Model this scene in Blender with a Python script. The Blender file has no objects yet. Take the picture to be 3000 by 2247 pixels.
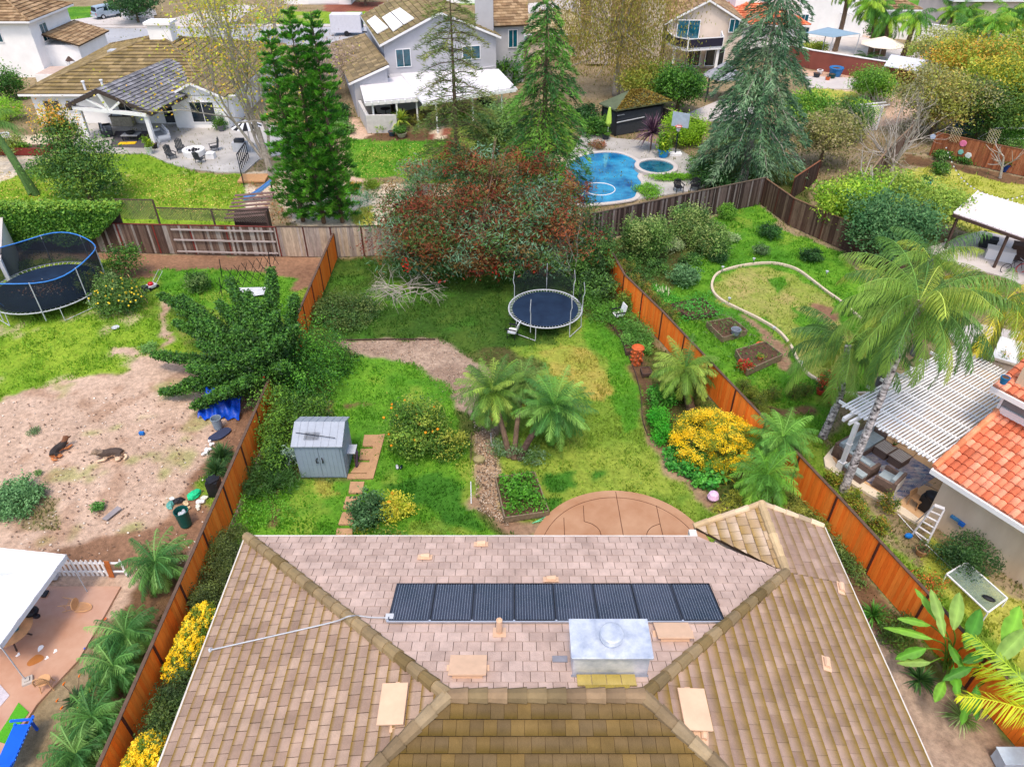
import bpy, math, random
import numpy as np
from mathutils import Vector, Matrix
D = bpy.data; S = bpy.context.scene; COL = S.collection
rad = math.radians; pi = math.pi
# ---------------------------------------------------------------- camera
cd = D.cameras.new('camera'); cam = D.objects.new('camera', cd); COL.objects.link(cam); S.camera = cam
PITCH = rad(37.4); H = 23.0
cam.location = (0, 0, H); cam.rotation_euler = (pi/2-PITCH, 0, 0)
cd.sensor_fit = 'HORIZONTAL'; cd.sensor_width = 36; cd.lens = 36*2125/3000; cd.clip_end = 3000; cd.clip_start = .1
# ---------------------------------------------------------------- light
SUN_EL, SUN_AZ = rad(66), rad(-172)      # azimuth from +Y towards +X
w = D.worlds.new('World'); S.world = w; w.use_nodes = True
nt = w.node_tree; sk = nt.nodes.new('ShaderNodeTexSky'); sk.sky_type = 'NISHITA'; sk.sun_disc = False
sk.sun_elevation = SUN_EL; sk.sun_rotation = SUN_AZ; sk.air_density = 1.0; sk.dust_density = 3.0; sk.ozone_density = .6
bg = nt.nodes['Background']; nt.links.new(sk.outputs[0], bg.inputs[0]); bg.inputs[1].default_value = .15
sl = D.lights.new('sun', 'SUN'); sl.energy = 1.15; sl.angle = rad(10); sl.color = (1, .87, .72)
so = D.objects.new('sun', sl); COL.objects.link(so)
sd = Vector((math.sin(SUN_AZ)*math.cos(SUN_EL), math.cos(SUN_AZ)*math.cos(SUN_EL), math.sin(SUN_EL)))
so.rotation_euler = sd.to_track_quat('Z', 'Y').to_euler(); so.location = (0, 0, 60)
vs = S.view_settings; vs.view_transform = 'Standard'; vs.look = 'None'; vs.gamma = 1; vs.exposure = .8
S.cycles.max_bounces = 5; S.cycles.diffuse_bounces = 3; S.cycles.transparent_max_bounces = 8
# ---------------------------------------------------------------- maths
F_ = 2125*2212/3000; SP, CP = math.sin(PITCH), math.cos(PITCH)
def ray(x, y):
    u = (x-1106)/F_; v = (y-828.4)/F_
    return Vector((u, CP-v*SP, -(SP+v*CP)))
def g(x, y, z=0.):                      # where the sight line of a photo point meets height z
    r = ray(x, y); t = (z-H)/r.z; return Vector((r.x*t, r.y*t, z))
def zt(x, y, Y):                        # point at depth Y
    r = ray(x, y); t = Y/r.y; return Vector((r.x*t, Y, H+r.z*t))
def hgt(xb, yb, xt, yt):
    return zt(xt, yt, g(xb, yb).y).z
def onpl(x, y, p, n):
    r = ray(x, y); o = Vector((0, 0, H)); t = (p-o).dot(n)/r.dot(n); return o+r*t
def V(*a): return Vector(a)
def lin(c): return c/12.92 if c <= .04045 else ((c+.055)/1.055)**2.4
def C(r, gg, b): return (lin(r/255), lin(gg/255), lin(b/255))
def smooth(pts, n=6, closed=False):     # Catmull-Rom
    P = [Vector(p) for p in pts]; out = []; N = len(P)
    rng_ = range(N) if closed else range(N-1)
    for i in rng_:
        if closed: a, b, c, d = P[i-1], P[i], P[(i+1) % N], P[(i+2) % N]
        else: a, b, c, d = P[max(i-1, 0)], P[i], P[i+1], P[min(i+2, N-1)]
        for k in range(n):
            t = k/n; out.append(.5*((2*b)+(c-a)*t+(2*a-5*b+4*c-d)*t*t+(3*b-a-3*c+d)*t**3))
    if not closed: out.append(P[-1])
    return out
def circ(c, r, n=24, ry=None, z=None):
    return [V(c[0]+r*math.cos(2*pi*i/n), c[1]+(ry or r)*math.sin(2*pi*i/n), c[2] if z is None else z) for i in range(n)]
# value noise
_rs = np.random.RandomState(7); _T = _rs.rand(256, 256)
def vn(x, y, s=1., o=0):
    x = np.asarray(x)/s+o*17.3; y = np.asarray(y)/s+o*9.1
    xi = np.floor(x).astype(int); yi = np.floor(y).astype(int); fx = x-xi; fy = y-yi
    fx = fx*fx*(3-2*fx); fy = fy*fy*(3-2*fy)
    a = _T[xi & 255, yi & 255]; b = _T[(xi+1) & 255, yi & 255]; c = _T[xi & 255, (yi+1) & 255]; d = _T[(xi+1) & 255, (yi+1) & 255]
    return (a*(1-fx)+b*fx)*(1-fy)+(c*(1-fx)+d*fx)*fy
def fbm(x, y, s, o=0): return (vn(x, y, s, o)*.5+vn(x, y, s/2, o+1)*.3+vn(x, y, s/4.1, o+2)*.2)
# ---------------------------------------------------------------- materials
MC = {}
def mat(name, col, rough=.8, var=.15, sc=3., bump=.0, bsc=None, metal=0, spec=.3, col2=None, alpha=None, attr=False, trans=0, stretch=None, detail=6):
    if name in MC: return MC[name]
    m = D.materials.new(name); m.use_nodes = True; n = m.node_tree; N = n.nodes; L = n.links
    b = N['Principled BSDF']; b.inputs['Roughness'].default_value = rough; b.inputs['Metallic'].default_value = metal
    b.inputs['Specular IOR Level'].default_value = spec
    tc = N.new('ShaderNodeTexCoord'); mp = N.new('ShaderNodeMapping'); L.new(tc.outputs['Object'], mp.inputs[0])
    if stretch: mp.inputs['Scale'].default_value = stretch
    no = N.new('ShaderNodeTexNoise'); no.inputs['Scale'].default_value = sc; no.inputs['Detail'].default_value = detail; no.inputs['Roughness'].default_value = .65
    L.new(mp.outputs[0], no.inputs['Vector'])
    cr = N.new('ShaderNodeValToRGB'); cr.color_ramp.elements[0].position = .32; cr.color_ramp.elements[1].position = .68
    L.new(no.outputs[0], cr.inputs[0])
    if attr:
        at = N.new('ShaderNodeAttribute'); at.attribute_name = 'Col'
        cr.color_ramp.elements[0].color = (1-var,)*3+(1,); cr.color_ramp.elements[1].color = (1+var,)*3+(1,)
        mx = N.new('ShaderNodeMix'); mx.data_type = 'RGBA'; mx.blend_type = 'MULTIPLY'; mx.inputs['Factor'].default_value = 1
        L.new(at.outputs['Color'], mx.inputs['A']); L.new(cr.outputs[0], mx.inputs['B']); out = mx.outputs['Result']
    else:
        c2 = col2 or tuple(min(1, c*(1+var)) for c in col); c1 = col if col2 else tuple(c*(1-var) for c in col)
        cr.color_ramp.elements[0].color = c1+(1,); cr.color_ramp.elements[1].color = c2+(1,); out = cr.outputs[0]
    L.new(out, b.inputs['Base Color'])
    if bump:
        n2 = N.new('ShaderNodeTexNoise'); n2.inputs['Scale'].default_value = bsc or sc*4; n2.inputs['Detail'].default_value = 5
        L.new(mp.outputs[0], n2.inputs['Vector'])
        bp = N.new('ShaderNodeBump'); bp.inputs['Strength'].default_value = bump; bp.inputs['Distance'].default_value = .05
        L.new(n2.outputs[0], bp.inputs['Height']); L.new(bp.outputs[0], b.inputs['Normal'])
    if trans:
        tr = N.new('ShaderNodeBsdfTranslucent'); L.new(out, tr.inputs[0]); ms = N.new('ShaderNodeMixShader'); ms.inputs[0].default_value = trans
        L.new(b.outputs[0], ms.inputs[1]); L.new(tr.outputs[0], ms.inputs[2]); L.new(ms.outputs[0], N['Material Output'].inputs[0])
    if alpha is not None: b.inputs['Alpha'].default_value = alpha
    MC[name] = m; return m
M_fol = mat('foliage', None, rough=.55, var=.12, sc=1.5, attr=True, trans=.28, spec=.35, detail=2)
M_ground = mat('ground_cover', None, rough=.95, var=.28, sc=5, attr=True, bump=.6, bsc=16, spec=.1)
M_tile = mat('roof_tile', None, rough=.85, var=.2, sc=1.6, detail=12, attr=True, bump=.25, bsc=30, spec=.2)
M_board = mat('weathered_boards', None, rough=.85, var=.26, sc=4, attr=True, stretch=(3, 3, .5), spec=.15)
M_orange = mat('orange_boards', None, rough=.8, var=.12, sc=4, attr=True, stretch=(3, 3, .5), spec=.15)
M_bark = mat('bark', C(112, 92, 76), var=.35, sc=6, bump=.6, stretch=(1, 1, .4))
M_barkg = mat('pale_bark', C(168, 160, 150), var=.3, sc=7, bump=.4)
M_white = mat('white_paint', C(236, 236, 238), var=.04, sc=1.2, rough=.7)
M_stucco = mat('white_stucco', C(242, 241, 240), var=.06, sc=.7, rough=.9, bump=.1, bsc=20)
M_greyst = mat('grey_stucco', C(184, 184, 190), var=.08, sc=.6, rough=.9, bump=.1, bsc=20)
M_beige = mat('beige_stucco', C(214, 198, 184), var=.1, sc=.6, rough=.9, bump=.1, bsc=20)
M_glass = mat('window_glass', C(24, 84, 100), var=.5, sc=1.5, rough=.08, spec=.8)
M_darkg = mat('dark_glass', C(20, 34, 44), var=.4, sc=1.2, rough=.06, spec=.8)
M_black = mat('black_metal', C(30, 31, 36), var=.2, rough=.5)
M_steel = mat('galvanised_steel', C(190, 196, 202), var=.12, sc=5, rough=.4, metal=.7)
M_steelp = mat('grey_painted_steel', C(186, 190, 196), var=.1, rough=.5)
M_conc = mat('concrete', C(186, 178, 170), var=.13, sc=.8, rough=.85, bump=.1, bsc=20)
M_concd = mat('wet_concrete', C(160, 156, 150), col2=C(198, 194, 190), sc=.35, rough=.35, bump=.05, bsc=15)
M_dwood = mat('dark_wood', C(84, 66, 60), var=.3, sc=8, bump=.3)
M_wood = mat('tan_wood', C(196, 150, 106), var=.15, sc=8)
M_terra = mat('terracotta', C(196, 96, 52), var=.2, sc=8)
M_soil = mat('soil', C(92, 68, 52), var=.4, sc=7, bump=.8)
M_bluep = mat('blue_plastic', C(20, 96, 226), var=.08, rough=.4)
M_charc = mat('charcoal_wood', C(56, 60, 66), var=.2, sc=6)
M_redw = mat('red_stained_wood', C(128, 52, 46), var=.2, sc=6)
M_fabg = mat('grey_fabric', C(150, 154, 160), var=.1, sc=5)
# ---------------------------------------------------------------- mesh helpers
class MB:
    def __init__(s): s.v = []; s.f = []; s.c = []
    def add(s, vs, fs, c=None):
        o = len(s.v); s.v += [tuple(p) for p in vs]; s.f += [tuple(i+o for i in f) for f in fs]
        if c is not None:
            s.c += (list(c) if isinstance(c, list) else [c]*len(vs))
        return s
    def box(s, c, d, rz=0, M=None, col=None):
        x, y, z = d[0]/2, d[1]/2, d[2]/2
        P = [V(a*x, b*y, e*z) for e in (-1, 1) for a, b in ((-1, -1), (1, -1), (1, 1), (-1, 1))]
        if M is None: M = Matrix.Rotation(rz, 3, 'Z')
        P = [M @ p+Vector(c) for p in P]
        return s.add(P, [(3, 2, 1, 0), (4, 5, 6, 7), (0, 1, 5, 4), (1, 2, 6, 5), (2, 3, 7, 6), (3, 0, 4, 7)], col)
    def beam(s, a, b, wd, th=None, col=None, up=None):
        a = Vector(a); b = Vector(b); d = b-a; l = d.length
        if l < 1e-5: return s
        d.normalize(); u = Vector(up) if up else V(0, 0, 1)
        if abs(d.dot(u)) > .98: u = V(1, 0, 0)
        x = d.cross(u).normalized(); y = x.cross(d)
        M = Matrix((d, x, y)).transposed()
        return s.box((a+b)/2, (l, wd, th or wd), M=M, col=col)
    def tube(s, pts, rs, n=7, cap=True, col=None):
        P = [Vector(p) for p in pts]; rs = rs if hasattr(rs, '__len__') else [rs]*len(P)
        vs = []; fs = []; pu = None
        for i, p in enumerate(P):
            d = (P[min(i+1, len(P)-1)]-P[max(i-1, 0)]).normalized()
            if pu is None:
                pu = V(0, 0, 1) if abs(d.z) < .9 else V(1, 0, 0)
            x = d.cross(pu)
            if x.length < 1e-4: x = d.orthogonal()
            x.normalize(); y = x.cross(d); pu = y
            for k in range(n):
                a = 2*pi*k/n; vs.append(p+(x*math.cos(a)+y*math.sin(a))*rs[i])
        for i in range(len(P)-1):
            for k in range(n):
                fs.append((i*n+k, i*n+(k+1) % n, (i+1)*n+(k+1) % n, (i+1)*n+k))
        if cap: fs += [tuple(range(n))[::-1], tuple((len(P)-1)*n+k for k in range(n))]
        return s.add(vs, fs, col)
    def lathe(s, c, prof, n=16, col=None, M=None):
        vs = []; fs = []
        for r, z in prof:
            for k in range(n):
                a = 2*pi*k/n; p = V(r*math.cos(a), r*math.sin(a), z)
                vs.append((M @ p if M else p)+Vector(c))
        for i in range(len(prof)-1):
            for k in range(n): fs.append((i*n+k, i*n+(k+1) % n, (i+1)*n+(k+1) % n, (i+1)*n+k))
        if prof[0][0] > 0: fs.append(tuple(range(n))[::-1])
        if prof[-1][0] > 0: fs.append(tuple((len(prof)-1)*n+k for k in range(n)))
        return s.add(vs, fs, col)
    def prism(s, pts, z0, z1, col=None):
        n = len(pts); A = [V(p[0], p[1], z0) for p in pts]; B = [V(p[0], p[1], z1) for p in pts]
        a = sum(pts[i][0]*pts[(i+1) % n][1]-pts[(i+1) % n][0]*pts[i][1] for i in range(n))
        fs = [tuple(range(n))[::-1], tuple(range(n, 2*n))]+[(i, (i+1) % n, (i+1) % n+n, i+n) for i in range(n)]
        if a < 0: fs = [f[::-1] for f in fs]
        return s.add(A+B, fs, col)
    def slab(s, pts, off, col=None):     # polygon in space extruded along off
        n = len(pts); A = [Vector(p) for p in pts]; B = [p+Vector(off) for p in A]
        fs = [tuple(range(n)), tuple(range(n, 2*n))[::-1]]+[(i, i+n, (i+1) % n+n, (i+1) % n) for i in range(n)]
        return s.add(A+B, fs, col)
    def ball(s, c, r, n=10, m=6, col=None, M=None):
        r = Vector(r) if hasattr(r, '__len__') else V(r, r, r); vs = []; fs = []
        for i in range(m+1):
            a = -pi/2+pi*i/m
            for k in range(n):
                b = 2*pi*k/n; p = V(math.cos(a)*math.cos(b)*r.x, math.cos(a)*math.sin(b)*r.y, math.sin(a)*r.z)
                vs.append((M @ p if M else p)+Vector(c))
        for i in range(m):
            for k in range(n): fs.append((i*n+k, i*n+(k+1) % n, (i+1)*n+(k+1) % n, (i+1)*n+k))
        return s.add(vs, fs, col)
    def build(s, name, m, parent=None, W=True, sm=False, label=None):
        me = D.meshes.new(name); me.from_pydata(s.v, [], s.f); me.materials.append(m)
        if s.c:
            a = me.color_attributes.new('Col', 'FLOAT_COLOR', 'POINT')
            arr = np.ones((len(s.v), 4), 'f'); arr[:, :3] = np.array(s.c, 'f'); a.data.foreach_set('color', arr.ravel())
        if sm: me.polygons.foreach_set('use_smooth', [True]*len(me.polygons))
        me.update(); return link(name, me, parent, W, label)
def link(name, me, parent=None, W=True, label=None):
    o = D.objects.new(name, me); COL.objects.link(o)
    if parent:
        o.parent = parent
        if W:
            q = parent; l = V(0, 0, 0)
            while q: l += q.location; q = q.parent
            o.location = -l
    if label: o['label'] = label
    return o
def tag(o, label, cat, group=None, kind=None):
    if label: o['label'] = label
    if cat: o['category'] = cat
    if group: o['group'] = group
    if kind: o['kind'] = kind
    return o
def T(name, label, cat, loc=(0, 0, 0), rz=0, group=None):
    o = D.objects.new(name, None); COL.objects.link(o); o.location = loc; o.rotation_euler = (0, 0, rz); o.empty_display_size = .2
    return tag(o, label, cat, group)
def struct(o): o['kind'] = 'structure'; return o
KIDS = {}
def copyt(o, loc=None, rz=None, label=None, group=None, sc=None, parent=None):
    c = o.copy(); COL.objects.link(c)
    if parent: c.parent = parent
    for ch in [q for q in COL.objects if q.parent == o]: copyt(ch, parent=c)
    if loc is not None: c.location = loc
    if rz is not None: c.rotation_euler = (c.rotation_euler[0], c.rotation_euler[1], rz)
    if sc is not None: c.scale = (sc,)*3
    if label: c['label'] = label
    if group: c['group'] = group
    return c
def window(par, c, ux, wd, ht, nrm, fw=.07, mull=1, pane=None, fm=None):
    c = Vector(c); ux = Vector(ux).normalized(); nrm = Vector(nrm).normalized(); uz = V(0, 0, 1)
    M = Matrix((ux, nrm, uz)).transposed(); b = MB()
    for sx in (-1, 1): b.box(c+ux*sx*(wd/2), (fw, .1, ht+fw), M=M)
    for sz in (-1, 1): b.box(c+uz*sz*(ht/2), (wd-fw, .1, fw), M=M)
    for i in range(mull): b.box(c+ux*(wd*((i+1)/(mull+1)-.5)), (fw*.7, .08, ht-fw), M=M)
    fr = b.build('window', fm or M_white, par)
    p = MB(); p.box(c, (wd-fw, .03, ht-fw), M=M); p.build('pane', pane or M_glass, fr)
    return fr
# ---------------------------------------------------------------- foliage
def nrm(a): return a/np.maximum(np.linalg.norm(a, axis=-1, keepdims=True), 1e-9)
def quads(P, size, rs, asp=.55, up=.4, dirs=None, curl=0):
    P = np.asarray(P, float); N = len(P); n = rs.normal(size=(N, 3)); n[:, 2] = np.abs(n[:, 2])+up; n = nrm(n)
    if dirs is None: t = nrm(np.cross(rs.normal(size=(N, 3)), n))
    else: t = nrm(np.asarray(dirs, float)+rs.normal(size=(N, 3))*curl)
    b = nrm(np.cross(n, t)); s = (size*(.6+.8*rs.rand(N)))[:, None]
    return np.stack([P-t*s/2, P+b*s*asp/2, P+t*s/2, P-b*s*asp/2], 1)
def fol(name, Q, K, parent=None, m=None, W=True):
    Q = np.concatenate(Q) if isinstance(Q, list) else Q; K = np.concatenate(K) if isinstance(K, list) else K
    n = len(Q); k = Q.shape[1]; me = D.meshes.new(name); me.vertices.add(n*k); me.vertices.foreach_set('co', Q.reshape(-1).astype('f'))
    me.loops.add(n*k); me.loops.foreach_set('vertex_index', np.arange(n*k, dtype='i'))
    me.polygons.add(n); me.polygons.foreach_set('loop_start', np.arange(0, n*k, k, dtype='i'))
    try: me.polygons.foreach_set('loop_total', np.full(n, k, dtype='i'))
    except Exception: pass
    a = me.color_attributes.new('Col', 'FLOAT_COLOR', 'POINT'); c = np.ones((n, k, 4), 'f'); c[:, :, :3] = K[:, None, :]
    a.data.foreach_set('color', c.ravel()); me.materials.append(m or M_fol); me.update(calc_edges=True)
    return link(name, me, parent, W)
GAIN = [1.]
def cols(rs, n, pal, jit=.15, w=None):
    pal = np.array(pal); i = rs.choice(len(pal), n, p=w); return GAIN[0]* pal[i]*(1+rs.normal(size=(n, 1))*jit).clip(.4, 1.7)
def crown(rs, blobs, n, leaf, pal, clump=.2, nclump=30, asp=.5, up=.4, flat=1., w=None, jit=.13, hollow=.55, dirs=None, rn=.12):
    Q = []; K = []; vol = [b[3]*b[4]*b[5] for b in blobs]; sv = sum(v**.7 for v in vol)
    for b, vv in zip(blobs, vol):
        m = max(40, int(n*vv**.7/sv)); nc = max(6, int(nclump*vv**.7/sv*len(blobs)))
        d = nrm(rs.normal(size=(nc, 3))); r = hollow+(1-hollow)*rs.rand(nc, 1)**.6
        cc = d*r*(1+rn*rs.normal(size=(nc, 1))); kc = cols(rs, nc, pal, jit, w)
        i = rs.randint(nc, size=m); off = rs.normal(size=(m, 3))*clump*1.3; off[:, 2] *= flat
        p = cc[i]+off; P = np.array(b[:3])+p*np.array(b[3:6]); P[:, 2] = np.maximum(P[:, 2], .03)
        Q.append(quads(P, leaf, rs, asp, up, dirs=None if dirs is None else np.tile(np.array(dirs), (m, 1))+off*.0+rs.normal(size=(m, 3))*.35))
        K.append(kc[i]*(1+.1*rs.normal(size=(m, 1))).clip(.5, 1.6))
    return np.concatenate(Q), np.concatenate(K)
GRN = [C(72, 120, 40), C(96, 142, 46), C(52, 96, 36)]
DGRN = [C(44, 84, 40), C(60, 104, 48), C(34, 66, 32)]
LIME = [C(128, 168, 36), C(160, 186, 48), C(96, 144, 40)]
SEED = [100]
def rsn(): SEED[0] += 1; return np.random.RandomState(SEED[0])
def branchy(mb, rs, p, d, L, r, depth, tips, spread=.6, n=5, grav=.0, kink=.15, kids=3):
    p = Vector(p); d = Vector(d).normalized(); pts = [p]; seg = 4
    for i in range(seg):
        d = (d+Vector(rs.normal(size=3)*kink)+V(0, 0, grav)).normalized(); pts.append(pts[-1]+d*L/seg)
    mb.tube(pts, [r*(1-.5*i/seg) for i in range(seg+1)], n, cap=False)
    if depth == 0: tips.append(tuple(pts[-1])); tips.append(tuple(pts[2])); return
    for k in range(kids):
        q = pts[rs.randint(1, seg)] if k < kids-1 else pts[-1]
        nd = (d+Vector(rs.normal(size=3)*spread)).normalized()
        branchy(mb, rs, q, nd, L*(.6+.25*rs.rand()), r*.5, depth-1, tips, spread, max(3, n-1), grav, kink, kids)
def bush(label, x, y, rx, h, pal=GRN, n=1500, leaf=.1, name='shrub', cat='shrub', group=None, ry=None, fruit=None, nf=0, up=.4, asp=.5, world=None, lobes=5, z=0, w=None, clump=.2, fs=.09):
    rs = rsn(); p = Vector(world) if world else g(x, y); ry = ry or rx; r0 = T(name, label, cat, (p.x, p.y, z), group=group)
    B = [(0, 0, h*.5, rx*.8, ry*.8, h*.5)]
    for i in range(lobes):
        a = 2*pi*(i+rs.rand()*.6)/max(lobes, 1); B.append((math.cos(a)*rx*.5, math.sin(a)*ry*.5, h*(.4+.25*rs.rand()), rx*.5, ry*.5, h*.38))
    Q, K = crown(rs, B, n, leaf, pal, nclump=16, up=up, asp=asp, w=w, clump=clump)
    fol('foliage', Q, K, r0, W=False)
    if fruit:
        fm = None
        for i in range(nf):
            b = B[rs.randint(len(B))]; d = nrm(rs.normal(size=3)); d[2] = abs(d[2])*.8
            o = link('fruit', fm, r0, False) if fm else MB().ball((0, 0, 0), fs, 8, 5).build('fruit', fruit, r0, W=False, sm=True); fm = o.data
            o.location = (b[0]+d[0]*b[3]*1.05, b[1]+d[1]*b[4]*1.05, b[2]+d[2]*b[5]*1.05)
    m = MB()
    for i in range(3): m.tube([(0, 0, 0), (rs.normal()*rx*.2, rs.normal()*ry*.2, h*.6)], [.05+.02*rx, .02], 5)
    m.build('stem', M_bark, r0, W=False); return r0
def tree(label, base, h, blobs, pal, n=12000, leaf=.16, trunk=.18, group=None, name='leafy_tree', cat='tree', bark=None, lean=(0, 0), nclump=45, w=None, asp=.5, up=.4, clump=.2, jit=.13, extra=None, hollow=.55, dirs=None):
    """blobs relative to base"""
    rs = rsn(); r0 = T(name, label, cat, base, group=group); m = MB()
    top = V(lean[0], lean[1], h*.62); m.tube(smooth([V(0, 0, -.1), V(lean[0]*.3, lean[1]*.3, h*.3), top]), [trunk*(1.25-.08*i) for i in range(13)], 8)
    for b in blobs:
        c = V(*b[:3])
        for k in range(3):
            e = c+Vector(rs.normal(size=3)*.45)*b[3]; s0 = V(lean[0]*.5, lean[1]*.5, h*(.3+.2*rs.rand()))
            m.tube(smooth([s0, (s0+e)/2+V(0, 0, -.2), e], 3), [trunk*.5, trunk*.4, trunk*.3, trunk*.22, trunk*.15, trunk*.1, trunk*.05], 5)
    m.build('trunk', bark or M_bark, r0, W=False, sm=True)
    Q, K = crown(rs, blobs, n, leaf, pal, nclump=nclump, w=w, asp=asp, up=up, clump=clump, jit=jit, hollow=hollow, dirs=dirs)
    if extra is not None: Q = np.concatenate([Q, extra[0]]); K = np.concatenate([K, extra[1]])
    fol('crown', Q, K, r0, W=False); return r0
def frond(rs, base, az, el, L, droop, leaf, n, pal, wd=.035, fall=.5, w=None):
    m = 9; t = np.linspace(0, 1, m); e = el-droop*t**1.2; st = L/(m-1)
    dx = np.cos(e)*math.cos(az); dy = np.cos(e)*math.sin(az); dz = np.sin(e)
    P = np.zeros((m, 3)); P[0] = base
    for i in range(1, m): P[i] = P[i-1]+st*np.array([dx[i-1], dy[i-1], dz[i-1]])
    tt = np.sort(np.clip(np.linspace(.12, 1, n)+rs.normal(size=n)*.006, .1, 1)); idx = tt*(m-1); i0 = np.minimum(idx.astype(int), m-2); fr = (idx-i0)[:, None]
    pos = P[i0]*(1-fr)+P[i0+1]*fr; tan = nrm(P[i0+1]-P[i0]); side = np.array([-math.sin(az), math.cos(az), 0.])
    Q = []; c = cols(rs, 1, pal, .12, w)[0]; K = []
    for s in (-1, 1):
        ln = (leaf*np.sqrt(np.sin(pi*np.clip(tt*.88+.1, 0, 1)))*(.85+.3*rs.rand(n)))[:, None]
        d = nrm(side*s*.85+tan*.65+np.array([0, 0, -fall])*(.5+rs.rand(n, 1))+rs.normal(size=(n, 3))*.1)
        d2 = nrm(d+np.array([0, 0, -fall*1.1]))
        nn = nrm(np.cross(d, tan)); b = nrm(np.cross(nn, d))*wd/2
        mid = pos+d*ln*.5; end = mid+d2*ln*.5
        Q.append(np.stack([pos-b*.5, pos+b*.5, mid+b, mid-b], 1)); Q.append(np.stack([mid-b, mid+b, end+b*.1, end-b*.1], 1))
        kk = c*(1+.12*rs.normal(size=(n, 1))).clip(.6, 1.5); K += [kk, kk]
    b = side*.02; Q.append(np.stack([P[:-1]-b, P[:-1]+b, P[1:]+b*.7, P[1:]-b*.7], 1)); K.append(np.tile(c*1.15, (m-1, 1)))
    return np.concatenate(Q), np.concatenate(K)
def palm(label, base, top, nf=26, L=1.5, leaf=.35, n=32, pal=None, trunk=.13, group=None, bark=None, name='palm_tree', boots=0, el=(1.2, -.6), droop=1.4, wd=.024, fall=.4, dead=0, shag=0, w=None):
    rs = rsn(); base = Vector(base); top = Vector(top)-base; r0 = T(name, label, 'palm tree', base, group=group); m = MB()
    mid = top*.5+V(rs.normal()*.1, 0, 0)+V(-top.x*.15, -top.y*.15, 0)
    pts = smooth([V(0, 0, -.05), mid, top], 10); kk = len(pts)
    rr = [trunk*(1.35-.5*(i/kk)**.5)*(1+.07*(i % 2)) for i in range(kk)]
    m.tube(pts, rr, 9); m.build('trunk', bark or M_bark, r0, W=False)
    if boots:
        b = MB(); L0 = boots; d = (pts[-1]-pts[-4]).normalized()
        for i in range(40):
            a = rs.rand()*6.28; s = rs.rand()*L0; p = top-d*s; q = V(math.cos(a), math.sin(a), 0)*trunk*(1.1+.5*rs.rand())
            b.beam(p+q*.6-V(0, 0, .12), p+q*1.5+V(0, 0, .3), .1, .03)
        b.build('leaf_base', mat('palm_boots', C(150, 116, 96), col2=C(196, 180, 170), sc=9), r0, W=False)
    Q = []; K = []; pal = pal or GRN
    for i in range(nf):
        f = i/nf; e = el[0]+(el[1]-el[0])*f+rs.normal()*.1; az = i*2.4+rs.normal()*.2
        q, k = frond(rs, np.array(top), az, e, L*(.8+.3*rs.rand()), droop*(.8+.4*rs.rand()), leaf, n, pal, wd, fall, w)
        Q.append(q); K.append(k)
    for i in range(dead):
        q, k = frond(rs, np.array(top)-np.array([0, 0, .1]), i*2.1+rs.rand(), -.5, L*.7, .9, leaf*.9, n//2, [C(196, 146, 60), C(170, 120, 60)], wd, .8); Q.append(q); K.append(k)
    fol('crown', Q, K, r0, W=False); return r0
def conifer(label, base, h, r, pal, whorl=.55, nb=7, per=60, leaf=.28, tip=.25, sag=.25, width=.3, low=.1, kind='pine_tree', sparse=1., shape=.8, trunk=.18, droop=.2, asp=.12, upq=.2, lean=(0, 0), bark=None):
    rs = rsn(); r0 = T(kind, label, 'tree', base); m = MB(); LX, LY = lean
    ax = lambda z: V(LX*z/h, LY*z/h, z)
    m.tube([ax(h*i/8) for i in range(9)], [trunk*(1.1-i/8) for i in range(9)], 7)
    Q = []; K = []; z = h*low
    while z < h-.1:
        f = (z-h*low)/(h*(1-low)); R = r*((1-f)**shape)*(.25+.75*min(1, f*6+.5))+tip; a0 = rs.rand()*6.28
        for i in range(nb):
            if rs.rand() > sparse: continue
            a = a0+2*pi*i/nb+rs.normal()*.15; L = R*(.75+.35*rs.rand()); d = np.array([math.cos(a), math.sin(a), 0]); s = np.array([-math.sin(a), math.cos(a), 0])
            o = np.array(ax(z+rs.normal()*whorl*.25)); t = np.linspace(0, 1, 4); bp = [Vector(o+d*L*q+np.array([0, 0, (sag*q-(sag+droop)*q*q*.9)*L])) for q in t]
            m.tube(bp, [trunk*.22*(1-f*.6), trunk*.16, trunk*.1, .008], 4, cap=False)
            k = max(8, int(per*L/r)); q = .12+.88*rs.rand(k)**.75; lat = rs.normal(size=k)*width*L*(1.15-q)*(q > .1)
            P = o+d*(L*q)[:, None]+s*lat[:, None]; P[:, 2] += (sag*q-(sag+droop)*q*q*.9)*L+rs.normal(size=k)*.05*L-np.abs(lat)*droop*.6
            dd = d*1.+s*(np.sign(lat)*.7)[:, None]+np.array([0, 0, upq]); Q.append(quads(P, leaf, rs, asp, .5, dd, .35))
            K.append(cols(rs, 1, pal, .16)[0]*(1+.14*rs.normal(size=(k, 1))).clip(.6, 1.5))
        z += whorl*(.85+.3*rs.rand())
    m.build('trunk', bark or M_bark, r0, W=False); fol('crown', Q, K, r0, W=False); return r0
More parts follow.
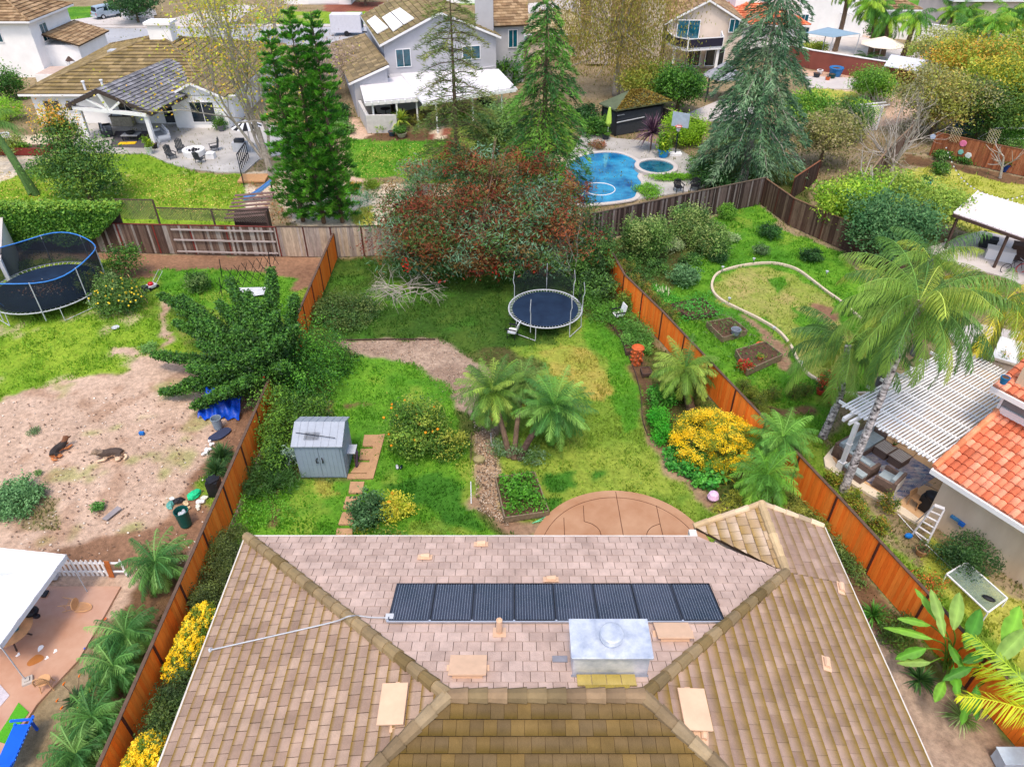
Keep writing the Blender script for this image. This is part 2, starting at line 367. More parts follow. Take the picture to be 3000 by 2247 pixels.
# ---------------------------------------------------------------- roofs
def clip(poly, P):
    out = poly; n = len(P)
    for i in range(n):
        a, b = P[i], P[(i+1) % n]; res = []
        if not out: return []
        ins = lambda q: (b[0]-a[0])*(q[1]-a[1])-(b[1]-a[1])*(q[0]-a[0]) >= -1e-7
        for j in range(len(out)):
            c, d = out[j-1], out[j]; ic, idd = ins(c), ins(d)
            if ic != idd:
                den = (b[0]-a[0])*(d[1]-c[1])-(b[1]-a[1])*(d[0]-c[0]); num = (b[0]-a[0])*(c[1]-a[1])-(b[1]-a[1])*(c[0]-a[0])
                t = -num/den; res.append((c[0]+(d[0]-c[0])*t, c[1]+(d[1]-c[1])*t))
            if idd: res.append(d)
        out = res
    return out
def tiles(mb, poly, rs, pal, moss=None, e=.33, w=.33, lift=.035, gap=.012, mo=.0, seg=1, wave=0, base=.0, pw=None, org=None, jit=.08, mvar=.5, mf=None):
    P = [Vector(p) for p in poly]; n = (P[1]-P[0]).cross(P[2]-P[0]).normalized()
    if n.z < 0: n = -n
    u = V(0, 0, 1).cross(n).normalized(); v = n.cross(u).normalized()
    o = Vector(org) if org else P[0]; pp = [((p-o).dot(u), (p-o).dot(v)) for p in P]
    ar = sum(pp[i][0]*pp[(i+1) % len(pp)][1]-pp[(i+1) % len(pp)][0]*pp[i][1] for i in range(len(pp)))
    if ar < 0: pp = pp[::-1]
    u0, u1 = min(q[0] for q in pp), max(q[0] for q in pp); v0, v1 = min(q[1] for q in pp), max(q[1] for q in pp)
    if org: v0 = math.floor(v0/e)*e; u0 = math.floor(u0/w)*w
    row = 0; vv = v0; mc = np.array(moss) if moss is not None else None
    while vv < v1:
        uu = u0-w*(.5 if row % 2 else 0) if not seg > 1 else u0; ws = w/seg
        while uu < u1:
            fb = float(fbm(uu, vv, 3.5, 6)); c = cols(rs, 1, pal, jit, pw)[0]*(.86+.28*float(fbm(uu, vv*2, 2.6, 2))); r = rs.rand()*.008; mk = mo*(1-mvar+2*mvar*rs.rand())*(.45+1.1*fb) if mc is not None else 0
            for s_ in range(seg):
              a = uu+s_*ws; A = a+(gap/2 if s_ == 0 else 0); B_ = a+ws-(gap/2 if s_ == seg-1 else 0)
              for y0, y1 in (((vv+.004, vv+e),) if mf is None else ((vv+.004, vv+e*mf), (vv+e*mf, vv+e))):
                pl = clip([(A, y0), (B_, y0), (B_, y1), (A, y1)], pp)
                if len(pl) < 3: continue
                def hh(q): return base+lift*(1-(q[1]-vv)/e)+r+(wave*abs(math.sin(pi*(q[0]-uu)/w)) if wave else 0)
                vs_ = []; cs_ = []
                for q in pl:
                    vs_.append(o+u*q[0]+v*q[1]+n*hh(q)); k = mk*max(0, 1-(q[1]-vv)/e*(1.05 if mf is None else 1/mf)) if mc is not None else 0
                    k = min(1, max(0, k)); cs_.append(tuple(c*(1-k)+mc*k) if mc is not None else tuple(c))
                mb.add(vs_, [tuple(range(len(pl)))], cs_)
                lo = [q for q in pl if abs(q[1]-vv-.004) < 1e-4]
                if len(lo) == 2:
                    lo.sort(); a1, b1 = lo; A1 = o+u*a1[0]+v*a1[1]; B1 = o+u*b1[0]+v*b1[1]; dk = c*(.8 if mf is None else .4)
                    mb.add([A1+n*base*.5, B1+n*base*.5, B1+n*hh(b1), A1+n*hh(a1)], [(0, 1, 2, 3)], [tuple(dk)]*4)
            uu += w
        vv += e; row += 1
def capline(mb, a, b, rs, pal, r=.13, st=.4, col2=None):
    a = Vector(a); b = Vector(b); L = (b-a).length; n = max(1, int(L/st)); d = (b-a)/n
    for i in range(n):
        p = a+d*i; q = p+d*1.06; c = tuple(cols(rs, 1, pal, .12)[0]); mb.tube([p, q], [r*.86, r*1.08], 9, col=c)
def rplane(par, poly, rs, pal, moss=None, mo=0, e=.4, w=.4, th=.12, name='roof', lift=.05, under=None, seg=1, wave=0, mvar=.5, gap=.012, jit=.08):
    mb = MB(); P = [Vector(p) for p in poly]; n = (P[1]-P[0]).cross(P[2]-P[0]).normalized()
    if n.z < 0: n = -n; P = P[::-1]
    mb.slab(P, -n*th, under or C(70, 56, 44)); tiles(mb, P, rs, pal, moss, e, w, lift, gap=gap, mo=mo, base=.01, seg=seg, wave=wave, mvar=mvar, jit=jit)
    return mb.build(name, M_tile, par)
# ================================================================ ground
KIND = {   # colour a, colour b, tuft colour, tuft density
 'weed': (C(96, 128, 40), C(132, 150, 58), C(112, 160, 40), 1.), 'lime': (C(106, 142, 38), C(134, 160, 50), C(120, 166, 44), 1.),
 'lush': (C(72, 124, 34), C(102, 148, 42), C(94, 156, 40), 1.), 'lawn': (C(104, 134, 46), C(136, 152, 60), C(124, 158, 54), 1.),
 'deep': (C(52, 100, 30), C(66, 116, 36), C(66, 126, 34), 1.), 'shade': (C(54, 84, 30), C(76, 100, 38), C(64, 110, 34), .8),  # 'shade': part of the tree's shadow is painted into darker grass colours
 'dry': (C(166, 150, 76), C(138, 148, 60), C(160, 156, 70), .9), 'dirt': (C(178, 152, 132), C(194, 168, 148), None, 0),
 'mud': (C(124, 94, 74), C(148, 114, 90), None, 0), 'gravel': (C(142, 120, 104), C(170, 148, 130), None, 0),
 'mulch': (C(92, 70, 52), C(116, 90, 66), C(70, 110, 40), .12), 'bed': (C(78, 76, 44), C(94, 108, 50), C(70, 120, 40), .8),
 'sand': (C(196, 178, 152), C(214, 200, 180), None, 0), 'patchy': (C(160, 150, 92), C(128, 146, 62), C(120, 156, 50), .6),
 'path': (C(140, 112, 90), C(168, 142, 116), None, 0), 'pink': (C(190, 158, 136), C(206, 178, 156), None, 0),
 'dlawn': (C(150, 158, 60), C(172, 170, 84), C(156, 170, 50), 1.), 'brick': (C(128, 76, 62), C(148, 96, 78), None, 0), 'litter': (C(128, 112, 84), C(152, 136, 108), C(110, 130, 56), .5)}
REG = [
 ('litter', [(-400, 20), (2700, 20), (2700, 430), (-400, 430)]),
 ('weed', [(-400, 560), (720, 560), (690, 1300), (-400, 1300)]),
 ('mud', [(120, 545), (720, 552), (700, 600), (640, 630), (560, 600), (420, 606), (260, 600), (230, 560)]),
 ('lush', [(330, 585), (400, 578), (540, 585), (640, 600), (640, 680), (520, 680), (380, 640)]),
 ('lime', [(-400, 600), (210, 620), (300, 680), (350, 690), (400, 760), (330, 790), (200, 800), (90, 840), (0, 880), (-400, 980)]),
 ('dirt', [(-400, 1010), (-10, 872), (60, 840), (130, 815), (190, 806), (260, 806), (310, 765), (345, 760), (440, 790), (560, 840), (580, 900), (520, 1100), (420, 1230), (300, 1330), (-400, 1340)]),
 ('dirt', [(238, 750), (300, 748), (300, 765), (238, 768)]), ('dirt', [(345, 640), (362, 640), (358, 740), (342, 760)]), ('dirt', [(420, 690), (470, 690), (520, 760), (430, 750)]),
 ('mud', [(480, 900), (580, 860), (540, 960), (470, 1120), (440, 1180), (350, 1230), (150, 1235), (110, 1180), (250, 1150), (360, 1120), (400, 1050), (450, 960)]),
 ('weed', [(415, 1055), (455, 1030), (480, 1060), (455, 1100)]), ('litter', [(60, 1060), (130, 1080), (110, 1140), (40, 1140)]),
 ('mulch', [(300, 1250), (420, 1180), (250, 1657), (90, 1700), (200, 1450), (262, 1330)]),
 # own yard
 ('bed', 'w', [(-11.8, 2), (-11.8, 44.2), (5.9, 44.2), (6.2, 41.5), (8.2, 34.3), (13, 20.3), (15.7, 11.9), (18, 2)]),
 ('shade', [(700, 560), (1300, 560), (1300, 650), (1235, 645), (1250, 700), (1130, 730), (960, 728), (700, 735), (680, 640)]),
 ('lush', [(830, 600), (870, 605), (900, 640), (860, 660), (800, 640)]),
 ('lush', [(735, 790), (780, 764), (860, 778), (930, 805), (985, 850), (990, 900), (1010, 1000), (1020, 1070), (1075, 1158), (1060, 1250), (480, 1250), (505, 1150), (530, 1060), (640, 1035), (700, 1040), (755, 1035), (700, 870), (720, 820)]),
 ('deep', [(830, 1050), (930, 1010), (1000, 1060), (1060, 1140), (980, 1130), (900, 1080)]),
 ('dry', [(672, 1040), (725, 1038), (728, 1075), (690, 1080)]), ('lawn', [(880, 1120), (970, 1125), (1040, 1157), (880, 1157)]), ('weed', [(985, 1000), (1022, 990), (1022, 1085), (1000, 1070)]),
 ('mulch', [(712, 865), (728, 870), (722, 895), (704, 890)]), ('mulch', [(745, 878), (800, 862), (804, 867), (760, 882)]), ('mulch', [(590, 1060), (604, 1060), (606, 1130), (588, 1130)]),
 ('lawn', [(1075, 950), (1110, 860), (1180, 790), (1080, 740), (1130, 700), (1240, 660), (1290, 690), (1350, 745), (1386, 840), (1390, 920), (1420, 960), (1440, 1010), (1500, 1060), (1570, 1115), (1600, 1160), (1500, 1200), (1160, 1200), (1085, 1110)]),
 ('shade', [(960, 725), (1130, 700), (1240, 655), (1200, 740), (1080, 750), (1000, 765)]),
 ('dry', [(1165, 765), (1210, 742), (1270, 752), (1290, 790), (1325, 812), (1335, 850), (1290, 858), (1240, 830), (1190, 800)]),
 ('lush', [(1265, 680), (1310, 700), (1350, 750), (1380, 860), (1390, 900), (1350, 930), (1330, 860), (1310, 780), (1270, 740)]),
 ('lawn', [(1180, 1080), (1500, 1060), (1540, 1100), (1400, 1060), (1330, 1050), (1250, 1065)]), ('deep', [(1188, 1012), (1235, 1005), (1240, 1050), (1195, 1060), (1180, 1040)]), ('deep', [(1275, 1020), (1306, 1018), (1306, 1032), (1280, 1040)]), ('deep', [(1180, 1075), (1215, 1070), (1210, 1100), (1190, 1110)]),
 ('gravel', [(715, 734), (830, 732), (955, 729), (985, 742), (1000, 765), (1060, 800), (1050, 860), (1030, 900), (985, 880), (975, 845), (930, 805), (870, 780), (790, 768), (740, 752)]),
 ('path', [(1030, 880), (1060, 880), (1068, 960), (1075, 1010), (1085, 1060), (1090, 1100), (1120, 1125), (1170, 1130), (1160, 1165), (1110, 1165), (1070, 1120), (1050, 1100), (1018, 1088), (1020, 1000), (1022, 940)]),
 ('path', [(1384, 870), (1390, 868), (1398, 920), (1415, 950), (1440, 968), (1462, 1010), (1500, 1050), (1540, 1075), (1580, 1120), (1560, 1120), (1500, 1066), (1440, 1020), (1420, 975), (1395, 950)]),
 ('mulch', [(1310, 690), (1345, 735), (1385, 860), (1384, 872), (1420, 860), (1400, 800), (1380, 730)]),
 ('gravel', 'w', [(9.4, 2), (9.4, 14.5), (12.4, 17), (15.6, 12), (18, 2)]), ('mulch', 'w', [(9.4, 14), (11, 19.5), (12.6, 20.5), (14.6, 15.5), (13.6, 14.8), (11.8, 16)]),
 ('mulch', 'w', [(-11.7, 2), (-11.7, 19), (-8, 19), (-8, 2)]),
 # right neighbour
 ('lush', [(1310, 540), (1400, 500), (1480, 485), (1640, 440), (1700, 500), (1820, 545), (1900, 640), (1900, 800), (1880, 850), (1800, 860), (1790, 940), (1700, 940), (1560, 860), (1430, 700)]),
 ('bed', [(1280, 530), (1480, 470), (1500, 540), (1440, 640), (1400, 640), (1320, 570)]),
 ('patchy', [(1543, 620), (1560, 590), (1600, 577), (1660, 577), (1720, 592), (1790, 645), (1850, 740), (1840, 830), (1790, 835), (1736, 790), (1700, 720), (1640, 680), (1560, 655)]),
 ('path', [(1610, 680), (1640, 690), (1700, 750), (1720, 800), (1700, 800), (1660, 740)]), ('mud', [(1735, 650), (1790, 655), (1820, 690), (1780, 690)]), ('lush', [(1660, 595), (1700, 590), (1710, 620), (1680, 640)]), ('lush', [(1700, 665), (1780, 690), (1800, 740), (1740, 720)]),
 ('mulch', [(1590, 850), (1680, 880), (1760, 880), (1760, 900), (1690, 905), (1610, 885)]),
 ('weed', [(1790, 940), (1880, 880), (1960, 800), (1860, 860), (1830, 1000), (1860, 1090), (1990, 1210), (2212, 1420), (2500, 1600), (2212, 1450), (1800, 1010)]),
 ('weed', 'w', [(14.9, 26), (14.3, 22), (15.8, 18.5), (17.5, 16), (22, 12), (22, 6), (17.5, 6), (14.8, 15.3), (13.2, 20), (11, 27)]),
 ('dlawn', 'w', [(17.2, 20), (20.5, 14), (18, 13), (16, 17.5)]),
 # behind left
 ('lime', [(-500, 460), (-500, 380), (60, 362), (150, 330), (330, 330), (420, 372), (528, 374), (524, 470), (500, 500), (-100, 500)]),
 ('sand', [(-500, 378), (-500, 300), (120, 290), (100, 350), (60, 362), (0, 395)]),
 ('sand', [(528, 370), (620, 360), (760, 400), (800, 395), (870, 396), (870, 440), (800, 500), (560, 500), (522, 468), (526, 420)]),
 ('litter', [(530, 376), (600, 372), (600, 400), (540, 405)]), ('litter', [(590, 420), (620, 460), (640, 495), (560, 495)]),
 ('lush', [(738, 300), (790, 298), (890, 303), (1000, 298), (1130, 310), (1230, 330), (1230, 400), (900, 396), (850, 380), (800, 388), (770, 380), (750, 350)]),
 ('pink', [(722, 305), (738, 310), (750, 350), (768, 380), (800, 392), (760, 398), (735, 350)]), ('dlawn', [(770, 445), (810, 440), (800, 485), (760, 485)]),
 ('mulch', [(770, 282), (1000, 282), (990, 303), (800, 303)]), ('brick', [(918, 275), (1000, 275), (1000, 298), (940, 300)]), ('pink', [(745, 250), (770, 255), (800, 290), (770, 300), (740, 300)]),
 ('sand', [(930, 280), (950, 270), (960, 300), (950, 305)]), ('weed', [(960, 240), (1240, 240), (1250, 330), (1000, 330)]),
 # behind right
 ('dlawn', [(1750, 185), (1840, 192), (1870, 220), (1900, 260), (1830, 290), (1740, 280)]), ('pink', [(1730, 150), (1960, 170), (1900, 195), (1840, 195), (1750, 190)]),
 ('pink', [(1880, 215), (1960, 200), (2000, 225), (1960, 260), (1900, 275), (1880, 250)]), ('lush', [(2130, 250), (2212, 235), (2500, 240), (2500, 320), (2150, 300)]),
 ('mulch', [(1950, 330), (2250, 390), (2230, 430), (1950, 350)]), ('dlawn', [(1910, 395), (1960, 362), (2060, 365), (2180, 395), (2500, 420), (2500, 560), (2100, 500), (1950, 450), (1900, 430)]),
 ('bed', [(1560, 240), (1660, 300), (1750, 380), (1760, 470), (1700, 430), (1640, 390), (1520, 400)]), ('bed', [(1760, 420), (1930, 400), (2000, 470), (2060, 560), (2000, 640), (1850, 560), (1800, 500)]),
 ('lush', [(1915, 92), (1990, 100), (2000, 120), (1920, 118)]), ('lush', [(2212, 0), (1950, 0), (1980, 40), (2212, 80)]), ('pink', [(1750, 60), (1900, 80), (1960, 130), (1750, 110)]),
 # front gardens beyond the road
 ('lush', [(60, 20), (210, 12), (210, 38), (130, 48), (40, 30)]), ('lime', [(550, 25), (900, 25), (860, 56), (550, 58)]), ('brick', [(700, 4), (960, 4), (960, 24), (700, 26)]), ('lush', [(1000, 0), (1060, 0), (1050, 10), (990, 10)])]
def build_ground():
    def grid(x0, x1, y0, y1, st):
        nx = int((x1-x0)/st)+1; ny = int((y1-y0)/st)+1; X, Y = np.meshgrid(np.linspace(x0, x1, nx), np.linspace(y0, y1, ny)); return X, Y, nx, ny
    def pip(px, py, P):
        r = np.zeros(px.shape, bool); n = len(P)
        for i in range(n):
            x0, y0 = P[i-1]; x1, y1 = P[i]
            if y0 == y1: continue
            c = ((y0 > py) != (y1 > py)) & (px < (x1-x0)*(py-y0)/(y1-y0)+x0); r ^= c
        return r
    WR = []
    for r in REG:
        pts = r[2] if r[1] == 'w' else [tuple(g(*q))[:2] for q in r[1]]
        WR.append((r[0], pts))
    names = list(KIND)
    def kinds(x, y, wob=.35):
        wx = x+(fbm(x, y, 1.3, 3)-.5)*2*wob*1.6; wy = y+(fbm(x, y, 1.3, 9)-.5)*2*wob*1.6; K = np.full(x.shape, names.index('litter'))
        for nm, P in WR:
            bx = [q[0] for q in P]; by = [q[1] for q in P]; mk = (wx > min(bx)) & (wx < max(bx)) & (wy > min(by)) & (wy < max(by))
            if not mk.any(): continue
            idx = np.nonzero(mk); ins = pip(wx[idx], wy[idx], P); K[tuple(i[ins] for i in idx)] = names.index(nm)
        return K
    A = np.array([KIND[n][0] for n in names]); B = np.array([KIND[n][1] for n in names])
    Vt = []; Fc = []; Cl = []; off = 0
    dirtset = np.array([names.index(n) for n in ('dirt', 'patchy', 'dry')])
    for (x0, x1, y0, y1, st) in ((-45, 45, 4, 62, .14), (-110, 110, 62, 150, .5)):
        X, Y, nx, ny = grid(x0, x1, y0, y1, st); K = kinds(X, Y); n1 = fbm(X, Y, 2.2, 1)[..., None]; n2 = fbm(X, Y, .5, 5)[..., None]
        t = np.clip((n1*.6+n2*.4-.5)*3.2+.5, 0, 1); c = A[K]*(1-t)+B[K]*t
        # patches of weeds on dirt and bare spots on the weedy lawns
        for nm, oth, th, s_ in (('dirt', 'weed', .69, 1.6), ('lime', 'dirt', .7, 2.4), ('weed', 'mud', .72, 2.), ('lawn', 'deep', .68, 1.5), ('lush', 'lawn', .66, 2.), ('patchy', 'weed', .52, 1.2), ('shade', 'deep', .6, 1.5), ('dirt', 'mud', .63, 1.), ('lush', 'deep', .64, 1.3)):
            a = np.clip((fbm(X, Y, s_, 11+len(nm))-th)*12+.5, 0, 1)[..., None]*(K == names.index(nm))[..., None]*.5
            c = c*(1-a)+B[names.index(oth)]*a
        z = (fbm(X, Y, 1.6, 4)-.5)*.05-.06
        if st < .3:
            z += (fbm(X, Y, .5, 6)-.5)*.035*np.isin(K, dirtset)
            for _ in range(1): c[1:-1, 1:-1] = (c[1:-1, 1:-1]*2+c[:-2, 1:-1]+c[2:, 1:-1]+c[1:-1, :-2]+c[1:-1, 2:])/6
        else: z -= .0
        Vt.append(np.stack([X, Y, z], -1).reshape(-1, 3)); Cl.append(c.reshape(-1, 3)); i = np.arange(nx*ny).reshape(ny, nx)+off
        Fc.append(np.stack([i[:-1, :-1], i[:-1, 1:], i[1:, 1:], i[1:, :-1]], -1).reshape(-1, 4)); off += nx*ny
    far = np.array([[-900, -300, -.25], [900, -300, -.25], [900, 1500, -.25], [-900, 1500, -.25]], float); Vt.append(far); Cl.append(np.tile(C(120, 120, 70), (4, 1))); Fc.append(np.array([[0, 1, 2, 3]])+off)
    Vt = np.concatenate(Vt); Fc = np.concatenate(Fc); Cl = np.concatenate(Cl); me = D.meshes.new('ground')
    me.vertices.add(len(Vt)); me.vertices.foreach_set('co', Vt.ravel().astype('f')); me.loops.add(len(Fc)*4); me.loops.foreach_set('vertex_index', Fc.ravel().astype('i'))
    me.polygons.add(len(Fc)); me.polygons.foreach_set('loop_start', np.arange(0, len(Fc)*4, 4, dtype='i'))
    a = me.color_attributes.new('Col', 'FLOAT_COLOR', 'POINT'); arr = np.ones((len(Vt), 4), 'f'); arr[:, :3] = Cl; a.data.foreach_set('color', arr.ravel())
    me.polygons.foreach_set('use_smooth', np.ones(len(Fc), bool)); me.materials.append(M_ground); me.update(calc_edges=True); struct(link('ground', me))
    # grass tufts
    rs = np.random.RandomState(5); Q = []; KK = []
    for (y0, y1, n) in ((14, 32, 130000), (32, 48, 130000), (48, 75, 80000), (75, 130, 30000)):
        y = y0+(y1-y0)*rs.rand(n); xm = y*.82+6; x = (rs.rand(n)*2-1)*xm; x = np.clip(x, -44, 44) if y1 < 62 else x
        K = kinds(x, y, .5); den = np.array([KIND[q][3] for q in names])[K]; cl = fbm(x, y, .7, 8); keep = rs.rand(n) < den*np.clip((cl-.3)*3.2, .1, 1)
        keep &= ~((np.abs(x) < 8.4) & (y < 14.6)) & (np.hypot(x-4.4, y-18.6) > 3.72) & ~((x < -14.9) & (y < 17.4)); x = x[keep]; y = y[keep]; K = K[keep]; m = len(x)
        tc = np.array([KIND[q][2] or (0, 0, 0) for q in names])[K]; mix = fbm(x, y, 1.7, 2)[:, None]
        base_ = (A[K]*(1-mix)+B[K]*mix); tc = (tc*.5+base_*.5)*1.25*(1+.13*rs.normal(size=(m, 1))).clip(.5, 1.6)
        hh = (.05+.07*rs.rand(m))*(1+(y0 > 40)*.5)*(1+.8*(cl[keep] > .62)); ww = .025+.03*rs.rand(m)+(y0 > 40)*.03
        a = rs.rand(m)*6.28; dx = np.cos(a)*ww; dy = np.sin(a)*ww; z0 = np.full(m, -.07)
        lean = rs.normal(size=(m, 2))*.05
        Q.append(np.stack([np.stack([x-dx, y-dy, z0], -1), np.stack([x+dx, y+dy, z0], -1), np.stack([x+lean[:, 0], y+lean[:, 1], z0+.04+hh], -1)], 1)); KK.append(tc)
    o = fol('grass', Q, KK); tag(o, 'short green and yellowing grass blades across all the lawns', 'grass', kind='stuff')
    # dead leaves and small stones
    Q = []; KK = []
    for poly, n, sz, pal in (([(0, 870), (560, 820), (520, 1100), (400, 1230), (0, 1240)], 900, .1, [C(110, 84, 66), C(150, 120, 96), C(226, 214, 200)]), ([(715, 734), (955, 729), (1050, 820), (1000, 880), (870, 780)], 1800, .06, [C(206, 190, 170), C(100, 82, 66), C(176, 140, 110)]),
        ([(1022, 890), (1065, 890), (1100, 1140), (1030, 1100)], 1500, .07, [C(206, 190, 170), C(100, 82, 66)]), ([(0, 370), (520, 380), (520, 470), (0, 430)], 2600, .13, [C(220, 206, 110), C(200, 170, 80)]), ([(750, 310), (950, 310), (950, 396), (780, 390)], 900, .12, [C(210, 200, 100)]), ([(530, 380), (640, 370), (640, 480), (550, 490)], 900, .13, [C(140, 90, 60), C(180, 120, 70)])):
        W_ = [tuple(g(*q))[:2] for q in poly]; bx = [q[0] for q in W_]; by = [q[1] for q in W_]
        x = min(bx)+(max(bx)-min(bx))*rs.rand(n*2); y = min(by)+(max(by)-min(by))*rs.rand(n*2); ok = pip(x, y, W_); x = x[ok][:n]; y = y[ok][:n]
        Q.append(quads(np.stack([x, y, np.full(len(x), .0)], -1), sz, rs, .7, 3)); KK.append(cols(rs, len(x), pal))
    tag(fol('leaf_litter', Q, KK), 'fallen leaves and pale stones scattered over dirt and lawns', 'leaf litter', kind='stuff')
build_ground()
def sheet(name, pts, m, top=.03, bot=-.12, sm=0, px=True, closed=True):
    P = [g(*q) for q in pts] if px else [V(q[0], q[1], 0) for q in pts]
    if sm: P = smooth(P, sm, True)
    return struct(MB().prism(P, bot, top).build(name, m))
M_asph = mat('asphalt', C(158, 160, 166), col2=C(178, 180, 184), sc=.25, rough=.8, bump=.2, bsc=30)
M_pale = mat('pale_concrete', C(206, 200, 196), col2=C(184, 176, 172), sc=.4, rough=.8)
M_patio = mat('brown_concrete', C(166, 120, 86), col2=C(190, 150, 118), sc=.5, rough=.4, bump=.03, spec=.4)
M_wetp = mat('wet_brown_concrete', C(176, 130, 104), col2=C(200, 164, 142), sc=.45, rough=.16, bump=.02, spec=.6)
M_slabm = mat('stepping_slab', C(166, 130, 98), col2=C(190, 150, 112), sc=3, rough=.8, bump=.2)
sheet('road', [(-300, 95), (-300, 60), (300, 62), (560, 59), (880, 59), (1300, 50), (2000, 30), (2600, 20), (2600, 50), (2000, 62), (1300, 86), (800, 98), (300, 98)], M_asph, .0)
sheet('pavement', [(-300, 54), (300, 56), (560, 54), (880, 54), (1300, 44), (1300, 49.5), (880, 58.5), (560, 58.5), (300, 61.5), (-300, 59.5)], M_pale, .1)
sheet('driveway', [(135, 47), (205, 38), (215, 20), (330, 20), (335, 54), (135, 54)], M_pale, .06)
sheet('driveway', [(340, 50), (480, 12), (560, 12), (500, 54), (345, 54)], M_pale, .05)
sheet('driveway', [(1040, 20), (1270, -5), (1280, 43), (1120, 50), (1040, 30)], M_pale, .05)
# left back patio
sheet('patio', [(160, 300), (180, 250), (470, 262), (545, 262), (620, 280), (640, 330), (560, 345), (528, 374), (470, 373), (410, 366), (360, 352), (330, 338), (318, 333), (160, 330)], M_concd, .06)
sheet('patio', [(-14.94-20, 17.3), (-14.94, 17.3), (-15.0, 15.6), (-15.1, 14.2), (-15.7, 12.6), (-15.9, 10.5), (-16.1, 8.5), (-35, 8.5)], M_wetp, .04, px=False)
# own patio: disc found from the arc
pc = V(4.4, 18.6, 0); PR = 3.72
sheet('patio', [(pc.x+PR*math.cos(a), pc.y+PR*math.sin(a)) for a in [2*pi*i/64 for i in range(64)]], M_patio, .06, px=False)
ln = MB()
for a, b in (((1330, 1062), (1348, 1165)), ((1260, 1092), (1262, 1126)), ((1418, 1092), (1426, 1131)), ((1218, 1118), (1220, 1165)), ((1426, 1131), (1434, 1165))):
    A = g(*a, .064); B = g(*b, .064); ln.beam(A, B, .025, .006)
for ps in ([(1262, 1126), (1280, 1132), (1295, 1145), (1300, 1165)], [(1426, 1131), (1408, 1138), (1398, 1150), (1397, 1165)]):
    P = smooth([g(*q, .064) for q in ps], 5)
    for i in range(len(P)-1): ln.beam(P[i], P[i+1], .025, .006)
P = [V(pc.x+(PR-.42)*math.cos(a), pc.y+(PR-.42)*math.sin(a), .064) for a in [pi*i/48 for i in range(49)]]
for i in range(48): ln.beam(P[i], P[i+1], .02, .006)
struct(ln.build('patio_joint', mat('joint', C(84, 52, 38))))
# right neighbour patio
sheet('patio', [(1779, 990), (1800, 965), (1860, 930), (1990, 860), (2230, 700), (2400, 900), (2100, 1150), (1994, 1121), (1985, 1135), (1960, 1120), (1800, 1022), (1782, 1008)], mat('cream_kerb', C(222, 208, 186), var=.08), .06, sm=0)
M_tilef = mat('sand_floor_tile', C(200, 160, 118), col2=C(214, 176, 134), sc=3, rough=.5)
sheet('patio_floor', [(1797, 990), (1815, 975), (1870, 935), (1990, 868), (2230, 710), (2380, 900), (2080, 1130), (2000, 1110), (1985, 1122), (1955, 1100), (1810, 1010)], M_tilef, .075)
jl = MB(); q0 = V(14.9, 23.6, .079)
dj = V(.68, -.73, 0).normalized(); dn = V(.73, .68, 0).normalized()
for i in range(1, 6): jl.beam(q0+dn*i*.9, q0+dn*i*.9+dj*3.6, .02, .006)
for i in range(0, 5): jl.beam(q0+dj*(i*.9)+dn*.3, q0+dj*(i*.9)+dn*5, .02, .006)
struct(jl.build('floor_joint', mat('joint', None)))
sheet('patio', [(2040, 715), (2110, 700), (2400, 760), (2400, 860), (2150, 860), (2100, 800), (2080, 760)], M_pale, .05)
sheet('patio', [(1990, 540), (2120, 500), (2400, 560), (2400, 700), (2170, 600), (2060, 570)], M_pale, .05)
# pool surround
sheet('pool_deck', [(1225, 345), (1262, 285), (1330, 300), (1390, 305), (1470, 325), (1500, 345), (1525, 372), (1535, 400), (1500, 412), (1420, 425), (1370, 433), (1260, 448), (1228, 440)], M_concd, .05)
sheet('path', [(1475, 250), (1560, 215), (1640, 230), (1640, 262), (1520, 262), (1500, 300), (1470, 300)], M_pale, .05)
sheet('path', [(1730, 165), (1900, 172), (1905, 190), (1830, 194), (1745, 190)], M_pale, .04)
sheet('path', [(1980, 110), (2060, 120), (2140, 140), (2140, 165), (2020, 160), (1960, 130)], M_pale, .04)
sheet('patio', [(1650, 70), (1800, 60), (1960, 110), (1950, 135), (1870, 140), (1690, 112)], M_pale, .05)
sheet('path', [(1225, 345), (1150, 380), (1000, 420), (860, 430), (860, 400), (1000, 395), (1200, 330)], mat('sandy_path', C(206, 186, 160), col2=C(186, 158, 132), sc=2), .02)
# garden kerb right neighbour
kp = smooth([g(*q) for q in [(1880, 850), (1830, 850), (1800, 837), (1750, 812), (1725, 782), (1706, 745), (1680, 715), (1640, 690), (1595, 668), (1560, 650), (1541, 632), (1538, 612), (1550, 592), (1580, 580), (1620, 572), (1665, 569), (1700, 575), (1725, 585), (1750, 603), (1785, 630), (1820, 655), (1860, 690)]], 5)
kb = MB()
for i in range(len(kp)-1): kb.beam(kp[i]+V(0, 0, .03), kp[i+1]+V(0, 0, .03), .14, .14)
struct(kb.build('kerb', mat('kerb_stone', C(206, 190, 168), var=.12, sc=6)))
kb = MB()
for ps in ([(940, 733), (830, 733), (722, 735)], [(1280, 660), (1330, 715), (1365, 785), (1384, 850), (1388, 905), (1400, 940)], [(1018, 935), (1017, 1000)]):
    P = smooth([g(*q) for q in ps], 5)
    for i in range(len(P)-1): kb.beam(P[i], P[i+1], .03, .09)
struct(kb.build('lawn_edging', M_dwood))
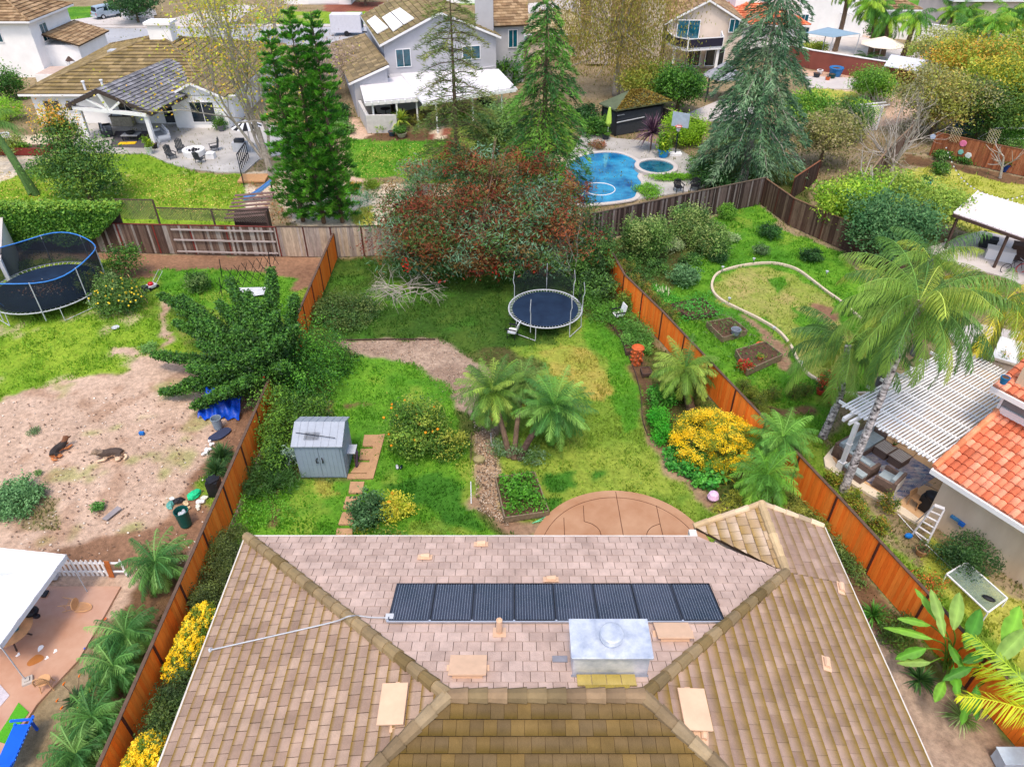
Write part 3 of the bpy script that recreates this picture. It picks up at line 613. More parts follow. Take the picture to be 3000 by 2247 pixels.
# ================================================================ own house
PINK = [C(190, 166, 154), C(184, 160, 148), C(196, 172, 160)]; LEFT = [C(162, 138, 122), C(152, 128, 112), C(170, 146, 128)]
RIGHT = [C(158, 134, 120), C(164, 140, 126), C(150, 126, 112)]; FRONT = [C(114, 94, 62), C(120, 98, 58), C(108, 90, 62)]
OWN = V(.75, 8.4, 0)
house = T('house', 'large house with weathered pinkish tile roof and a row of solar panels in the foreground', 'house', OWN)
EZ = 6.05; L_ = V(-8.0, 14.55, EZ); RL = V(-1.4, 8.4, 8.0); RR = V(2.85, 8.4, 8.0); A_ = V(5.6, 14.55, EZ); FL = V(-8, 2.3, EZ+.02); FR = V(9.5, 2.3, EZ+.02)
sR = (8.0-EZ)/(9.5-2.85); DX = 7.6; DZ = EZ+sR*(9.5-DX); sB = (8-EZ)/(14.55-8.4); DP = V(DX, 14.55-(DZ-EZ)/sB, DZ)
G1 = V(5.55, 14.95, EZ); GB = V(DX, 15.35, DZ); G3 = V(9.5, 14.95, EZ); MR = V(9.5, DP.y, EZ)
rs = np.random.RandomState(3)
rf = MB(); dk = C(84, 66, 50)
def rp(poly, pal, moss, mo, **k):
    n = (poly[1]-poly[0]).cross(poly[2]-poly[0]).normalized()
    P = poly
    if n.z < 0: n = -n; P = poly[::-1]
    rf.slab(P, -n*.1, dk); tiles(rf, P, rs, pal, moss, mo=mo, base=.012, **k)
rp([L_, A_, DP, RR, RL], PINK, C(150, 124, 104), .5, mf=.15, e=.335, w=.33, org=L_, lift=.02, jit=.018, gap=.013)
rp([FL, L_, RL], LEFT, C(124, 98, 20), 1.1, mf=.35, e=.3, w=.31, org=L_, lift=.04, mvar=.3, gap=.012, jit=.04)
fl2 = V(-8, 2.3, EZ)
rp([MR, DP, RR, FR], RIGHT, C(124, 100, 34), 1.2, mf=.7, e=.3, w=.31, org=MR, lift=.055, mvar=.15, gap=.004, jit=.035)
rp([MR, G3, GB, DP], RIGHT, C(120, 98, 46), .9, mf=.45, e=.33, w=.36, org=MR, lift=.055, mvar=.15, gap=.004, jit=.035)
rp([G1, DP, GB], [C(190, 168, 146), C(176, 152, 126), C(200, 180, 160)], C(150, 122, 66), .8, e=.31, w=.34, org=V(5.6, 12.79, EZ), lift=.045)
sF = (8-EZ)/(8.4-2.3)
rp([RL, RR, FR, FL], FRONT, C(92, 74, 26), .8, mf=.6, e=.33, w=.29, org=FL, lift=.07, mvar=.6, jit=.08, gap=.008)
roof = rf.build('roof', M_tile, house)
cp = MB(); capp = [C(134, 116, 84), C(150, 130, 98), C(118, 100, 66)]; up = V(0, 0, .05)
capline(cp, L_+up, RL+up, rs, capp, .16, .42); capline(cp, DP+up, RR+up, rs, capp, .15, .42); capline(cp, RL+up, RR+up, rs, [C(140, 118, 92), C(120, 104, 76)], .17, .4)
capline(cp, FL+up, RL+up, rs, [C(128, 110, 84), C(150, 132, 104)], .16, .42); capline(cp, FR+up, RR+up, rs, [C(128, 110, 84), C(150, 132, 104)], .16, .42)
capline(cp, DP+up, GB+up, rs, [C(190, 166, 128)], .13, .42); capline(cp, G1+up, GB+up, rs, [C(206, 184, 154), C(190, 166, 130)], .1, .4); capline(cp, G3+up, GB+up, rs, [C(206, 184, 154), C(190, 166, 130)], .1, .4)
cp.build('ridge_cap', M_tile, roof)
g_ = MB(); ed = C(240, 238, 236)
for a, b in ((L_, V(5.45, 14.55, EZ)), (FL, L_), (G3, FR)):
    d = (b-a).normalized(); o = V(d.y, -d.x, 0)
    if a is L_: o = V(0, 1, 0)
    elif a is FL: o = V(-1, 0, 0)
    else: o = V(1, 0, 0)
    g_.beam(a+o*.06+V(0, 0, -.04), b+o*.06+V(0, 0, -.05), .05, .08)
g_.box((5.5, 14.7, EZ-.12), (.22, .35, .2)); g_.build('gutter', mat('gutter_paint', C(212, 206, 200), var=.12, sc=2), house)
wl = MB(); wl.prism([(-7.5, 2.8), (9, 2.8), (9, 14.5), (6.1, 14.5), (6.1, 14.1), (-7.5, 14.1)], -.1, EZ-.08); wl.build('wall', M_beige, house)
for x in (-5.5, -2, 7.5): window(house, (x, 14.15 if x < 6 else 14.55, 4.6), (1, 0, 0), 1.4, 1.1, (0, 1, 0))
dr = window(house, (3, 14.15, 1.15), (1, 0, 0), 2.4, 2.1, (0, 1, 0)); dr.name = 'patio_door'
# planes
def pln(p, q, r):
    n = (q-p).cross(r-p).normalized(); return (p, n if n.z > 0 else -n)
PB = pln(L_, A_, RL); PL = pln(FL, L_, RL); PR_ = pln(MR, DP, RR); PF = pln(FL, FR, RL)
def onb(x, y, P=PB, off=0): return onpl(x, y, P[0]+P[1]*off, P[1])
# solar panels
c4 = [onb(842, 1337, off=.13), onb(1562, 1342, off=.13), onb(1530, 1263, off=.13), onb(862, 1258, off=.13)]
M_cell = mat('solar_cell', C(22, 28, 40), col2=C(62, 62, 76), sc=.7, rough=.12, spec=.7)
M_alu = mat('aluminium', C(196, 202, 212), rough=.4, metal=.6, var=.05)
y0 = (c4[0].y+c4[1].y)/2; y1 = (c4[2].y+c4[3].y)/2; xa = (c4[0].x+c4[3].x)/2-.05; xb = (c4[1].x+c4[2].x)/2+.05
def bz(x, y, off=.13): return V(x, y, EZ+sB*(14.55-y)+off)
wpan = (xb-xa)/8
for i in range(8):
    X0 = xa+i*wpan+.012; X1 = xa+(i+1)*wpan-.012; p = MB()
    P = [bz(X0, y0), bz(X1, y0), bz(X1, y1), bz(X0, y1)]; p.slab(P, V(0, 0, -.035)); sp_ = p.build('solar_panel', M_cell, house)
    f = MB(); up2 = V(0, 0, .004)
    for a, b in ((P[0], P[1]), (P[3], P[2]), (P[0], P[3]), (P[1], P[2])): f.beam(a+up2, b+up2, .022, .03)
    f.build('panel_frame', M_black if i % 2 else mat('dark_alu', C(70, 76, 88), metal=.4), sp_)
    f = MB()
    for k in range(1, 15):
        t = k/15; f.beam(P[0].lerp(P[1], t)+up2, P[3].lerp(P[2], t)+up2, .006, .004)
    f.build('wires', M_alu, sp_)
r_ = MB(); r_.beam(bz(xa, y0-.03, .1), bz(xb, y0-.03, .1), .03, .06)
for i in range(9): r_.box(bz(xa+i*wpan, y0-.02, .12), (.05, .06, .05))
r_.build('panel_rail', M_alu, house)
# conduit
cq = MB(); pts = [onb(842, 1334, off=.08), onb(800, 1333, off=.08), onb(775, 1330, off=.1), onb(752, 1331, off=.33), onb(720, 1343, PL, .1), onb(600, 1371, PL, .08), onb(457, 1403, PL, .08)]
cq.tube(smooth(pts, 5), .018, 7); cq.box(pts[0], (.2, .16, .14)); cq.tube([pts[-1], pts[-1]+V(-.05, .0, -.02)], .06, 8); cq.build('conduit', M_steelp, house)
# metal chimney box
b0 = onb(1236, 1459); b1 = onb(1397, 1460); tz = zt(1320, 1417, b0.y).z+.02; M_zinc = mat('zinc', C(160, 172, 190), col2=C(232, 236, 244), sc=1.8, rough=.35, metal=.35, spec=.5)
k0 = g(1230, 1337, tz); k1 = g(1398, 1338, tz)
bx = MB(); X0, X1 = b0.x, b1.x; Y0, Y1 = b0.y, k0.y
bx.prism([(X0, Y0), (X1, Y0), (X1, Y1-.05), (X0, Y1-.05)], 6.8, tz-.03); ch = bx.build('chimney', M_zinc, roof)
bx = MB(); bx.prism([(X0-.06, Y0-.06), (X1+.06, Y0-.06), (X1+.06, Y1), (X0-.06, Y1)], tz-.03, tz+.015)
bx.beam(V(X0-.05, Y0-.06, tz-.02), V(X1+.05, Y0-.06, tz-.02), .03, .05); bx.build('chimney_top', M_zinc, ch)
bx = MB(); cc = g(1322, 1366, tz+.3); bx.lathe((cc.x, cc.y, tz), [(.17, 0), (.17, .12), (.25, .12), (.26, .15), (.26, .3), (.24, .315), (0, .33)], 26); bx.build('chimney_cap', M_zinc, ch, sm=False)
bx = MB(); fz = EZ+sB*(14.55-Y0); bx.beam(V(X0-.03, Y0-.03, fz+.02), V(X1+.03, Y0-.03, fz+.02), .06, .06); bx.box((X0-.25, (Y0+Y1)/2, EZ+sB*(14.55-(Y0+Y1)/2)+.06), (.35, .16, .04)); bx.build('flashing', mat('lead_flashing', C(128, 130, 140), var=.2), ch)
# vents
M_vent = mat('vent_paint', C(218, 182, 152), var=.09, sc=2)
def vent(pl, px, py, w_, d_, ud, lift=.16, side=1):
    c = onb(px, py, pl, .06); n = pl[1]; u = Vector(ud); u = (u-n*u.dot(n)).normalized(); v = n.cross(u).normalized()
    b = MB(); q = []
    for a, e in ((-1, -1), (1, -1), (1, 1), (-1, 1)): q.append(c+u*a*w_/2+v*e*d_/2+n*(lift if e*side > 0 else .04))
    b.slab([x+n*.03 for x in q], -n*.035)
    qq = [c+u*a*w_*.4+v*e*d_*.38-n*.05 for a, e in ((-1, -1), (1, -1), (1, 1), (-1, 1))]
    b.slab([x+n*.1 for x in qq], -n*.1); b.box(c-v*side*d_*.0+u*w_*.5-n*.03, (.12, .2, .05)); b.box(c-u*w_*.5-n*.03, (.12, .2, .05))
    return b.build('roof_vent', M_vent, roof)
vent(PB, 1011, 1443, .85, .72, (1, 0, 0), .12, -1); vent(PB, 1454, 1368, .86, .66, (1, 0, 0), .12, -1); vent(PL, 853, 1525, .95, .56, (0, 1, 0), .17, 1); vent(PR_, 1496, 1537, .95, .58, (0, 1, 0), .17, -1)
def pipe(px, py, hh, r, pl=PB, fl=.32):
    c = onb(px, py, pl); b = MB(); b.lathe(c, [(r, -.1), (r, hh), (r*.8, hh), (r*.8, hh-.04), (0, hh-.04)], 12); n = pl[1]
    b.slab([c+V(a*fl/2, e*fl/2, 0)-V(0, 0, 1)*0+n*.05+V(0, 0, -(n.x*a*fl/2+n.y*e*fl/2)/n.z) for a, e in ((-1, -1), (1, -1), (1, 1), (-1, 1))], -n*.02)
    b.build('vent_pipe', M_vent, roof)
pipe(1079, 1368, .55, .075); 
for px, py, P_ in ((918, 1201, PB), (1039, 1173, PB), (1190, 1249, PB), (1787, 1432, PR_), (1818, 1269, PR_), (1521, 1585, PR_)):
    c = onb(px, py, P_, .09); n = P_[1]; u = V(1, 0, 0) if P_ is PB else V(.25, 1, 0); u = (u-n*u.dot(n)).normalized(); M = Matrix((u, n.cross(u), n)).transposed(); b = MB()
    b.box(c-n*.03, (.42, .22, .02), M=M); b.tube([c-u*.12, c+u*.13], [.07, .09], 10); b.box(c+u*.02-n*.02, (.16, .14, .1), M=M); b.build('roof_vent', M_vent, roof)
# repaired paler tiles and mossy patch on the back slope
pt = MB()
for px, py, n_ in ((1310, 1470, 4), (1330, 1493, 3)):
    c = onb(px, py, PB, .06)
    for i in range(n_): tiles(pt, [c+V((i-2)*.33, -.16, 0)+V(0, 0, .16*sB), c+V((i-1)*.33, -.16, .16*sB), c+V((i-1)*.33, .16, -.16*sB), c+V((i-2)*.33, .16, -.16*sB)], rs, [C(176, 158, 96)], C(150, 130, 50), e=.33, w=.33, mo=.6, lift=.03)
pt.build('mossy_tile', M_tile, roof)
# ================================================================ fences
OR = [C(255, 134, 48), C(253, 124, 42), C(255, 142, 56)]; GW = [C(120, 104, 96), C(140, 126, 118), C(96, 80, 74)]; BW = [C(100, 80, 70), C(118, 98, 86), C(154, 144, 136), C(84, 66, 58)]
def fence(label, pts, h, pal, capc=C(96, 76, 64), face=1, postc=C(84, 44, 34), group=None, bw=.15, post=2.4, gap=.006, rails=True, rail_c=None, cat='fence', h2=None, backpal=None, under=0, capw=.12, name='timber_fence', lean=0, jit=.1, z0=0):
    rs = rsn(); P = [V(p[0], p[1], 0) for p in pts]; r0 = T(name, label, cat, (P[0].x, P[0].y, z0), group=group)
    bd = MB(); po = []; cp = MB(); rl = MB(); acc = 0
    for i in range(len(P)-1):
        a, b = P[i], P[i+1]; d = (b-a); L = d.length; d.normalize(); nn = V(-d.y, d.x, 0)*face; n = int(L/bw)
        ang = math.atan2(d.y, d.x)
        for k in range(n):
            t = (k+.5)*L/n; hh = h+(0 if h2 is None else (h2-h)*((i+t/L)/(len(P)-1)))+rs.normal()*.012
            c = a+d*t+nn*(.02+rs.rand()*.008); c.z = hh/2+rs.normal()*.004
            M = Matrix.Rotation(ang, 3, 'Z') @ Matrix.Rotation(rs.normal()*.004, 3, 'Y')
            bd.box(c, (L/n-gap-rs.rand()*.004, .018, hh), M=M, col=tuple(cols(rs, 1, pal, jit)[0]))
        hh = h if h2 is None else h2
        cp.beam(a+V(0, 0, h+.02), b+V(0, 0, (h if h2 is None else h2)+.02), capw, .04)
        if rails:
            for z in (.3, h*.5, h-.22): rl.beam(a-nn*.03+V(0, 0, z), b-nn*.03+V(0, 0, z), .04, .09)
        m = max(1, round(L/post))
        for k in range(m+(1 if i == len(P)-2 else 0)):
            c = a+d*(L*k/m); po.append((c, ang, nn))
    W_ = bd.build('boards', M_orange if pal is OR else M_board, r0); cp.build('cap_rail', mat('cap_'+name+str(capc[0])[:5], capc, var=.25, sc=5), r0)
    if rails: rl.build('rail', mat('rail_'+str((rail_c or postc)[0])[:5], rail_c or postc, var=.2), r0)
    mm = mat('post_'+str(postc[0])[:5], postc, var=.2, sc=5)
    for c, ang, nn in po: MB().box(c+nn*.035+V(0, 0, h/2), (.09, .06, h-.02), rz=ang).build('post', mm, r0)
    return r0
fence('bright orange stained timber fence running down the left side of the lawn', [(-11.78, 4), (-11.78, 30.5), (-11.8, 44)], 1.8, OR, face=-1, jit=.06)
fence('bright orange stained timber fence running down the right side behind the trampoline', [(6.05, 43.0), (6.75, 38.4), (8.35, 34.2), (13.05, 20.3), (14.55, 15.6), (17.6, 6)], 1.8, OR, face=-1, jit=.06)
fence('old grey brown board fence with red posts behind the netted trampoline', [(-28.9, 45.0), (-23.9, 44.7), (-19.0, 44.5), (-15.6, 44.3)], 2.1, BW, capc=C(110, 50, 44), face=-1, postc=C(122, 48, 40), rail_c=C(160, 150, 146))
fence('weathered pale grey board fence joining the orange fence at the back', [(-15.6, 44.3), (-12.0, 44.2), (-6, 44.6)], 2.15, [C(168, 154, 144), C(150, 136, 128), C(180, 160, 140)], capc=C(80, 66, 56), face=-1, postc=C(84, 40, 34), rails=False)
# front rails on old fence are visible towards us
rr = [o for o in COL.objects if o.get('label', '').startswith('old grey brown')][0]
m = MB()
for a, b in ((490, 600), (385, 490)):
    for y in (.25, 1.1, 1.85):
        A = g(a, 551); B = g(b, 560); m.beam(V(A.x, 44.32 if a > 400 else 44.5, y), V(B.x, 44.2 if a > 400 else 44.35, y), .05, .1)
m.build('rail', mat('pale_rail', C(176, 164, 160), var=.15), rr)
fence('dark weathered fence behind the round green bushes', [(-6, 44.6), (0, 45.2), (5.9, 46.6), (12.6, 49.8), (19.2, 52.9)], 2.1, [C(76, 62, 58), C(98, 84, 80), C(128, 118, 116), C(60, 48, 46)], capc=C(100, 86, 74), face=-1, rails=False, postc=C(56, 44, 42))
fence('brown fence leaning down the slope at the corner of the neighbouring lawn', [(19.2, 52.9), (20.2, 49.2), (23.2, 44.6), (26, 41.6)], 2.0, [C(92, 72, 60), C(110, 90, 76), C(80, 60, 52)], capc=C(120, 92, 70), face=-1, rails=False)
# lattice fence behind the old fence, ivy
lt = T('lattice_screen', 'grey diagonal lattice screen standing above the old brown fence', 'lattice screen', (-26, 45.4, 0)); m = MB()
def lattice(mb, a, b, z0, z1, st=.14, wd=.03, col=None):
    a = Vector(a); b = Vector(b); L = (b-a).length; d = (b-a)/L; h = z1-z0; n = int((L+h)/st)
    for k in range(n):
        for s in (0, 1):
            x0, x1 = k*st-h, k*st; za, zb = z0, z1
            if x0 < 0: za = z0-x0; x0 = 0
            if x1 > L: zb = z1-(x1-L); x1 = L
            if x1 <= x0: continue
            if s: x0, x1 = L-x0, L-x1
            mb.beam(a+d*x0+V(0, 0, za), a+d*x1+V(0, 0, zb), wd, .012, up=(0, 0, 1))
lattice(m, (-26.4, 45.6, 0), (-23.9, 45.5, 0), 2.1, 3.5, .17, .06); lattice(m, (-23.6, 45.5, 0), (-16.3, 45, 0), 2.1, 2.9, .17, .06); m.build('lattice', mat('grey_lattice', C(112, 98, 90), var=.2), lt)
m = MB()
for x, y, z in ((-26.4, 45.6, 3.5), (-23.8, 45.5, 3.5), (-20, 45.3, 2.95), (-16.3, 45, 2.95)): m.box((x, y, z/2), (.1, .1, z))
m.beam((-26.4, 45.6, 3.5), (-23.8, 45.5, 3.5), .06); m.beam((-23.8, 45.5, 2.95), (-16.3, 45, 2.95), .06); m.build('post', M_dwood, lt)
dh = T('dog_house', 'low purple brown plank roof of a small hut behind the fence', 'hut', g(505, 500)); c = g(505, 500); m = MB()
for i in range(7):
    a = V(-19.4+i*.06, 45.6+i*.3, 2.15+.14*i); m.beam(a, a+V(2.6, .55, .0), .27, .04)
m.build('roof', mat('purple_planks', C(116, 92, 88), var=.25), dh); m = MB()
m.box((-18.0, 46.9, 1.0), (2.2, 1.5, 2.0), rz=.2); m.build('wall', M_dwood, dh)
GAIN[0] = 1.15
# ================================================================ trees and plants
def up_(p, z): return V(p.x, p.y, z)
# -- three column pines by the fence
for lab, bx_, by, tx, ty, r in (('tallest bright green column pine, middle of the three behind the fence', 700, 482, 622, 22, 1.75), ('slender bright green column pine, right one of the three behind the fence', 740, 480, 675, 24, 1.65), ('shorter yellow green column pine, left one of the three behind the fence', 655, 478, 574, 66, 1.6)):
    b = g(bx_, by); h = hgt(bx_, by, tx, ty)
    conifer(lab, b, h, r, [C(78, 144, 38), C(104, 168, 50), C(54, 114, 36)], whorl=.55, nb=8, per=120, leaf=.34, tip=.35, sag=.5, width=.14, low=.04, kind='column_pine', shape=.55, trunk=.16, droop=-.1, asp=.16, upq=.9)
# -- sparse yellow-green deodar and the dense one right of it
b = g(990, 385); conifer('tall sparse olive green cedar with a bare dark trunk beside the grey house', b, 14.6, 3.4, [C(134, 144, 72), C(116, 132, 62), C(98, 122, 62)], whorl=.7, nb=6, per=170, leaf=.4, tip=.5, sag=.15, width=.2, low=.02, kind='cedar_tree', sparse=.8, shape=.35, trunk=.22, droop=.3, asp=.12)
b = g(1172, 418); conifer('dense fresh green cedar with drooping sprays beside the pool', b, 14.6, 4.0, [C(82, 134, 50), C(110, 160, 58), C(58, 108, 50)], whorl=.72, nb=7, per=230, leaf=.4, tip=.45, sag=.2, width=.2, low=.06, sparse=.92, kind='cedar_tree', shape=.55, trunk=.3, droop=.55, asp=.16, upq=-.4)
b = g(1604, 392); conifer('big blue green cedar with grey drooping branches beyond the corner of the fence', b, 14.8, 4.2, [C(96, 132, 92), C(122, 152, 114), C(76, 112, 80)], whorl=.75, nb=7, per=300, leaf=.44, tip=.7, sag=.3, width=.22, low=.14, sparse=.94, kind='cedar_tree', shape=.36, trunk=.34, droop=.65, asp=.17, upq=-.5, bark=M_barkg)
# -- pale multi stemmed tree, thin yellow leaves
rs = rsn(); b = g(587, 380); t0 = T('sycamore_tree', 'tall pale trunked tree with sparse yellow green leaves beside the paved patio', 'tree', b); m = MB(); tips = []
for dx, dy, dz in ((-.16, .0, 1), (-.34, .05, 1), (-.05, .1, 1), (-.5, -.1, 1), (.1, .1, 1.)):
    branchy(m, rs, (dx, 0, 1.5), (dx*1.1, dy, dz), 6.5, .13, 3, tips, .42, 6, .12, .07, 4)
m.tube([(0, 0, -.1), (-.1, 0, 1.2), (-.3, 0, 4)], [.3, .26, .16], 8); m.build('trunk', M_barkg, t0, W=False)
tp = np.array(tips); i = rs.randint(len(tp), size=6500); P = tp[i]+rs.normal(size=(6500, 3))*.55
fol('crown', quads(P, .19, rs, .6, .4), cols(rs, len(P), [C(186, 190, 60), C(160, 176, 50), C(206, 186, 60), C(220, 170, 50)], .12, [.4, .35, .17, .08]), t0, W=False)
# -- brown yellow weeping tree in the middle
b = g(1330, 206); SC = 1.0
tree('large bronze and olive weeping tree rising behind the black cabana', b, 15, [(0, 0, 9.5, 6.6, 5, 5), (-4, 0, 8, 4, 4, 3.6), (2.8, 0, 8, 3.2, 4, 3.6), (0, 0, 13, 4.5, 4, 3.5), (-3.5, -1, 5, 3.6, 3, 2.6), (3, -1, 4.6, 3.4, 3, 2.2), (1, -2, 5, 4, 3, 2.4)],
     [C(150, 134, 66), C(170, 150, 76), C(132, 118, 70), C(146, 150, 56)], n=34000, leaf=.26, trunk=.36, name='weeping_tree', nclump=70, bark=M_barkg, asp=.3, up=.1, clump=.22, hollow=.3, dirs=(0, 0, -1))
# -- big cotoneaster bush-tree
GAIN[0] = 1.
b = g(1035, 588); OX = b
BL = [(0, 0, 3.2, 5.2, 3.4, 2.3), (-4.2, -.3, 3., 3, 2.6, 2.2), (4.6, .2, 3.2, 3, 2.8, 2.2), (-2, 2.2, 4.4, 3.4, 2.4, 1.9), (2.4, 2.2, 4.6, 3.6, 2.4, 1.9), (0, 3, 5.2, 3, 2.2, 1.7), (-1.5, -2.2, 2.3, 3, 1.8, 1.5), (2.4, -2.1, 2.4, 3.2, 1.8, 1.5), (-5.6, 1.5, 4, 1.9, 1.6, 1.3), (5.4, 2, 4.2, 1.8, 1.6, 1.4), (-1, 3.6, 6.2, 1.8, 1.5, 1.1), (2.8, 3.6, 6, 2, 1.5, 1.2)]
rs = rsn(); q1 = crown(rs, BL[:9], 9000, .3, [C(104, 148, 112), C(120, 160, 128)], nclump=9, clump=.14, asp=.16, up=.6)
nb = 900; bb = np.array([BL[i] for i in rs.randint(9, size=nb)]); dd = nrm(rs.normal(size=(nb, 3))); dd[:, 1] = -np.abs(dd[:, 1])
P = bb[:, :3]+dd*bb[:, 3:6]*1.04; keep = P[:, 2] > .5; P = np.repeat(P[keep], 5, 0)+rs.normal(size=(keep.sum()*5, 3))*.13; P = P[(vn(P[:, 0], P[:, 2], 1.1, 3) > .5+.13*P[:, 2])]
q2 = (quads(P, .17, rs, .8), cols(rs, len(P), [C(206, 36, 24), C(150, 40, 24)]))
tree('huge spreading green and rust red tree with berries over the back fence', b, 5.5, BL, [C(70, 112, 52), C(96, 128, 60), C(142, 78, 44), C(128, 100, 54), C(122, 52, 34), C(54, 92, 50)], n=52000, leaf=.22, trunk=.3, name='berry_tree', nclump=42, w=[.16, .13, .26, .19, .18, .08], asp=.28, extra=(np.concatenate([q1[0], q2[0]]), np.concatenate([q1[1], q2[1]])), clump=.11, jit=.26, hollow=.4)
GAIN[0] = 1.15
# -- dead branch pile
rs = rsn(); b = g(885, 645); t0 = T('branch_pile', 'pile of bare pale grey branches lying on the lawn under the red berry tree', 'branches', b); m = MB(); tips = []
for i in range(16):
    a = rs.rand()*6.28; branchy(m, rs, (rs.normal()*.9, rs.normal()*.35, .35+.5*rs.rand()), (math.cos(a), math.sin(a)*.7, .25), 1.4, .035, 2, tips, .7, 5, -.1, .12, 4)
m.build('twigs', M_barkg, t0, W=False)
# -- left tree with orange top
b = g(196, 432); tree('green leafy tree with an orange tinted top in front of the white pavilion', b, 5.8, [(0, 0, 2.2, 2.1, 2, 1.6), (-1.3, .2, 3.2, 1.7, 1.6, 1.3), (.8, .3, 3.4, 1.8, 1.6, 1.3), (-2.6, 0, 2.6, 1.2, 1, .8), (-.7, .8, 4.6, 1.4, 1.3, 1.1), (-1.2, 1.2, 5.6, 1, .9, .9), (1.7, -.2, 1.6, 1, 1, 1)],
     [C(76, 116, 56), C(98, 138, 64), C(54, 92, 48), C(120, 150, 60)], n=15000, leaf=.2, trunk=.14, lean=(-.5, .4), nclump=50)
bush('orange and yellow flowering tuft at the top of the leafy tree', 130, 250, .1, .1, n=10) if 0 else None
b = g(135, 285)
rs = rsn(); tp = [o for o in COL.objects if o.name.startswith('crown') and o.parent and 'orange tinted' in o.parent.get('label', '')][0]
P = rs.normal(size=(1100, 3))*np.array([.75, .6, .5])+np.array([-1.3, 1.2, 6.0]); fol('blossom', quads(P, .18, rs, .5), cols(rs, 1100, [C(222, 160, 60), C(200, 180, 60)]), tp.parent, W=False)
# -- leaning ivy clad palm far left
palm('leaning ivy clad palm at the left edge with a drooping green frond', g(72, 420), g(6, 300, 2.6)+V(-.6, 0, 1.2), 16, 3.2, .8, 40, [C(112, 150, 60), C(86, 130, 56)], .28, bark=mat('ivy_bark', C(52, 84, 44), col2=C(84, 116, 52), sc=8, bump=1), el=(.9, -.3), fall=.8)
m = MB(); t0 = T('ivy_stump', 'short ivy clad second stem beside the leaning palm', 'tree stump', g(78, 420)); m.tube([(0, 0, -.1), (-.25, .1, .9), (-.6, .2, 2.1)], [.3, .27, .16], 8); m.build('trunk', mat('ivy_bark', None), t0, W=False)
bush('tall green shrub beside the white two storey house wall', 20, 215, 2.2, 3.2, GRN, 5000, .22); bush('bright lime round shrub below the white house wall', 12, 262, 2.0, 2.2, [C(124, 176, 40), C(150, 190, 60)], 4500, .16); bush('pale green weeping shrub at the far left edge', 20, 330, 1.6, 1.4, [C(130, 150, 80), C(160, 160, 80)], 2600, .2)
# -- ivy on the fence
rs = rsn(); t0 = T('ivy_hedge', 'thick green ivy hedge draped over the left end of the old fence', 'ivy', (-32, 45.2, 0)); Q = []; K = []
n = 26000; x = -36+rs.rand(n)*10.5; z = 3.3*rs.rand(n)**.8; lowcut = .25+.9*vn(x, x*0, .9, 2)+np.where(x > -28.4, (x+28.4)*.9, 0); ok = (z > lowcut) & (z < 3.1+.35*vn(x, x*0, .7, 5)); x = x[ok]; z = z[ok]; n = len(x)
y = 44.8-.25*rs.rand(n)-.25*(fbm(x, z, .8, 4)); P = np.stack([x, y, z], -1); c = cols(rs, n, [C(86, 136, 44), C(112, 156, 56), C(62, 110, 42)], .1)*(.75+.6*fbm(x, z, .6, 7))[:, None]; Q.append(quads(P, .17, rs, .8, .2)); K.append(c)
n = 5000; P = np.stack([-36+rs.rand(n)*10.3, 45+rs.normal(size=n)*.3, 3.15+rs.rand(n)*.35], -1); Q.append(quads(P, .17, rs, .8, 1)); K.append(cols(rs, n, [C(130, 164, 56), C(100, 146, 50)])); fol('foliage', np.concatenate(Q)-np.array([-32, 45.2, 0]), K, t0, W=False)
MB().box((-31, 45.15, 1.5), (9.8, .08, 3.0)).build('lattice', M_dwood, t0)
# -- orange tree and small tree on the left
M_orf = mat('orange_fruit', C(240, 150, 30), var=.1); M_lem = mat('lemon_fruit', C(236, 206, 60), var=.1)
OT = [C(70, 110, 44), C(92, 130, 54), C(52, 88, 40), C(112, 140, 76)]
p = g(262, 665); bush('dark citrus tree with small yellow fruit beside the netted trampoline', 262, 665, 1.5, 1.7, OT, 6500, .12, 'citrus_tree', 'tree', fruit=M_lem, nf=55, lobes=7, world=p, fs=.06)
p = g(222, 640); bush('pale topped citrus bush leaning against the netted trampoline', 222, 640, 1.2, 1.8, [C(124, 150, 92), C(92, 128, 60)], 3600, .12, 'citrus_tree', 'tree', fruit=M_lem, nf=14, fs=.06)
tree('small bushy sapling growing in front of the brown fence', g(283, 597), 1.9, [(0, 0, 1.35, .95, .8, .75), (-.7, -.5, .8, .7, .6, .5), (.5, 0, 1.7, .6, .5, .4)], GRN, 3000, .13, .05)
m = MB(); b = g(320, 655); t0 = T('garden_pole', 'thin pale pole leaning towards the small sapling', 'pole', b); m.tube([(0, 0, 0), (-1.15, .9, 1.5)], .02, 5); m.build('shaft', M_wood, t0, W=False)
# -- hollywood juniper: twisting sprays
rs = rsn(); b = g(600, 860); t0 = T('juniper_tree', 'big twisted juniper with upswept feathery green sprays by the orange fence', 'tree', (b.x, b.y, 0)); m = MB(); Q = []; K = []
arms = [((340, 770), .9), ((350, 640), 1.2), ((395, 645), 1.8), ((420, 700), 2.0), ((360, 850), .4), ((420, 800), 1.6), ((500, 610), 3.0), ((480, 660), 2.8), ((590, 590), 3.6), ((560, 660), 3.4), ((640, 650), 3.6), ((440, 750), 2.2), ((470, 860), 1.0), ((520, 720), 3.4), ((540, 830), 2.), ((520, 780), 2.8), ((610, 740), 3.8), ((385, 700), 1.6), ((600, 690), 3.8), ((480, 800), 2.2), ((430, 880), .5), ((560, 770), 3.2), ((450, 700), 2.6), ((540, 640), 3.4), ((410, 830), 1.0), ((640, 720), 3.2), ((620, 800), 2.6), ((500, 850), 1.6)]
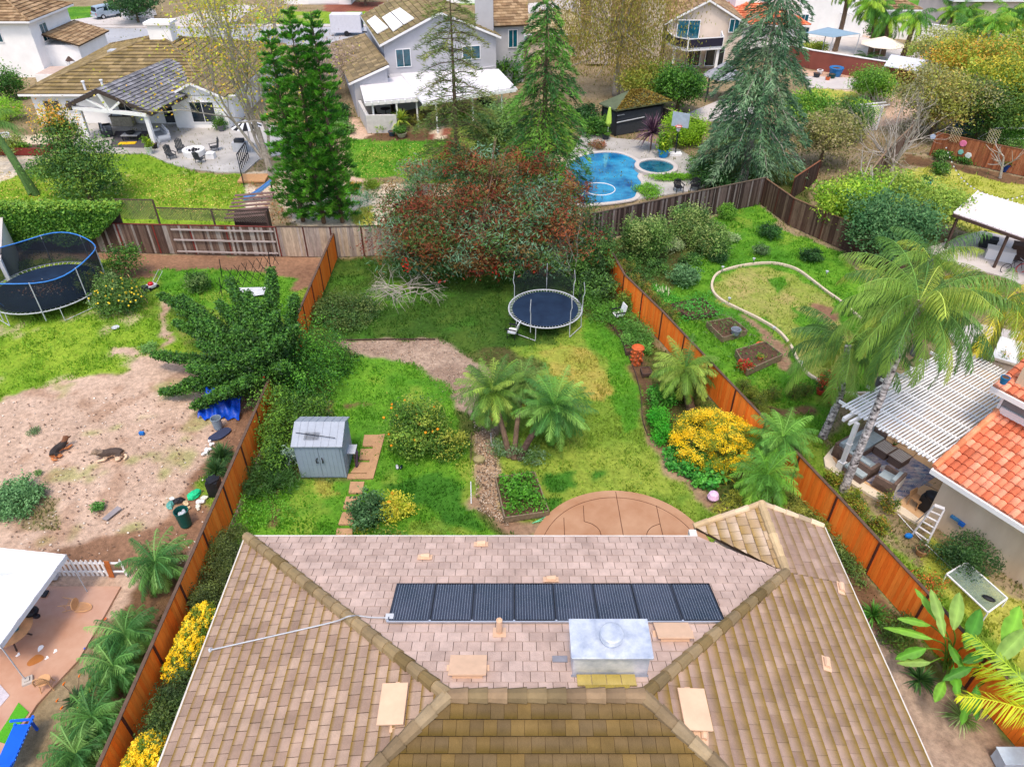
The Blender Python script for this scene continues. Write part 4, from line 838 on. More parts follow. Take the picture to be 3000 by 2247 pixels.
for (px, py), z in arms:
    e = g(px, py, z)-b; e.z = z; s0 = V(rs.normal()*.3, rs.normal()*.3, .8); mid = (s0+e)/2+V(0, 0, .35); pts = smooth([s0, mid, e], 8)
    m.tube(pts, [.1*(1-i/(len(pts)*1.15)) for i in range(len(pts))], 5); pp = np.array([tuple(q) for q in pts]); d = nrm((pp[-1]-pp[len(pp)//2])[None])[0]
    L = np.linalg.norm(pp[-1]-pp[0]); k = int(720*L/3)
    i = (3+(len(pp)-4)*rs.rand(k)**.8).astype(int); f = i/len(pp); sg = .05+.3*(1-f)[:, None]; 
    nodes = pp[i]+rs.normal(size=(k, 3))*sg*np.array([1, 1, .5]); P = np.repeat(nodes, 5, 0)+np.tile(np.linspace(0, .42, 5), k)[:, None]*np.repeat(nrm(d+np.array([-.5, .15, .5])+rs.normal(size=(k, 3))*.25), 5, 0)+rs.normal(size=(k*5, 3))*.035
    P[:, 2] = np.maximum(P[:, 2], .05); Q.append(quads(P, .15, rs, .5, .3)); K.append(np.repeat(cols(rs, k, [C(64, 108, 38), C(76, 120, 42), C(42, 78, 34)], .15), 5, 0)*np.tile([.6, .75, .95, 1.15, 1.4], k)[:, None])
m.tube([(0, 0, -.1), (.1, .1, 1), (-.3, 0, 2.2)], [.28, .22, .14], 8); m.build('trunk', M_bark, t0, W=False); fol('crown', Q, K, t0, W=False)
# -- vine mass on our side of the left fence
def mound(label, blobs, pal, n, leaf, name='shrub', cat='shrub', w=None, **k):
    rs = rsn(); B = []; 
    for px, py, z, rx, ry, rz in blobs:
        q = g(px, py, z); B.append([q.x, q.y, z, rx, ry, rz])
    c = V(sum(q[0] for q in B)/len(B), sum(q[1] for q in B)/len(B), 0); t = T(name, label, cat, c)
    for q in B: q[0] -= c.x; q[1] -= c.y
    Q, K = crown(rs, B, n, leaf, pal, nclump=k.pop('nclump', 18), w=w, **k); fol('foliage', Q, K, t, W=False)
    for q in B[:3]: MB().tube([(q[0], q[1], 0), (q[0]+.1, q[1], q[2])], [.06, .03], 5).build('stem', M_bark, t, W=False)
    return t
VP = [C(76, 132, 40), C(98, 158, 48), C(54, 104, 38)]
mound('thick bright green climbing vine hanging over the orange fence towards the gravel', [(645, 760, 1.5, 1.1, 1.6, 1.1), (690, 740, 1.4, 1, 1.4, 1.1), (660, 800, 1.1, 1.1, 1.4, 1.1), (720, 770, .8, .8, 1.2, .8), (690, 820, .7, 1, 1.1, .8), (625, 830, 1.5, .8, 1, .9), (740, 785, .35, .7, .9, .5)], VP, 12000, .12, 'climbing_vine', 'vine', clump=.25)
mound('green vine mass covering the orange fence above the grey shed', [(590, 880, 1.2, .9, 1., .9), (640, 890, 1., 1., .9, .8), (680, 895, .7, .7, .8, .6), (600, 930, .9, .8, .9, .8), (575, 960, .7, .6, .9, .7), (665, 925, .6, .8, .7, .6), (600, 980, .6, .7, .9, .6)], [C(84, 124, 40), C(106, 148, 48), C(60, 98, 36)], 9500, .12, 'climbing_vine', 'vine', clump=.25)
mound('dark strappy lily clump in the shade left of the shed', [(575, 1010, .3, .9, .8, .4), (600, 1040, .3, .9, .7, .4), (560, 1050, .3, .7, .7, .4), (610, 1000, .4, .6, .6, .4)], [C(48, 84, 36), C(64, 104, 42)], 3500, .3, 'lily_clump', 'plant', asp=.1, up=.1)
mound('low weedy ground cover beside the fence near the house corner', [(530, 1100, .1, 1.1, 1, .2), (560, 1080, .1, 1, .7, .2), (600, 1100, .08, .9, .8, .12)], [C(86, 150, 40), C(110, 170, 50)], 2600, .08, 'ground_plant', 'plant')
mound('silvery spiky plant at the back wall of the grey shed', [(626, 985, .7, .25, .25, .5)], [C(140, 164, 150)], 300, .2, 'silver_plant', 'plant', asp=.2)
mound('dark green shrub standing at the edge of the gravel below the fence', [(715, 655, .4, 1., .9, .5), (760, 660, .35, 1.2, 1., .5), (700, 680, .35, 1, .9, .5), (740, 690, .3, 1.2, .8, .4), (790, 670, .3, .8, .8, .4), (770, 695, .25, .9, .7, .35)], [C(64, 96, 46), C(84, 114, 52), C(100, 118, 60)], 7000, .13, 'low_shrub', 'shrub')
# -- citrus tree in the lawn
p = g(905, 955); bush('round orange tree laden with fruit in the middle of the bright lawn', 905, 955, 1.55, 2.0, [C(98, 138, 46), C(124, 156, 60), C(74, 112, 40), C(150, 168, 66)], 11000, .12, 'orange_tree', 'tree', world=p, fruit=M_orf, nf=26, lobes=8, ry=1.6, fs=.065)
mound('low leafy part of the orange tree leaning to the right', [(955, 950, .6, .8, .8, .55), (975, 960, .4, .6, .7, .35)], [C(98, 138, 46), C(74, 112, 40), C(160, 168, 66)], 2600, .12, 'orange_sapling', 'tree')
bush('dark leafy hydrangea beside the stepping slabs', 797, 1118, .85, .9, [C(66, 104, 58), C(94, 134, 84), C(50, 84, 46)], 2600, .13, ry=1.0); bush('small yellow leafed lemon bush beside the dark hydrangea', 856, 1112, .75, .8, [C(190, 190, 50), C(160, 176, 50), C(212, 200, 70)], 2200, .1, 'lemon_bush', 'shrub', fruit=M_orf, nf=3)
mound('low glossy plant by the eave below the hydrangea', [(815, 1150, .2, .8, .3, .3)], [C(100, 140, 60), C(150, 150, 60)], 500, .12, 'plant', 'plant')
# -- dwarf date palms
PP = [C(112, 150, 56), C(144, 170, 70), C(76, 118, 48)]
palm('left dwarf date palm of the pair in the middle of the yard', g(1101, 985), g(1062, 845, 2.5), 90, 1.85, .38, 38, PP, .12, dead=10, name='date_palm', el=(1.3, -1.3), droop=1.)
palm('smaller dwarf date palm hidden between the pair in the middle of the yard', g(1110, 990), g(1128, 830, 2.5), 54, 1.5, .34, 32, [C(96, 134, 60), C(120, 150, 70)], .11, dead=5, name='date_palm')
palm('right dwarf date palm of the pair leaning on a dark trunk over the lawn', g(1122, 990), g(1198, 880, 2.2), 84, 1.95, .38, 38, [C(96, 148, 62), C(126, 172, 78), C(70, 122, 54)], .14, name='date_palm', bark=M_dwood, el=(1.3, -1.3), droop=1.)
mound('silvery and green plants around the foot of the palm pair', [(1085, 965, .25, .6, .5, .3), (1130, 975, .3, .6, .5, .35), (1150, 990, .2, .6, .4, .25)], [C(110, 140, 100), C(84, 120, 56)], 1800, .14, 'plant', 'plant', asp=.25)
palm('dwarf date palm against the orange fence beside the raised beds', g(1492, 880), g(1480, 800, 1.9), 70, 1.85, .4, 38, PP, .2, name='date_palm', dead=3)
palm('feathery palm reaching over the orange fence behind the yellow flower mound', g(1735, 1000), g(1690, 945, 2.0), 44, 1.7, .38, 34, [C(96, 150, 60), C(120, 170, 70)], .12, name='date_palm')
palm('bright feathery palm standing right beside the gabled tile roof', g(1668, 1085), g(1655, 1030, 1.6), 54, 1.65, .38, 36, [C(104, 158, 50), C(132, 178, 60), C(84, 136, 50)], .14, name='date_palm', dead=2)
palm('small arching palm between fence and feathery palm', g(1640, 985), g(1655, 960, 1.0), 22, 1.2, .34, 28, [C(110, 160, 60)], .09, name='date_palm')
LP = [C(92, 142, 66), C(120, 164, 86), C(66, 116, 56)]
for lab, b_, t_, L, n in (('topmost pygmy palm left of the left fence, beside the picket fence', (338, 1262), (335, 1215, 1.2), 1.45, 40), ('second pygmy palm from the top along the left fence', (280, 1420), (270, 1370, 1.3), 1.25, 40), ('third pygmy palm from the top along the left fence', (255, 1490), (245, 1440, 1.2), 1.15, 36), ('fourth pygmy palm down along the left fence beside the orange flowers', (215, 1600), (200, 1550, 1.3), 1.15, 38), ('lowest pygmy palm along the left fence at the picture edge', (170, 1680), (165, 1630, 1.2), 1.1, 36)):
    palm(lab, g(*b_), g(*t_), n+16, L, .36, 36, LP, .1, name='pygmy_palm', group='pygmy palms along the left fence', fall=.8, wd=.02)
# -- queen palms right
M_ring = mat('ringed_bark', C(36, 26, 26), col2=C(226, 220, 220), sc=4.5, bump=.5, detail=2, stretch=(1, 1, 1.8)); QP = [C(126, 160, 66), C(100, 140, 60), C(160, 178, 74), C(84, 124, 58)]
palm('tallest queen palm with patchy white trunk beside the slatted pergola', g(1822, 1058), g(1985, 655, 9.0), 40, 3.7, .8, 80, QP, .15, bark=M_ring, boots=1.6, name='queen_palm', el=(1.15, -.7), droop=1.6, wd=.024, fall=1.2)
palm('short leaning queen palm with ringed trunk left of the pergola', g(1777, 943), g(1832, 745, 4.6), 22, 3.4, .85, 80, QP, .16, bark=M_ring, name='queen_palm', el=(1.0, -.5), droop=1.6, wd=.028, fall=1.)
palm('grey trunked queen palm behind the tallest one', g(1887, 860), g(1950, 660, 6.2), 20, 3.4, .8, 76, QP, .16, bark=mat('grey_bark', C(112, 112, 118), var=.25, sc=8, bump=.4), name='queen_palm', el=(1.0, -.5), droop=1.6, wd=.028, fall=1.)
palm('queen palm beside the white hot tub with a slim grey trunk', g(2122, 795), g(2172, 650, 5.5), 24, 3.6, .9, 60, [C(150, 176, 60), C(190, 180, 60), C(108, 146, 60)], .16, bark=mat('grey_bark', None), name='queen_palm', el=(1.0, -.5), droop=1.5, wd=.028, fall=1.)
palm('queen palm crown rising above the pale awning', g(1975, 765), g(2010, 560, 6.0), 18, 3.0, .75, 50, QP, .16, bark=mat('grey_bark', None), name='queen_palm', el=(1.1, -.4), droop=1.5, wd=.028, fall=1.)
# -- far palms
FP = [C(120, 172, 50), C(92, 146, 52), C(150, 184, 60), C(72, 122, 48)]
for i, (bx_, by, tx, ty, L) in enumerate(((1803, 112, 1836, -30, 2.8), (1880, 118, 1893, 22, 2.8), (1906, 122, 1922, 40, 3.2), (1895, 120, 1880, 10, 2.6), (1945, 135, 1978, 40, 2.8), (2052, 68, 2062, 25, 2.8), (2083, 104, 2096, 55, 2.9), (2104, 106, 2122, 58, 3.), (2130, 112, 2152, 50, 3.), (2080, 70, 2090, 25, 2.8), (2190, 95, 2200, 40, 3), (2165, 90, 2182, 30, 3.), (2150, 60, 2160, 5, 2.8), (2225, 90, 2235, 30, 3))):
    b = g(bx_, by); t = zt(tx, ty, b.y); pos = ['leftmost', 'second', 'third', 'fourth', 'fifth', 'sixth', 'seventh', 'eighth', 'ninth', 'tenth', 'eleventh', 'twelfth', 'thirteenth', 'last']
    where = ['with bare trunk in front of the white house', 'before the tan roofed shed', 'tall and thick beside the sago palm', 'behind the thick one', 'thin with yellow fronds left of the white wall', 'behind the white wall', 'with brown trunk before the white wall', 'with shaggy trunk before the white wall', 'with broad grey trunk before the white wall', 'behind the middle of the white wall', 'at the right end of the white wall', 'above the yellow trees', 'highest in the far right group', 'cut by the right picture edge'][i]
    palm('distant queen palm '+where, b, t, 24, L, .85, 32, FP, .28, bark=M_bark, name='queen_palm', group='distant palms at the top right', wd=.06, fall=1., el=(1.15, -.6), droop=1.6)
palm('small sago palm with dark fronds beside the round pool table', g(1874, 142), g(1873, 128, .8), 26, 1.8, .4, 24, [C(60, 96, 40), C(50, 84, 40)], .4, name='sago_palm', wd=.06)
palm('palm with brown trunk beside the tan roofed house in the distance', g(1108, 100), g(1114, 40, 4), 14, 1.5, .5, 18, GRN, .3, name='queen_palm', wd=.09)
# -- trees of the right background
def tr(lab, px, py, h, r, pal, n=9000, leaf=.24, nm='leafy_tree', **k):
    b = g(px, py); rs = np.random.RandomState(int(px+py)); B = [(0, 0, h*.62, r*.8, r*.8, h*.36)]
    for i in range(6): a = i*1.05+rs.rand()*.5; B.append((math.cos(a)*r*.6, math.sin(a)*r*.6, h*(.45+.35*rs.rand()), r*.5, r*.5, h*.22))
    return tree(lab, b, h, B, pal, n=n, leaf=leaf, trunk=.08+h*.025, nclump=40, name=nm, **k)
YG = [C(150, 166, 56), C(120, 148, 52), C(178, 168, 60)]
tr('round green orange tree beside the brown fence', 1878, 222, 3.6, 2.4, [C(104, 150, 50), C(130, 170, 60), C(84, 130, 44)], 11000, .2)
tr('bronze and grey leaved tree behind the bare grey tree', 2010, 295, 5.6, 3.8, [C(146, 148, 84), C(150, 156, 66), C(132, 134, 92), C(176, 156, 80)], 18000, .24)
tr('yellow leaved tree beside the white wall', 2080, 215, 6.2, 4.2, YG+[C(206, 160, 60)], 18000, .26)
tr('large yellow green tree at the right picture edge', 2180, 280, 6.4, 4.6, [C(150, 166, 50), C(186, 176, 56), C(104, 138, 48)], 22000, .26)
tr('dark green tree between the yellow ones at the right', 2128, 300, 5.2, 3.2, [C(84, 120, 50), C(112, 140, 54), C(64, 96, 44)], 12000, .24)
tr('yellow tree at the far right below the palms', 2215, 190, 6, 4.2, YG, 14000, .28)
tr('sparse pale green tree in front of the white wall', 2010, 160, 5.0, 3.2, [C(150, 156, 96), C(170, 176, 80)], 8000, .22)
tr('yellow green tree beside the dark hedge behind the pines', 1890, 105, 3.0, 1.6, GRN, 2500, .25)
tr('bright green round tree standing behind the white lattice gate', 1738, 290, 4.0, 2.5, [C(98, 148, 46), C(140, 176, 60), C(80, 130, 40)], 10000, .22)
tr('dark green pear shaped tree beside the white trellis', 1826, 300, 3.6, 1.9, [C(70, 110, 50), C(92, 130, 56)], 7000, .22)
tr('olive leaved shrub tree with bare stems behind the corner fence', 1770, 360, 4.4, 2.6, [C(160, 150, 110), C(150, 150, 80), C(120, 128, 70)], 8000, .2)
tr('lime green tree overhanging the corner fence', 1825, 505, 3.8, 2.4, [C(140, 180, 50), C(112, 160, 48), C(164, 190, 60)], 11000, .2)
tr('yellow green leafy tree below the bare grey tree', 1870, 470, 3.4, 2.6, [C(150, 176, 60), C(120, 150, 60)], 9000, .2)
tr('dark blue green tree beside the queen palm crowns', 1895, 560, 4.2, 2.6, [C(70, 116, 70), C(92, 134, 80)], 11000, .2)
tr('light green tree under the queen palm crowns', 1975, 500, 3.6, 2.8, [C(128, 160, 62), C(150, 174, 70)], 11000, .2)
tr('dark leafy tree growing beside the cabana', 1462, 245, 4.6, 2.4, [C(64, 112, 40), C(90, 140, 46), C(48, 88, 36)], 12000, .24)
tr('olive bushy tree behind the cabana roof', 1395, 225, 4.2, 3.0, [C(128, 150, 56), C(150, 150, 60)], 8000, .24)
bush('bright lime clipped shrub between cabana and blue green cedar', 1478, 312, 2.2, 2.6, [C(150, 190, 40), C(128, 172, 44)], 9000, .16); bush('lime yellow vine spilling over the white trellis', 1860, 235, 1.9, 1.0, [C(190, 214, 50), C(160, 200, 50)], 3500, .2, world=g(1862, 245), name='vine')
bush('yellow green shrub behind the black hedge at the terrace', 1755, 118, 2.0, 1.5, [C(160, 170, 60), C(120, 150, 50)], 2500, .25); bush('green clipped hedge under the blue cedar', 1520, 380, 1.6, 1.2, GRN, 4000, .16, ry=2.6); bush('dark green rounded shrub behind the back fence', 1545, 408, 1.5, 1.5, DGRN, 4500, .15)
bush('bright low hedge curving around the pool seating', 1450, 388, 2.0, .5, [C(120, 176, 40), C(96, 150, 40)], 3500, .12, ry=.7, name='low_hedge'); bush('low bright hedge beside the pool edge', 1400, 418, 1.1, .5, [C(120, 176, 40), C(96, 150, 40)], 2500, .12, ry=1.4, name='low_hedge')
bush('fern like shrub left of the black cabana', 1285, 290, 1.6, 1.5, GRN, 3500, .2); bush('dark shrub between cedar and cabana', 1262, 265, 1.6, 1.6, DGRN, 3500, .2)
# purple cordyline and others
def spiky(lab, px, py, hh, L, pal, n=90, wd=.09, tz=.0, nm='spiky_plant'):
    rs = rsn(); b = g(px, py); t = T(nm, lab, 'plant', b); Q = []; K = []
    if tz: MB().tube([(0, 0, 0), (0, 0, tz)], .06, 6).build('stem', M_bark, t, W=False)
    for i in range(n):
        a = rs.rand()*6.28; e = -.3+1.7*rs.rand(); d = np.array([math.cos(a)*math.cos(e), math.sin(a)*math.cos(e), math.sin(e)]); s = np.array([-math.sin(a), math.cos(a), 0])*wd/2; p = np.array([0, 0, tz+.05]); l = L*(.7+.4*rs.rand())
        m_ = p+d*l*.55; e_ = p+d*l+np.array([0, 0, -.25*l*(1-math.sin(e)*.7)]); Q.append([p-s*.5, p+s*.5, m_+s, m_-s]); Q.append([m_-s, m_+s, e_+s*.1, e_-s*.1]); K += [cols(rs, 1, pal)[0]]*2
    fol('leaves', np.array(Q), np.array(K), t, W=False); return t
spiky('dark purple spiky cordyline beside the basketball hoop', 1405, 325, 1.8, 1.9, [C(96, 66, 84), C(140, 110, 124), C(70, 46, 64)], 150, .13, 1.5)
spiky('yellow green spiky yucca in front of the grey wall under the patio cover', 867, 282, 1.5, 1.3, [C(170, 186, 70), C(120, 160, 60)], 110, .12, .9); spiky('pale variegated grass clump beside the house path at the bottom right', 2075, 1550, .6, .75, [C(170, 196, 130), C(110, 150, 70)], 150, .03); spiky('dark green lily clump beside the right eave of the roof', 1885, 1330, .5, .7, [C(70, 130, 50), C(96, 156, 60)], 110, .05)
spiky('spiky light green lily behind the vine by the shed', 645, 870, .7, .6, [C(150, 180, 110)], 60, .05); spiky('dark strappy clump at the foot of the broad leafed plant', 1985, 1470, .6, .7, [C(56, 96, 50), C(80, 120, 60)], 110, .05); spiky('yellow snake plant beside the ivy patch', 1562, 1030, .6, .6, [C(210, 206, 60)], 26, .07)
spiky('dark grassy clump leaning over the dirt by the fence', 480, 990, .6, .9, [C(56, 92, 50), C(74, 112, 56)], 260, .04); spiky('dark grass tuft right below the first one by the fence', 468, 1020, .6, .8, [C(56, 92, 50), C(74, 112, 56)], 200, .04)
# agave / orange strelitzia lower left
t = spiky('dark leafed strelitzia with orange flowers at the wet patio edge', 172, 1515, .6, .55, [C(44, 74, 44), C(60, 92, 50)], 110, .07, nm='bird_of_paradise'); m = MB()
for i in range(9): a = i*.9; p = V(math.cos(a)*.5, math.sin(a)*.6, .55+.1*math.sin(i*3)); m.tube([V(0, 0, .1), p], .012, 4)
m.build('flower_stem', M_bark, t, W=False); m = MB()
for i in range(9):
    a = i*.9; p = V(math.cos(a)*.5, math.sin(a)*.6, .55+.1*math.sin(i*3))
    for k in range(3): m.lathe(p, [(.0, -.02), (.03, .03), (0, .14)], 4, M=Matrix.Rotation(.7*(k-1), 3, 'X') @ Matrix.Rotation(.6, 3, 'Y'))
m.build('flower', mat('orange_petals', C(236, 120, 20)), t, W=False)
# -- yellow flower mound etc
YF = [C(240, 206, 30), C(226, 190, 24), C(250, 220, 60), C(120, 140, 40)]
def flowers(lab, blobs, n, w=None, nm='flowering_bush', pal=None, leaf=.052):
    t = mound(lab, blobs, [C(84, 116, 34), C(106, 134, 40)], n, .08, nm, 'flowering bush', rn=.02, nclump=90, hollow=.85, clump=.08); rs = rsn(); B = []
    c = t.location
    for px, py, z, rx, ry, rz in blobs: q = g(px, py, z); B.append([q.x-c.x, q.y-c.y, z, rx*1.03, ry*1.03, rz*1.04])
    Q, K = crown(rs, B, n*6, leaf, pal or YF, nclump=260, clump=.05, up=1.6, hollow=.95, jit=.07, asp=.9, rn=.015); k = Q[:, 0, 2] > .45*max(b[2] for b in B); P = Q[:, 0]; k &= vn(P[:, 0]*1.+31, P[:, 1]+7, .55, 6) > .22
    fol('blossom', Q[k], K[k], t, W=False); return t
flowers('large dome of yellow flowers beside the right orange fence', [(1537, 952, .5, 1.75, 1.85, .95), (1575, 955, .45, 1.3, 1.5, .8)], 7500)
flowers('long yellow flower hedge between left fence and roof', [(432, 1350, 1.0, .5, .8, .45), (415, 1385, .95, .5, .8, .45), (400, 1420, .9, .5, .7, .45), (380, 1440, .75, .4, .5, .3)], 5200, nm='flower_hedge'); flowers('yellow flower clump at the bottom between left fence and roof', [(320, 1625, .95, .5, .6, .45), (305, 1660, .95, .55, .6, .45), (340, 1650, .9, .4, .5, .4)], 3400, nm='flower_hedge')
HG = [C(70, 96, 46), C(92, 114, 54), C(54, 76, 40)]
mound('dark clipped hedge above the yellow hedge beside the left fence', [(480, 1200, .55, .7, .7, .5), (470, 1240, .55, .7, .7, .5), (455, 1280, .6, .65, .7, .5), (440, 1310, .6, .5, .6, .5), (505, 1170, .4, .6, .6, .4)], [C(84, 100, 50), C(100, 116, 56), C(70, 86, 44)], 17000, .075, 'hedge', 'hedge')
mound('dark green hedge below the yellow hedge beside the left fence', [(400, 1470, .8, .6, .7, .6), (385, 1510, .8, .6, .7, .6), (365, 1550, .8, .6, .7, .6), (345, 1590, .75, .55, .6, .55), (410, 1440, .7, .45, .5, .5), (395, 1540, .8, .6, .6, .6)], HG, 17000, .08, 'hedge', 'hedge')
mound('bright green rounded grass like shrub along the soil edge', [(1425, 905, .4, .55, .65, .45), (1428, 940, .35, .5, .5, .4)], [C(58, 156, 36), C(84, 176, 46)], 4000, .12, 'green_mound', 'shrub', asp=.3); mound('dark leafy shrub above the bright green mound', [(1425, 860, .4, .6, .6, .4), (1440, 850, .4, .5, .6, .4)], [C(62, 134, 40), C(84, 150, 50)], 2600, .12, 'shrub', 'shrub')
mound('large leafed ivy patch spreading below the yellow flower dome', [(1475, 985, .2, .7, .5, .3), (1500, 1005, .2, .7, .6, .3), (1530, 1020, .2, .7, .6, .3), (1520, 1040, .15, .5, .4, .25), (1470, 1010, .15, .5, .4, .2)], [C(70, 150, 56), C(50, 116, 44), C(96, 170, 66)], 3500, .15, 'ivy_patch', 'ivy', asp=.9)
mound('pale yellow grassy plants at the gable of the tile roof', [(1600, 1075, .2, .6, .3, .3), (1570, 1095, .15, .6, .25, .25), (1640, 1090, .2, .6, .3, .3)], [C(190, 190, 70), C(140, 150, 60)], 1300, .2, 'grass_clump', 'plant', asp=.12); mound('dry grass clump between roof tip and orange fence', [(1700, 1095, .3, .7, .4, .3), (1745, 1125, .3, .6, .5, .3), (1770, 1145, .3, .5, .5, .25)], [C(150, 156, 70), C(120, 136, 56)], 2000, .2, 'grass_clump', 'plant', asp=.12)
mound('dark weeds at the foot of the fence beside the right eave', [(1810, 1190, .2, .4, .8, .25), (1835, 1215, .2, .4, .7, .25), (1850, 1240, .15, .3, .6, .2)], [C(80, 110, 50), C(110, 130, 60)], 1400, .14, 'weeds', 'plant', asp=.25); mound('red tinged green bush beside the broad leafed plant', [(1930, 1370, .4, .5, .6, .4), (1945, 1345, .5, .4, .5, .3)], [C(90, 120, 44), C(70, 100, 40)], 1800, .09, 'shrub', 'shrub')
# bed along the right fence
mound('tall leafy shrub behind the open trampoline at the fence end', [(1270, 560, 1.5, 1.3, 1.3, 1.1), (1290, 510, 2.2, 1., 1., 1.1), (1285, 620, .8, 1.2, 1.2, .8), (1300, 545, 2.4, .7, .7, .8), (1255, 600, .8, 1, 1, .8)], [C(72, 112, 50), C(98, 140, 60), C(54, 86, 42)], 9000, .16, 'shrub', 'shrub')
mound('weedy bright green plants between trampoline and fence', [(1290, 655, .3, 1., 1, .4), (1320, 675, .3, .9, .9, .4), (1300, 690, .2, .8, .8, .3), (1345, 690, .3, .7, .7, .4)], [C(96, 150, 50), C(76, 124, 44)], 4500, .14, 'weeds', 'plant', asp=.3)
mound('leafy bush with narrow leaves below the upper white chair', [(1360, 710, .5, .7, .7, .5), (1385, 720, .5, .6, .6, .4), (1375, 735, .4, .8, .6, .4), (1400, 745, .4, .5, .5, .4)], [C(76, 128, 48), C(104, 156, 66)], 4500, .13, 'shrub', 'shrub', asp=.3); bush('yellowish shrub against the orange fence above the upper white chair', 1352, 665, .6, 1.0, [C(110, 140, 50), C(90, 120, 46)], 1600, .12)
t = T('bare_sapling', 'thin leafless sapling behind the trampoline pole', 'tree', g(1238, 620)); m = MB(); rs = rsn(); branchy(m, rs, (0, 0, 0), (0, 0, 1), 2.4, .04, 2, [], .5, 5, .1, .05, 4); m.build('trunk', M_barkg, t, W=False)
# right yard bushes
SB = [C(124, 154, 78), C(96, 134, 60), C(150, 168, 96), C(72, 108, 50)]
bush('tallest light leaved evergreen bush left of the three by the dark fence', 1392, 560, 1.75, 3.0, SB, 16000, .14, lobes=8, ry=1.5); bush('light green bush in the middle of the three by the dark fence', 1488, 520, 1.45, 2.4, SB, 10000, .14, lobes=7); bush('light green bush right and in front of the middle one', 1530, 545, 1.4, 1.8, SB, 8500, .14, lobes=7)
bush('small whitish variegated bush between the tall bushes', 1453, 540, .7, .7, [C(170, 184, 140), C(130, 156, 100)], 2200, .1); bush('tiny whitish bush right of the light green bushes', 1582, 520, .5, .5, [C(180, 196, 150), C(140, 170, 110)], 1200, .1); bush('low dark round bush before the light green bush', 1550, 562, .8, .6, DGRN, 2400, .1)
bush('blue green loose bush on the lawn beside the orange fence', 1475, 610, 1.0, 1.0, [C(104, 148, 96), C(84, 124, 74)], 3400, .14); bush('lime green small bush below the dark fence', 1568, 470, .8, .9, [C(110, 160, 50), C(90, 140, 46)], 2000, .12); bush('twiggy dry bush against the dark fence', 1555, 440, .9, 1.1, [C(150, 130, 100), C(126, 110, 84)], 1400, .14)
bush('dark round bush nearest the leaning corner fence', 1662, 510, .85, .8, DGRN+[C(60, 110, 46)], 2800, .11); bush('small variegated round bush above the garden curb', 1642, 548, .6, .55, [C(104, 130, 90), C(76, 104, 60)], 1600, .09); bush('dark round bush right above the garden curb', 1750, 560, .8, .65, DGRN, 2600, .11)
mound('low shrubs along the foot of the dark fence near the orange fence end', [(1350, 570, .4, 1, .8, .5), (1390, 600, .3, 1., .8, .4), (1330, 600, .3, .8, .8, .3), (1420, 575, .4, .8, .7, .4), (1490, 560, .3, .8, .6, .4)], [C(62, 104, 46), C(84, 126, 54)], 5500, .13)
mound('low weeds around the purple flower spikes', [(1410, 630, .2, .9, .8, .25), (1440, 640, .2, .8, .8, .25), (1400, 660, .2, .6, .6, .25)], [C(76, 150, 44), C(98, 170, 56)], 2600, .12, 'weeds', 'plant')
TG = [C(104, 124, 46), C(134, 142, 52), C(150, 116, 56), C(80, 104, 44)]
loc = ['topmost', 'second', 'third', 'fourth', 'fifth', 'sixth', 'seventh', 'eighth', 'ninth']
for i, (px, py, r) in enumerate(((1317, 560, .5), (1332, 575, .5), (1348, 585, .55), (1362, 608, .5), (1385, 622, .45), (1394, 640, .42), (1408, 650, .45), (1428, 668, .45), (1442, 683, .5))):
    bush('%s clipped ball bush from the back along the far side of the right fence' % loc[i], px, py, r, r*1.9, TG, 1500, .07, 'ball_bush', 'shrub', group='clipped ball bushes along the right fence', world=g(px+6, py+14), lobes=3)
for i, (px, py, r) in enumerate(((1602, 845, .42), (1622, 860, .4), (1643, 868, .42), (1668, 862, .42), (1712, 858, .42), (1738, 855, .42), (1648, 905, .42), (1640, 885, .4), (1585, 870, .4))):
    lb = ['small ball bush nearest the dwarf palm behind the fence', 'ball bush between palm and raised bed corner', 'ball bush in the centre of the cluster below the wooden bed', 'ball bush on the right of the cluster below the wooden bed', 'left ball bush of the pair right of the wooden bed', 'right ball bush of the pair right of the wooden bed', 'lowest ball bush touching the fence cap', 'olive ball bush above the lowest one', 'yellow tipped ball bush at the fence beside the palm'][i]
    bush(lb, px, py, r, r*1.8, [C(104, 124, 40), C(130, 140, 50), C(80, 100, 40)], 1600, .06, 'ball_bush', 'shrub', group='clipped ball bushes below the raised beds', lobes=3)
for i, (px, py, r) in enumerate(((1800, 1045, .4), (1838, 1085, .42), (1850, 1115, .45), (1893, 1145, .42), (1912, 1100, .5))):
    lb = ['small round bush nearest the palm base by the kerb', 'bright ball bush beside the tall palm base', 'wide low ball bush beside the fence below the palm', 'yellow topped ball bush beside the garden hose', 'leafy clump next to the white kerb'][i]
    bush(lb, px, py, r, r*1.6, [C(120, 140, 40), C(150, 156, 50), C(160, 120, 50), C(80, 110, 40)], 1700, .07, 'ball_bush', 'shrub', group='clipped bushes beside the neighbouring patio', lobes=3)
bush('large glossy dark green bush against the cream house wall', 2072, 1215, 1.25, 1.2, [C(54, 92, 44), C(72, 110, 52), C(40, 72, 36)], 7500, .08, lobes=7, ry=1.0, world=g(2080, 1222)); bush('orange flowering bush at the corner beside the glass table', 1995, 1270, .7, .6, [C(120, 150, 50), C(150, 160, 60), C(200, 110, 50)], 1800, .09)
bush('red flowering plant at the corner of the wooden bed', 1607, 800, .45, .6, [C(90, 130, 50), C(210, 40, 40), C(190, 60, 40)], 1100, .09); bush('red flowering shrub beside the short queen palm', 1778, 845, .5, 1.1, [C(84, 130, 44), C(106, 150, 50), C(200, 80, 50)], 1400, .1); bush('small red leafed sprig beside the palm base', 1795, 875, .25, .5, [C(90, 130, 50), C(190, 60, 50)], 400, .08)
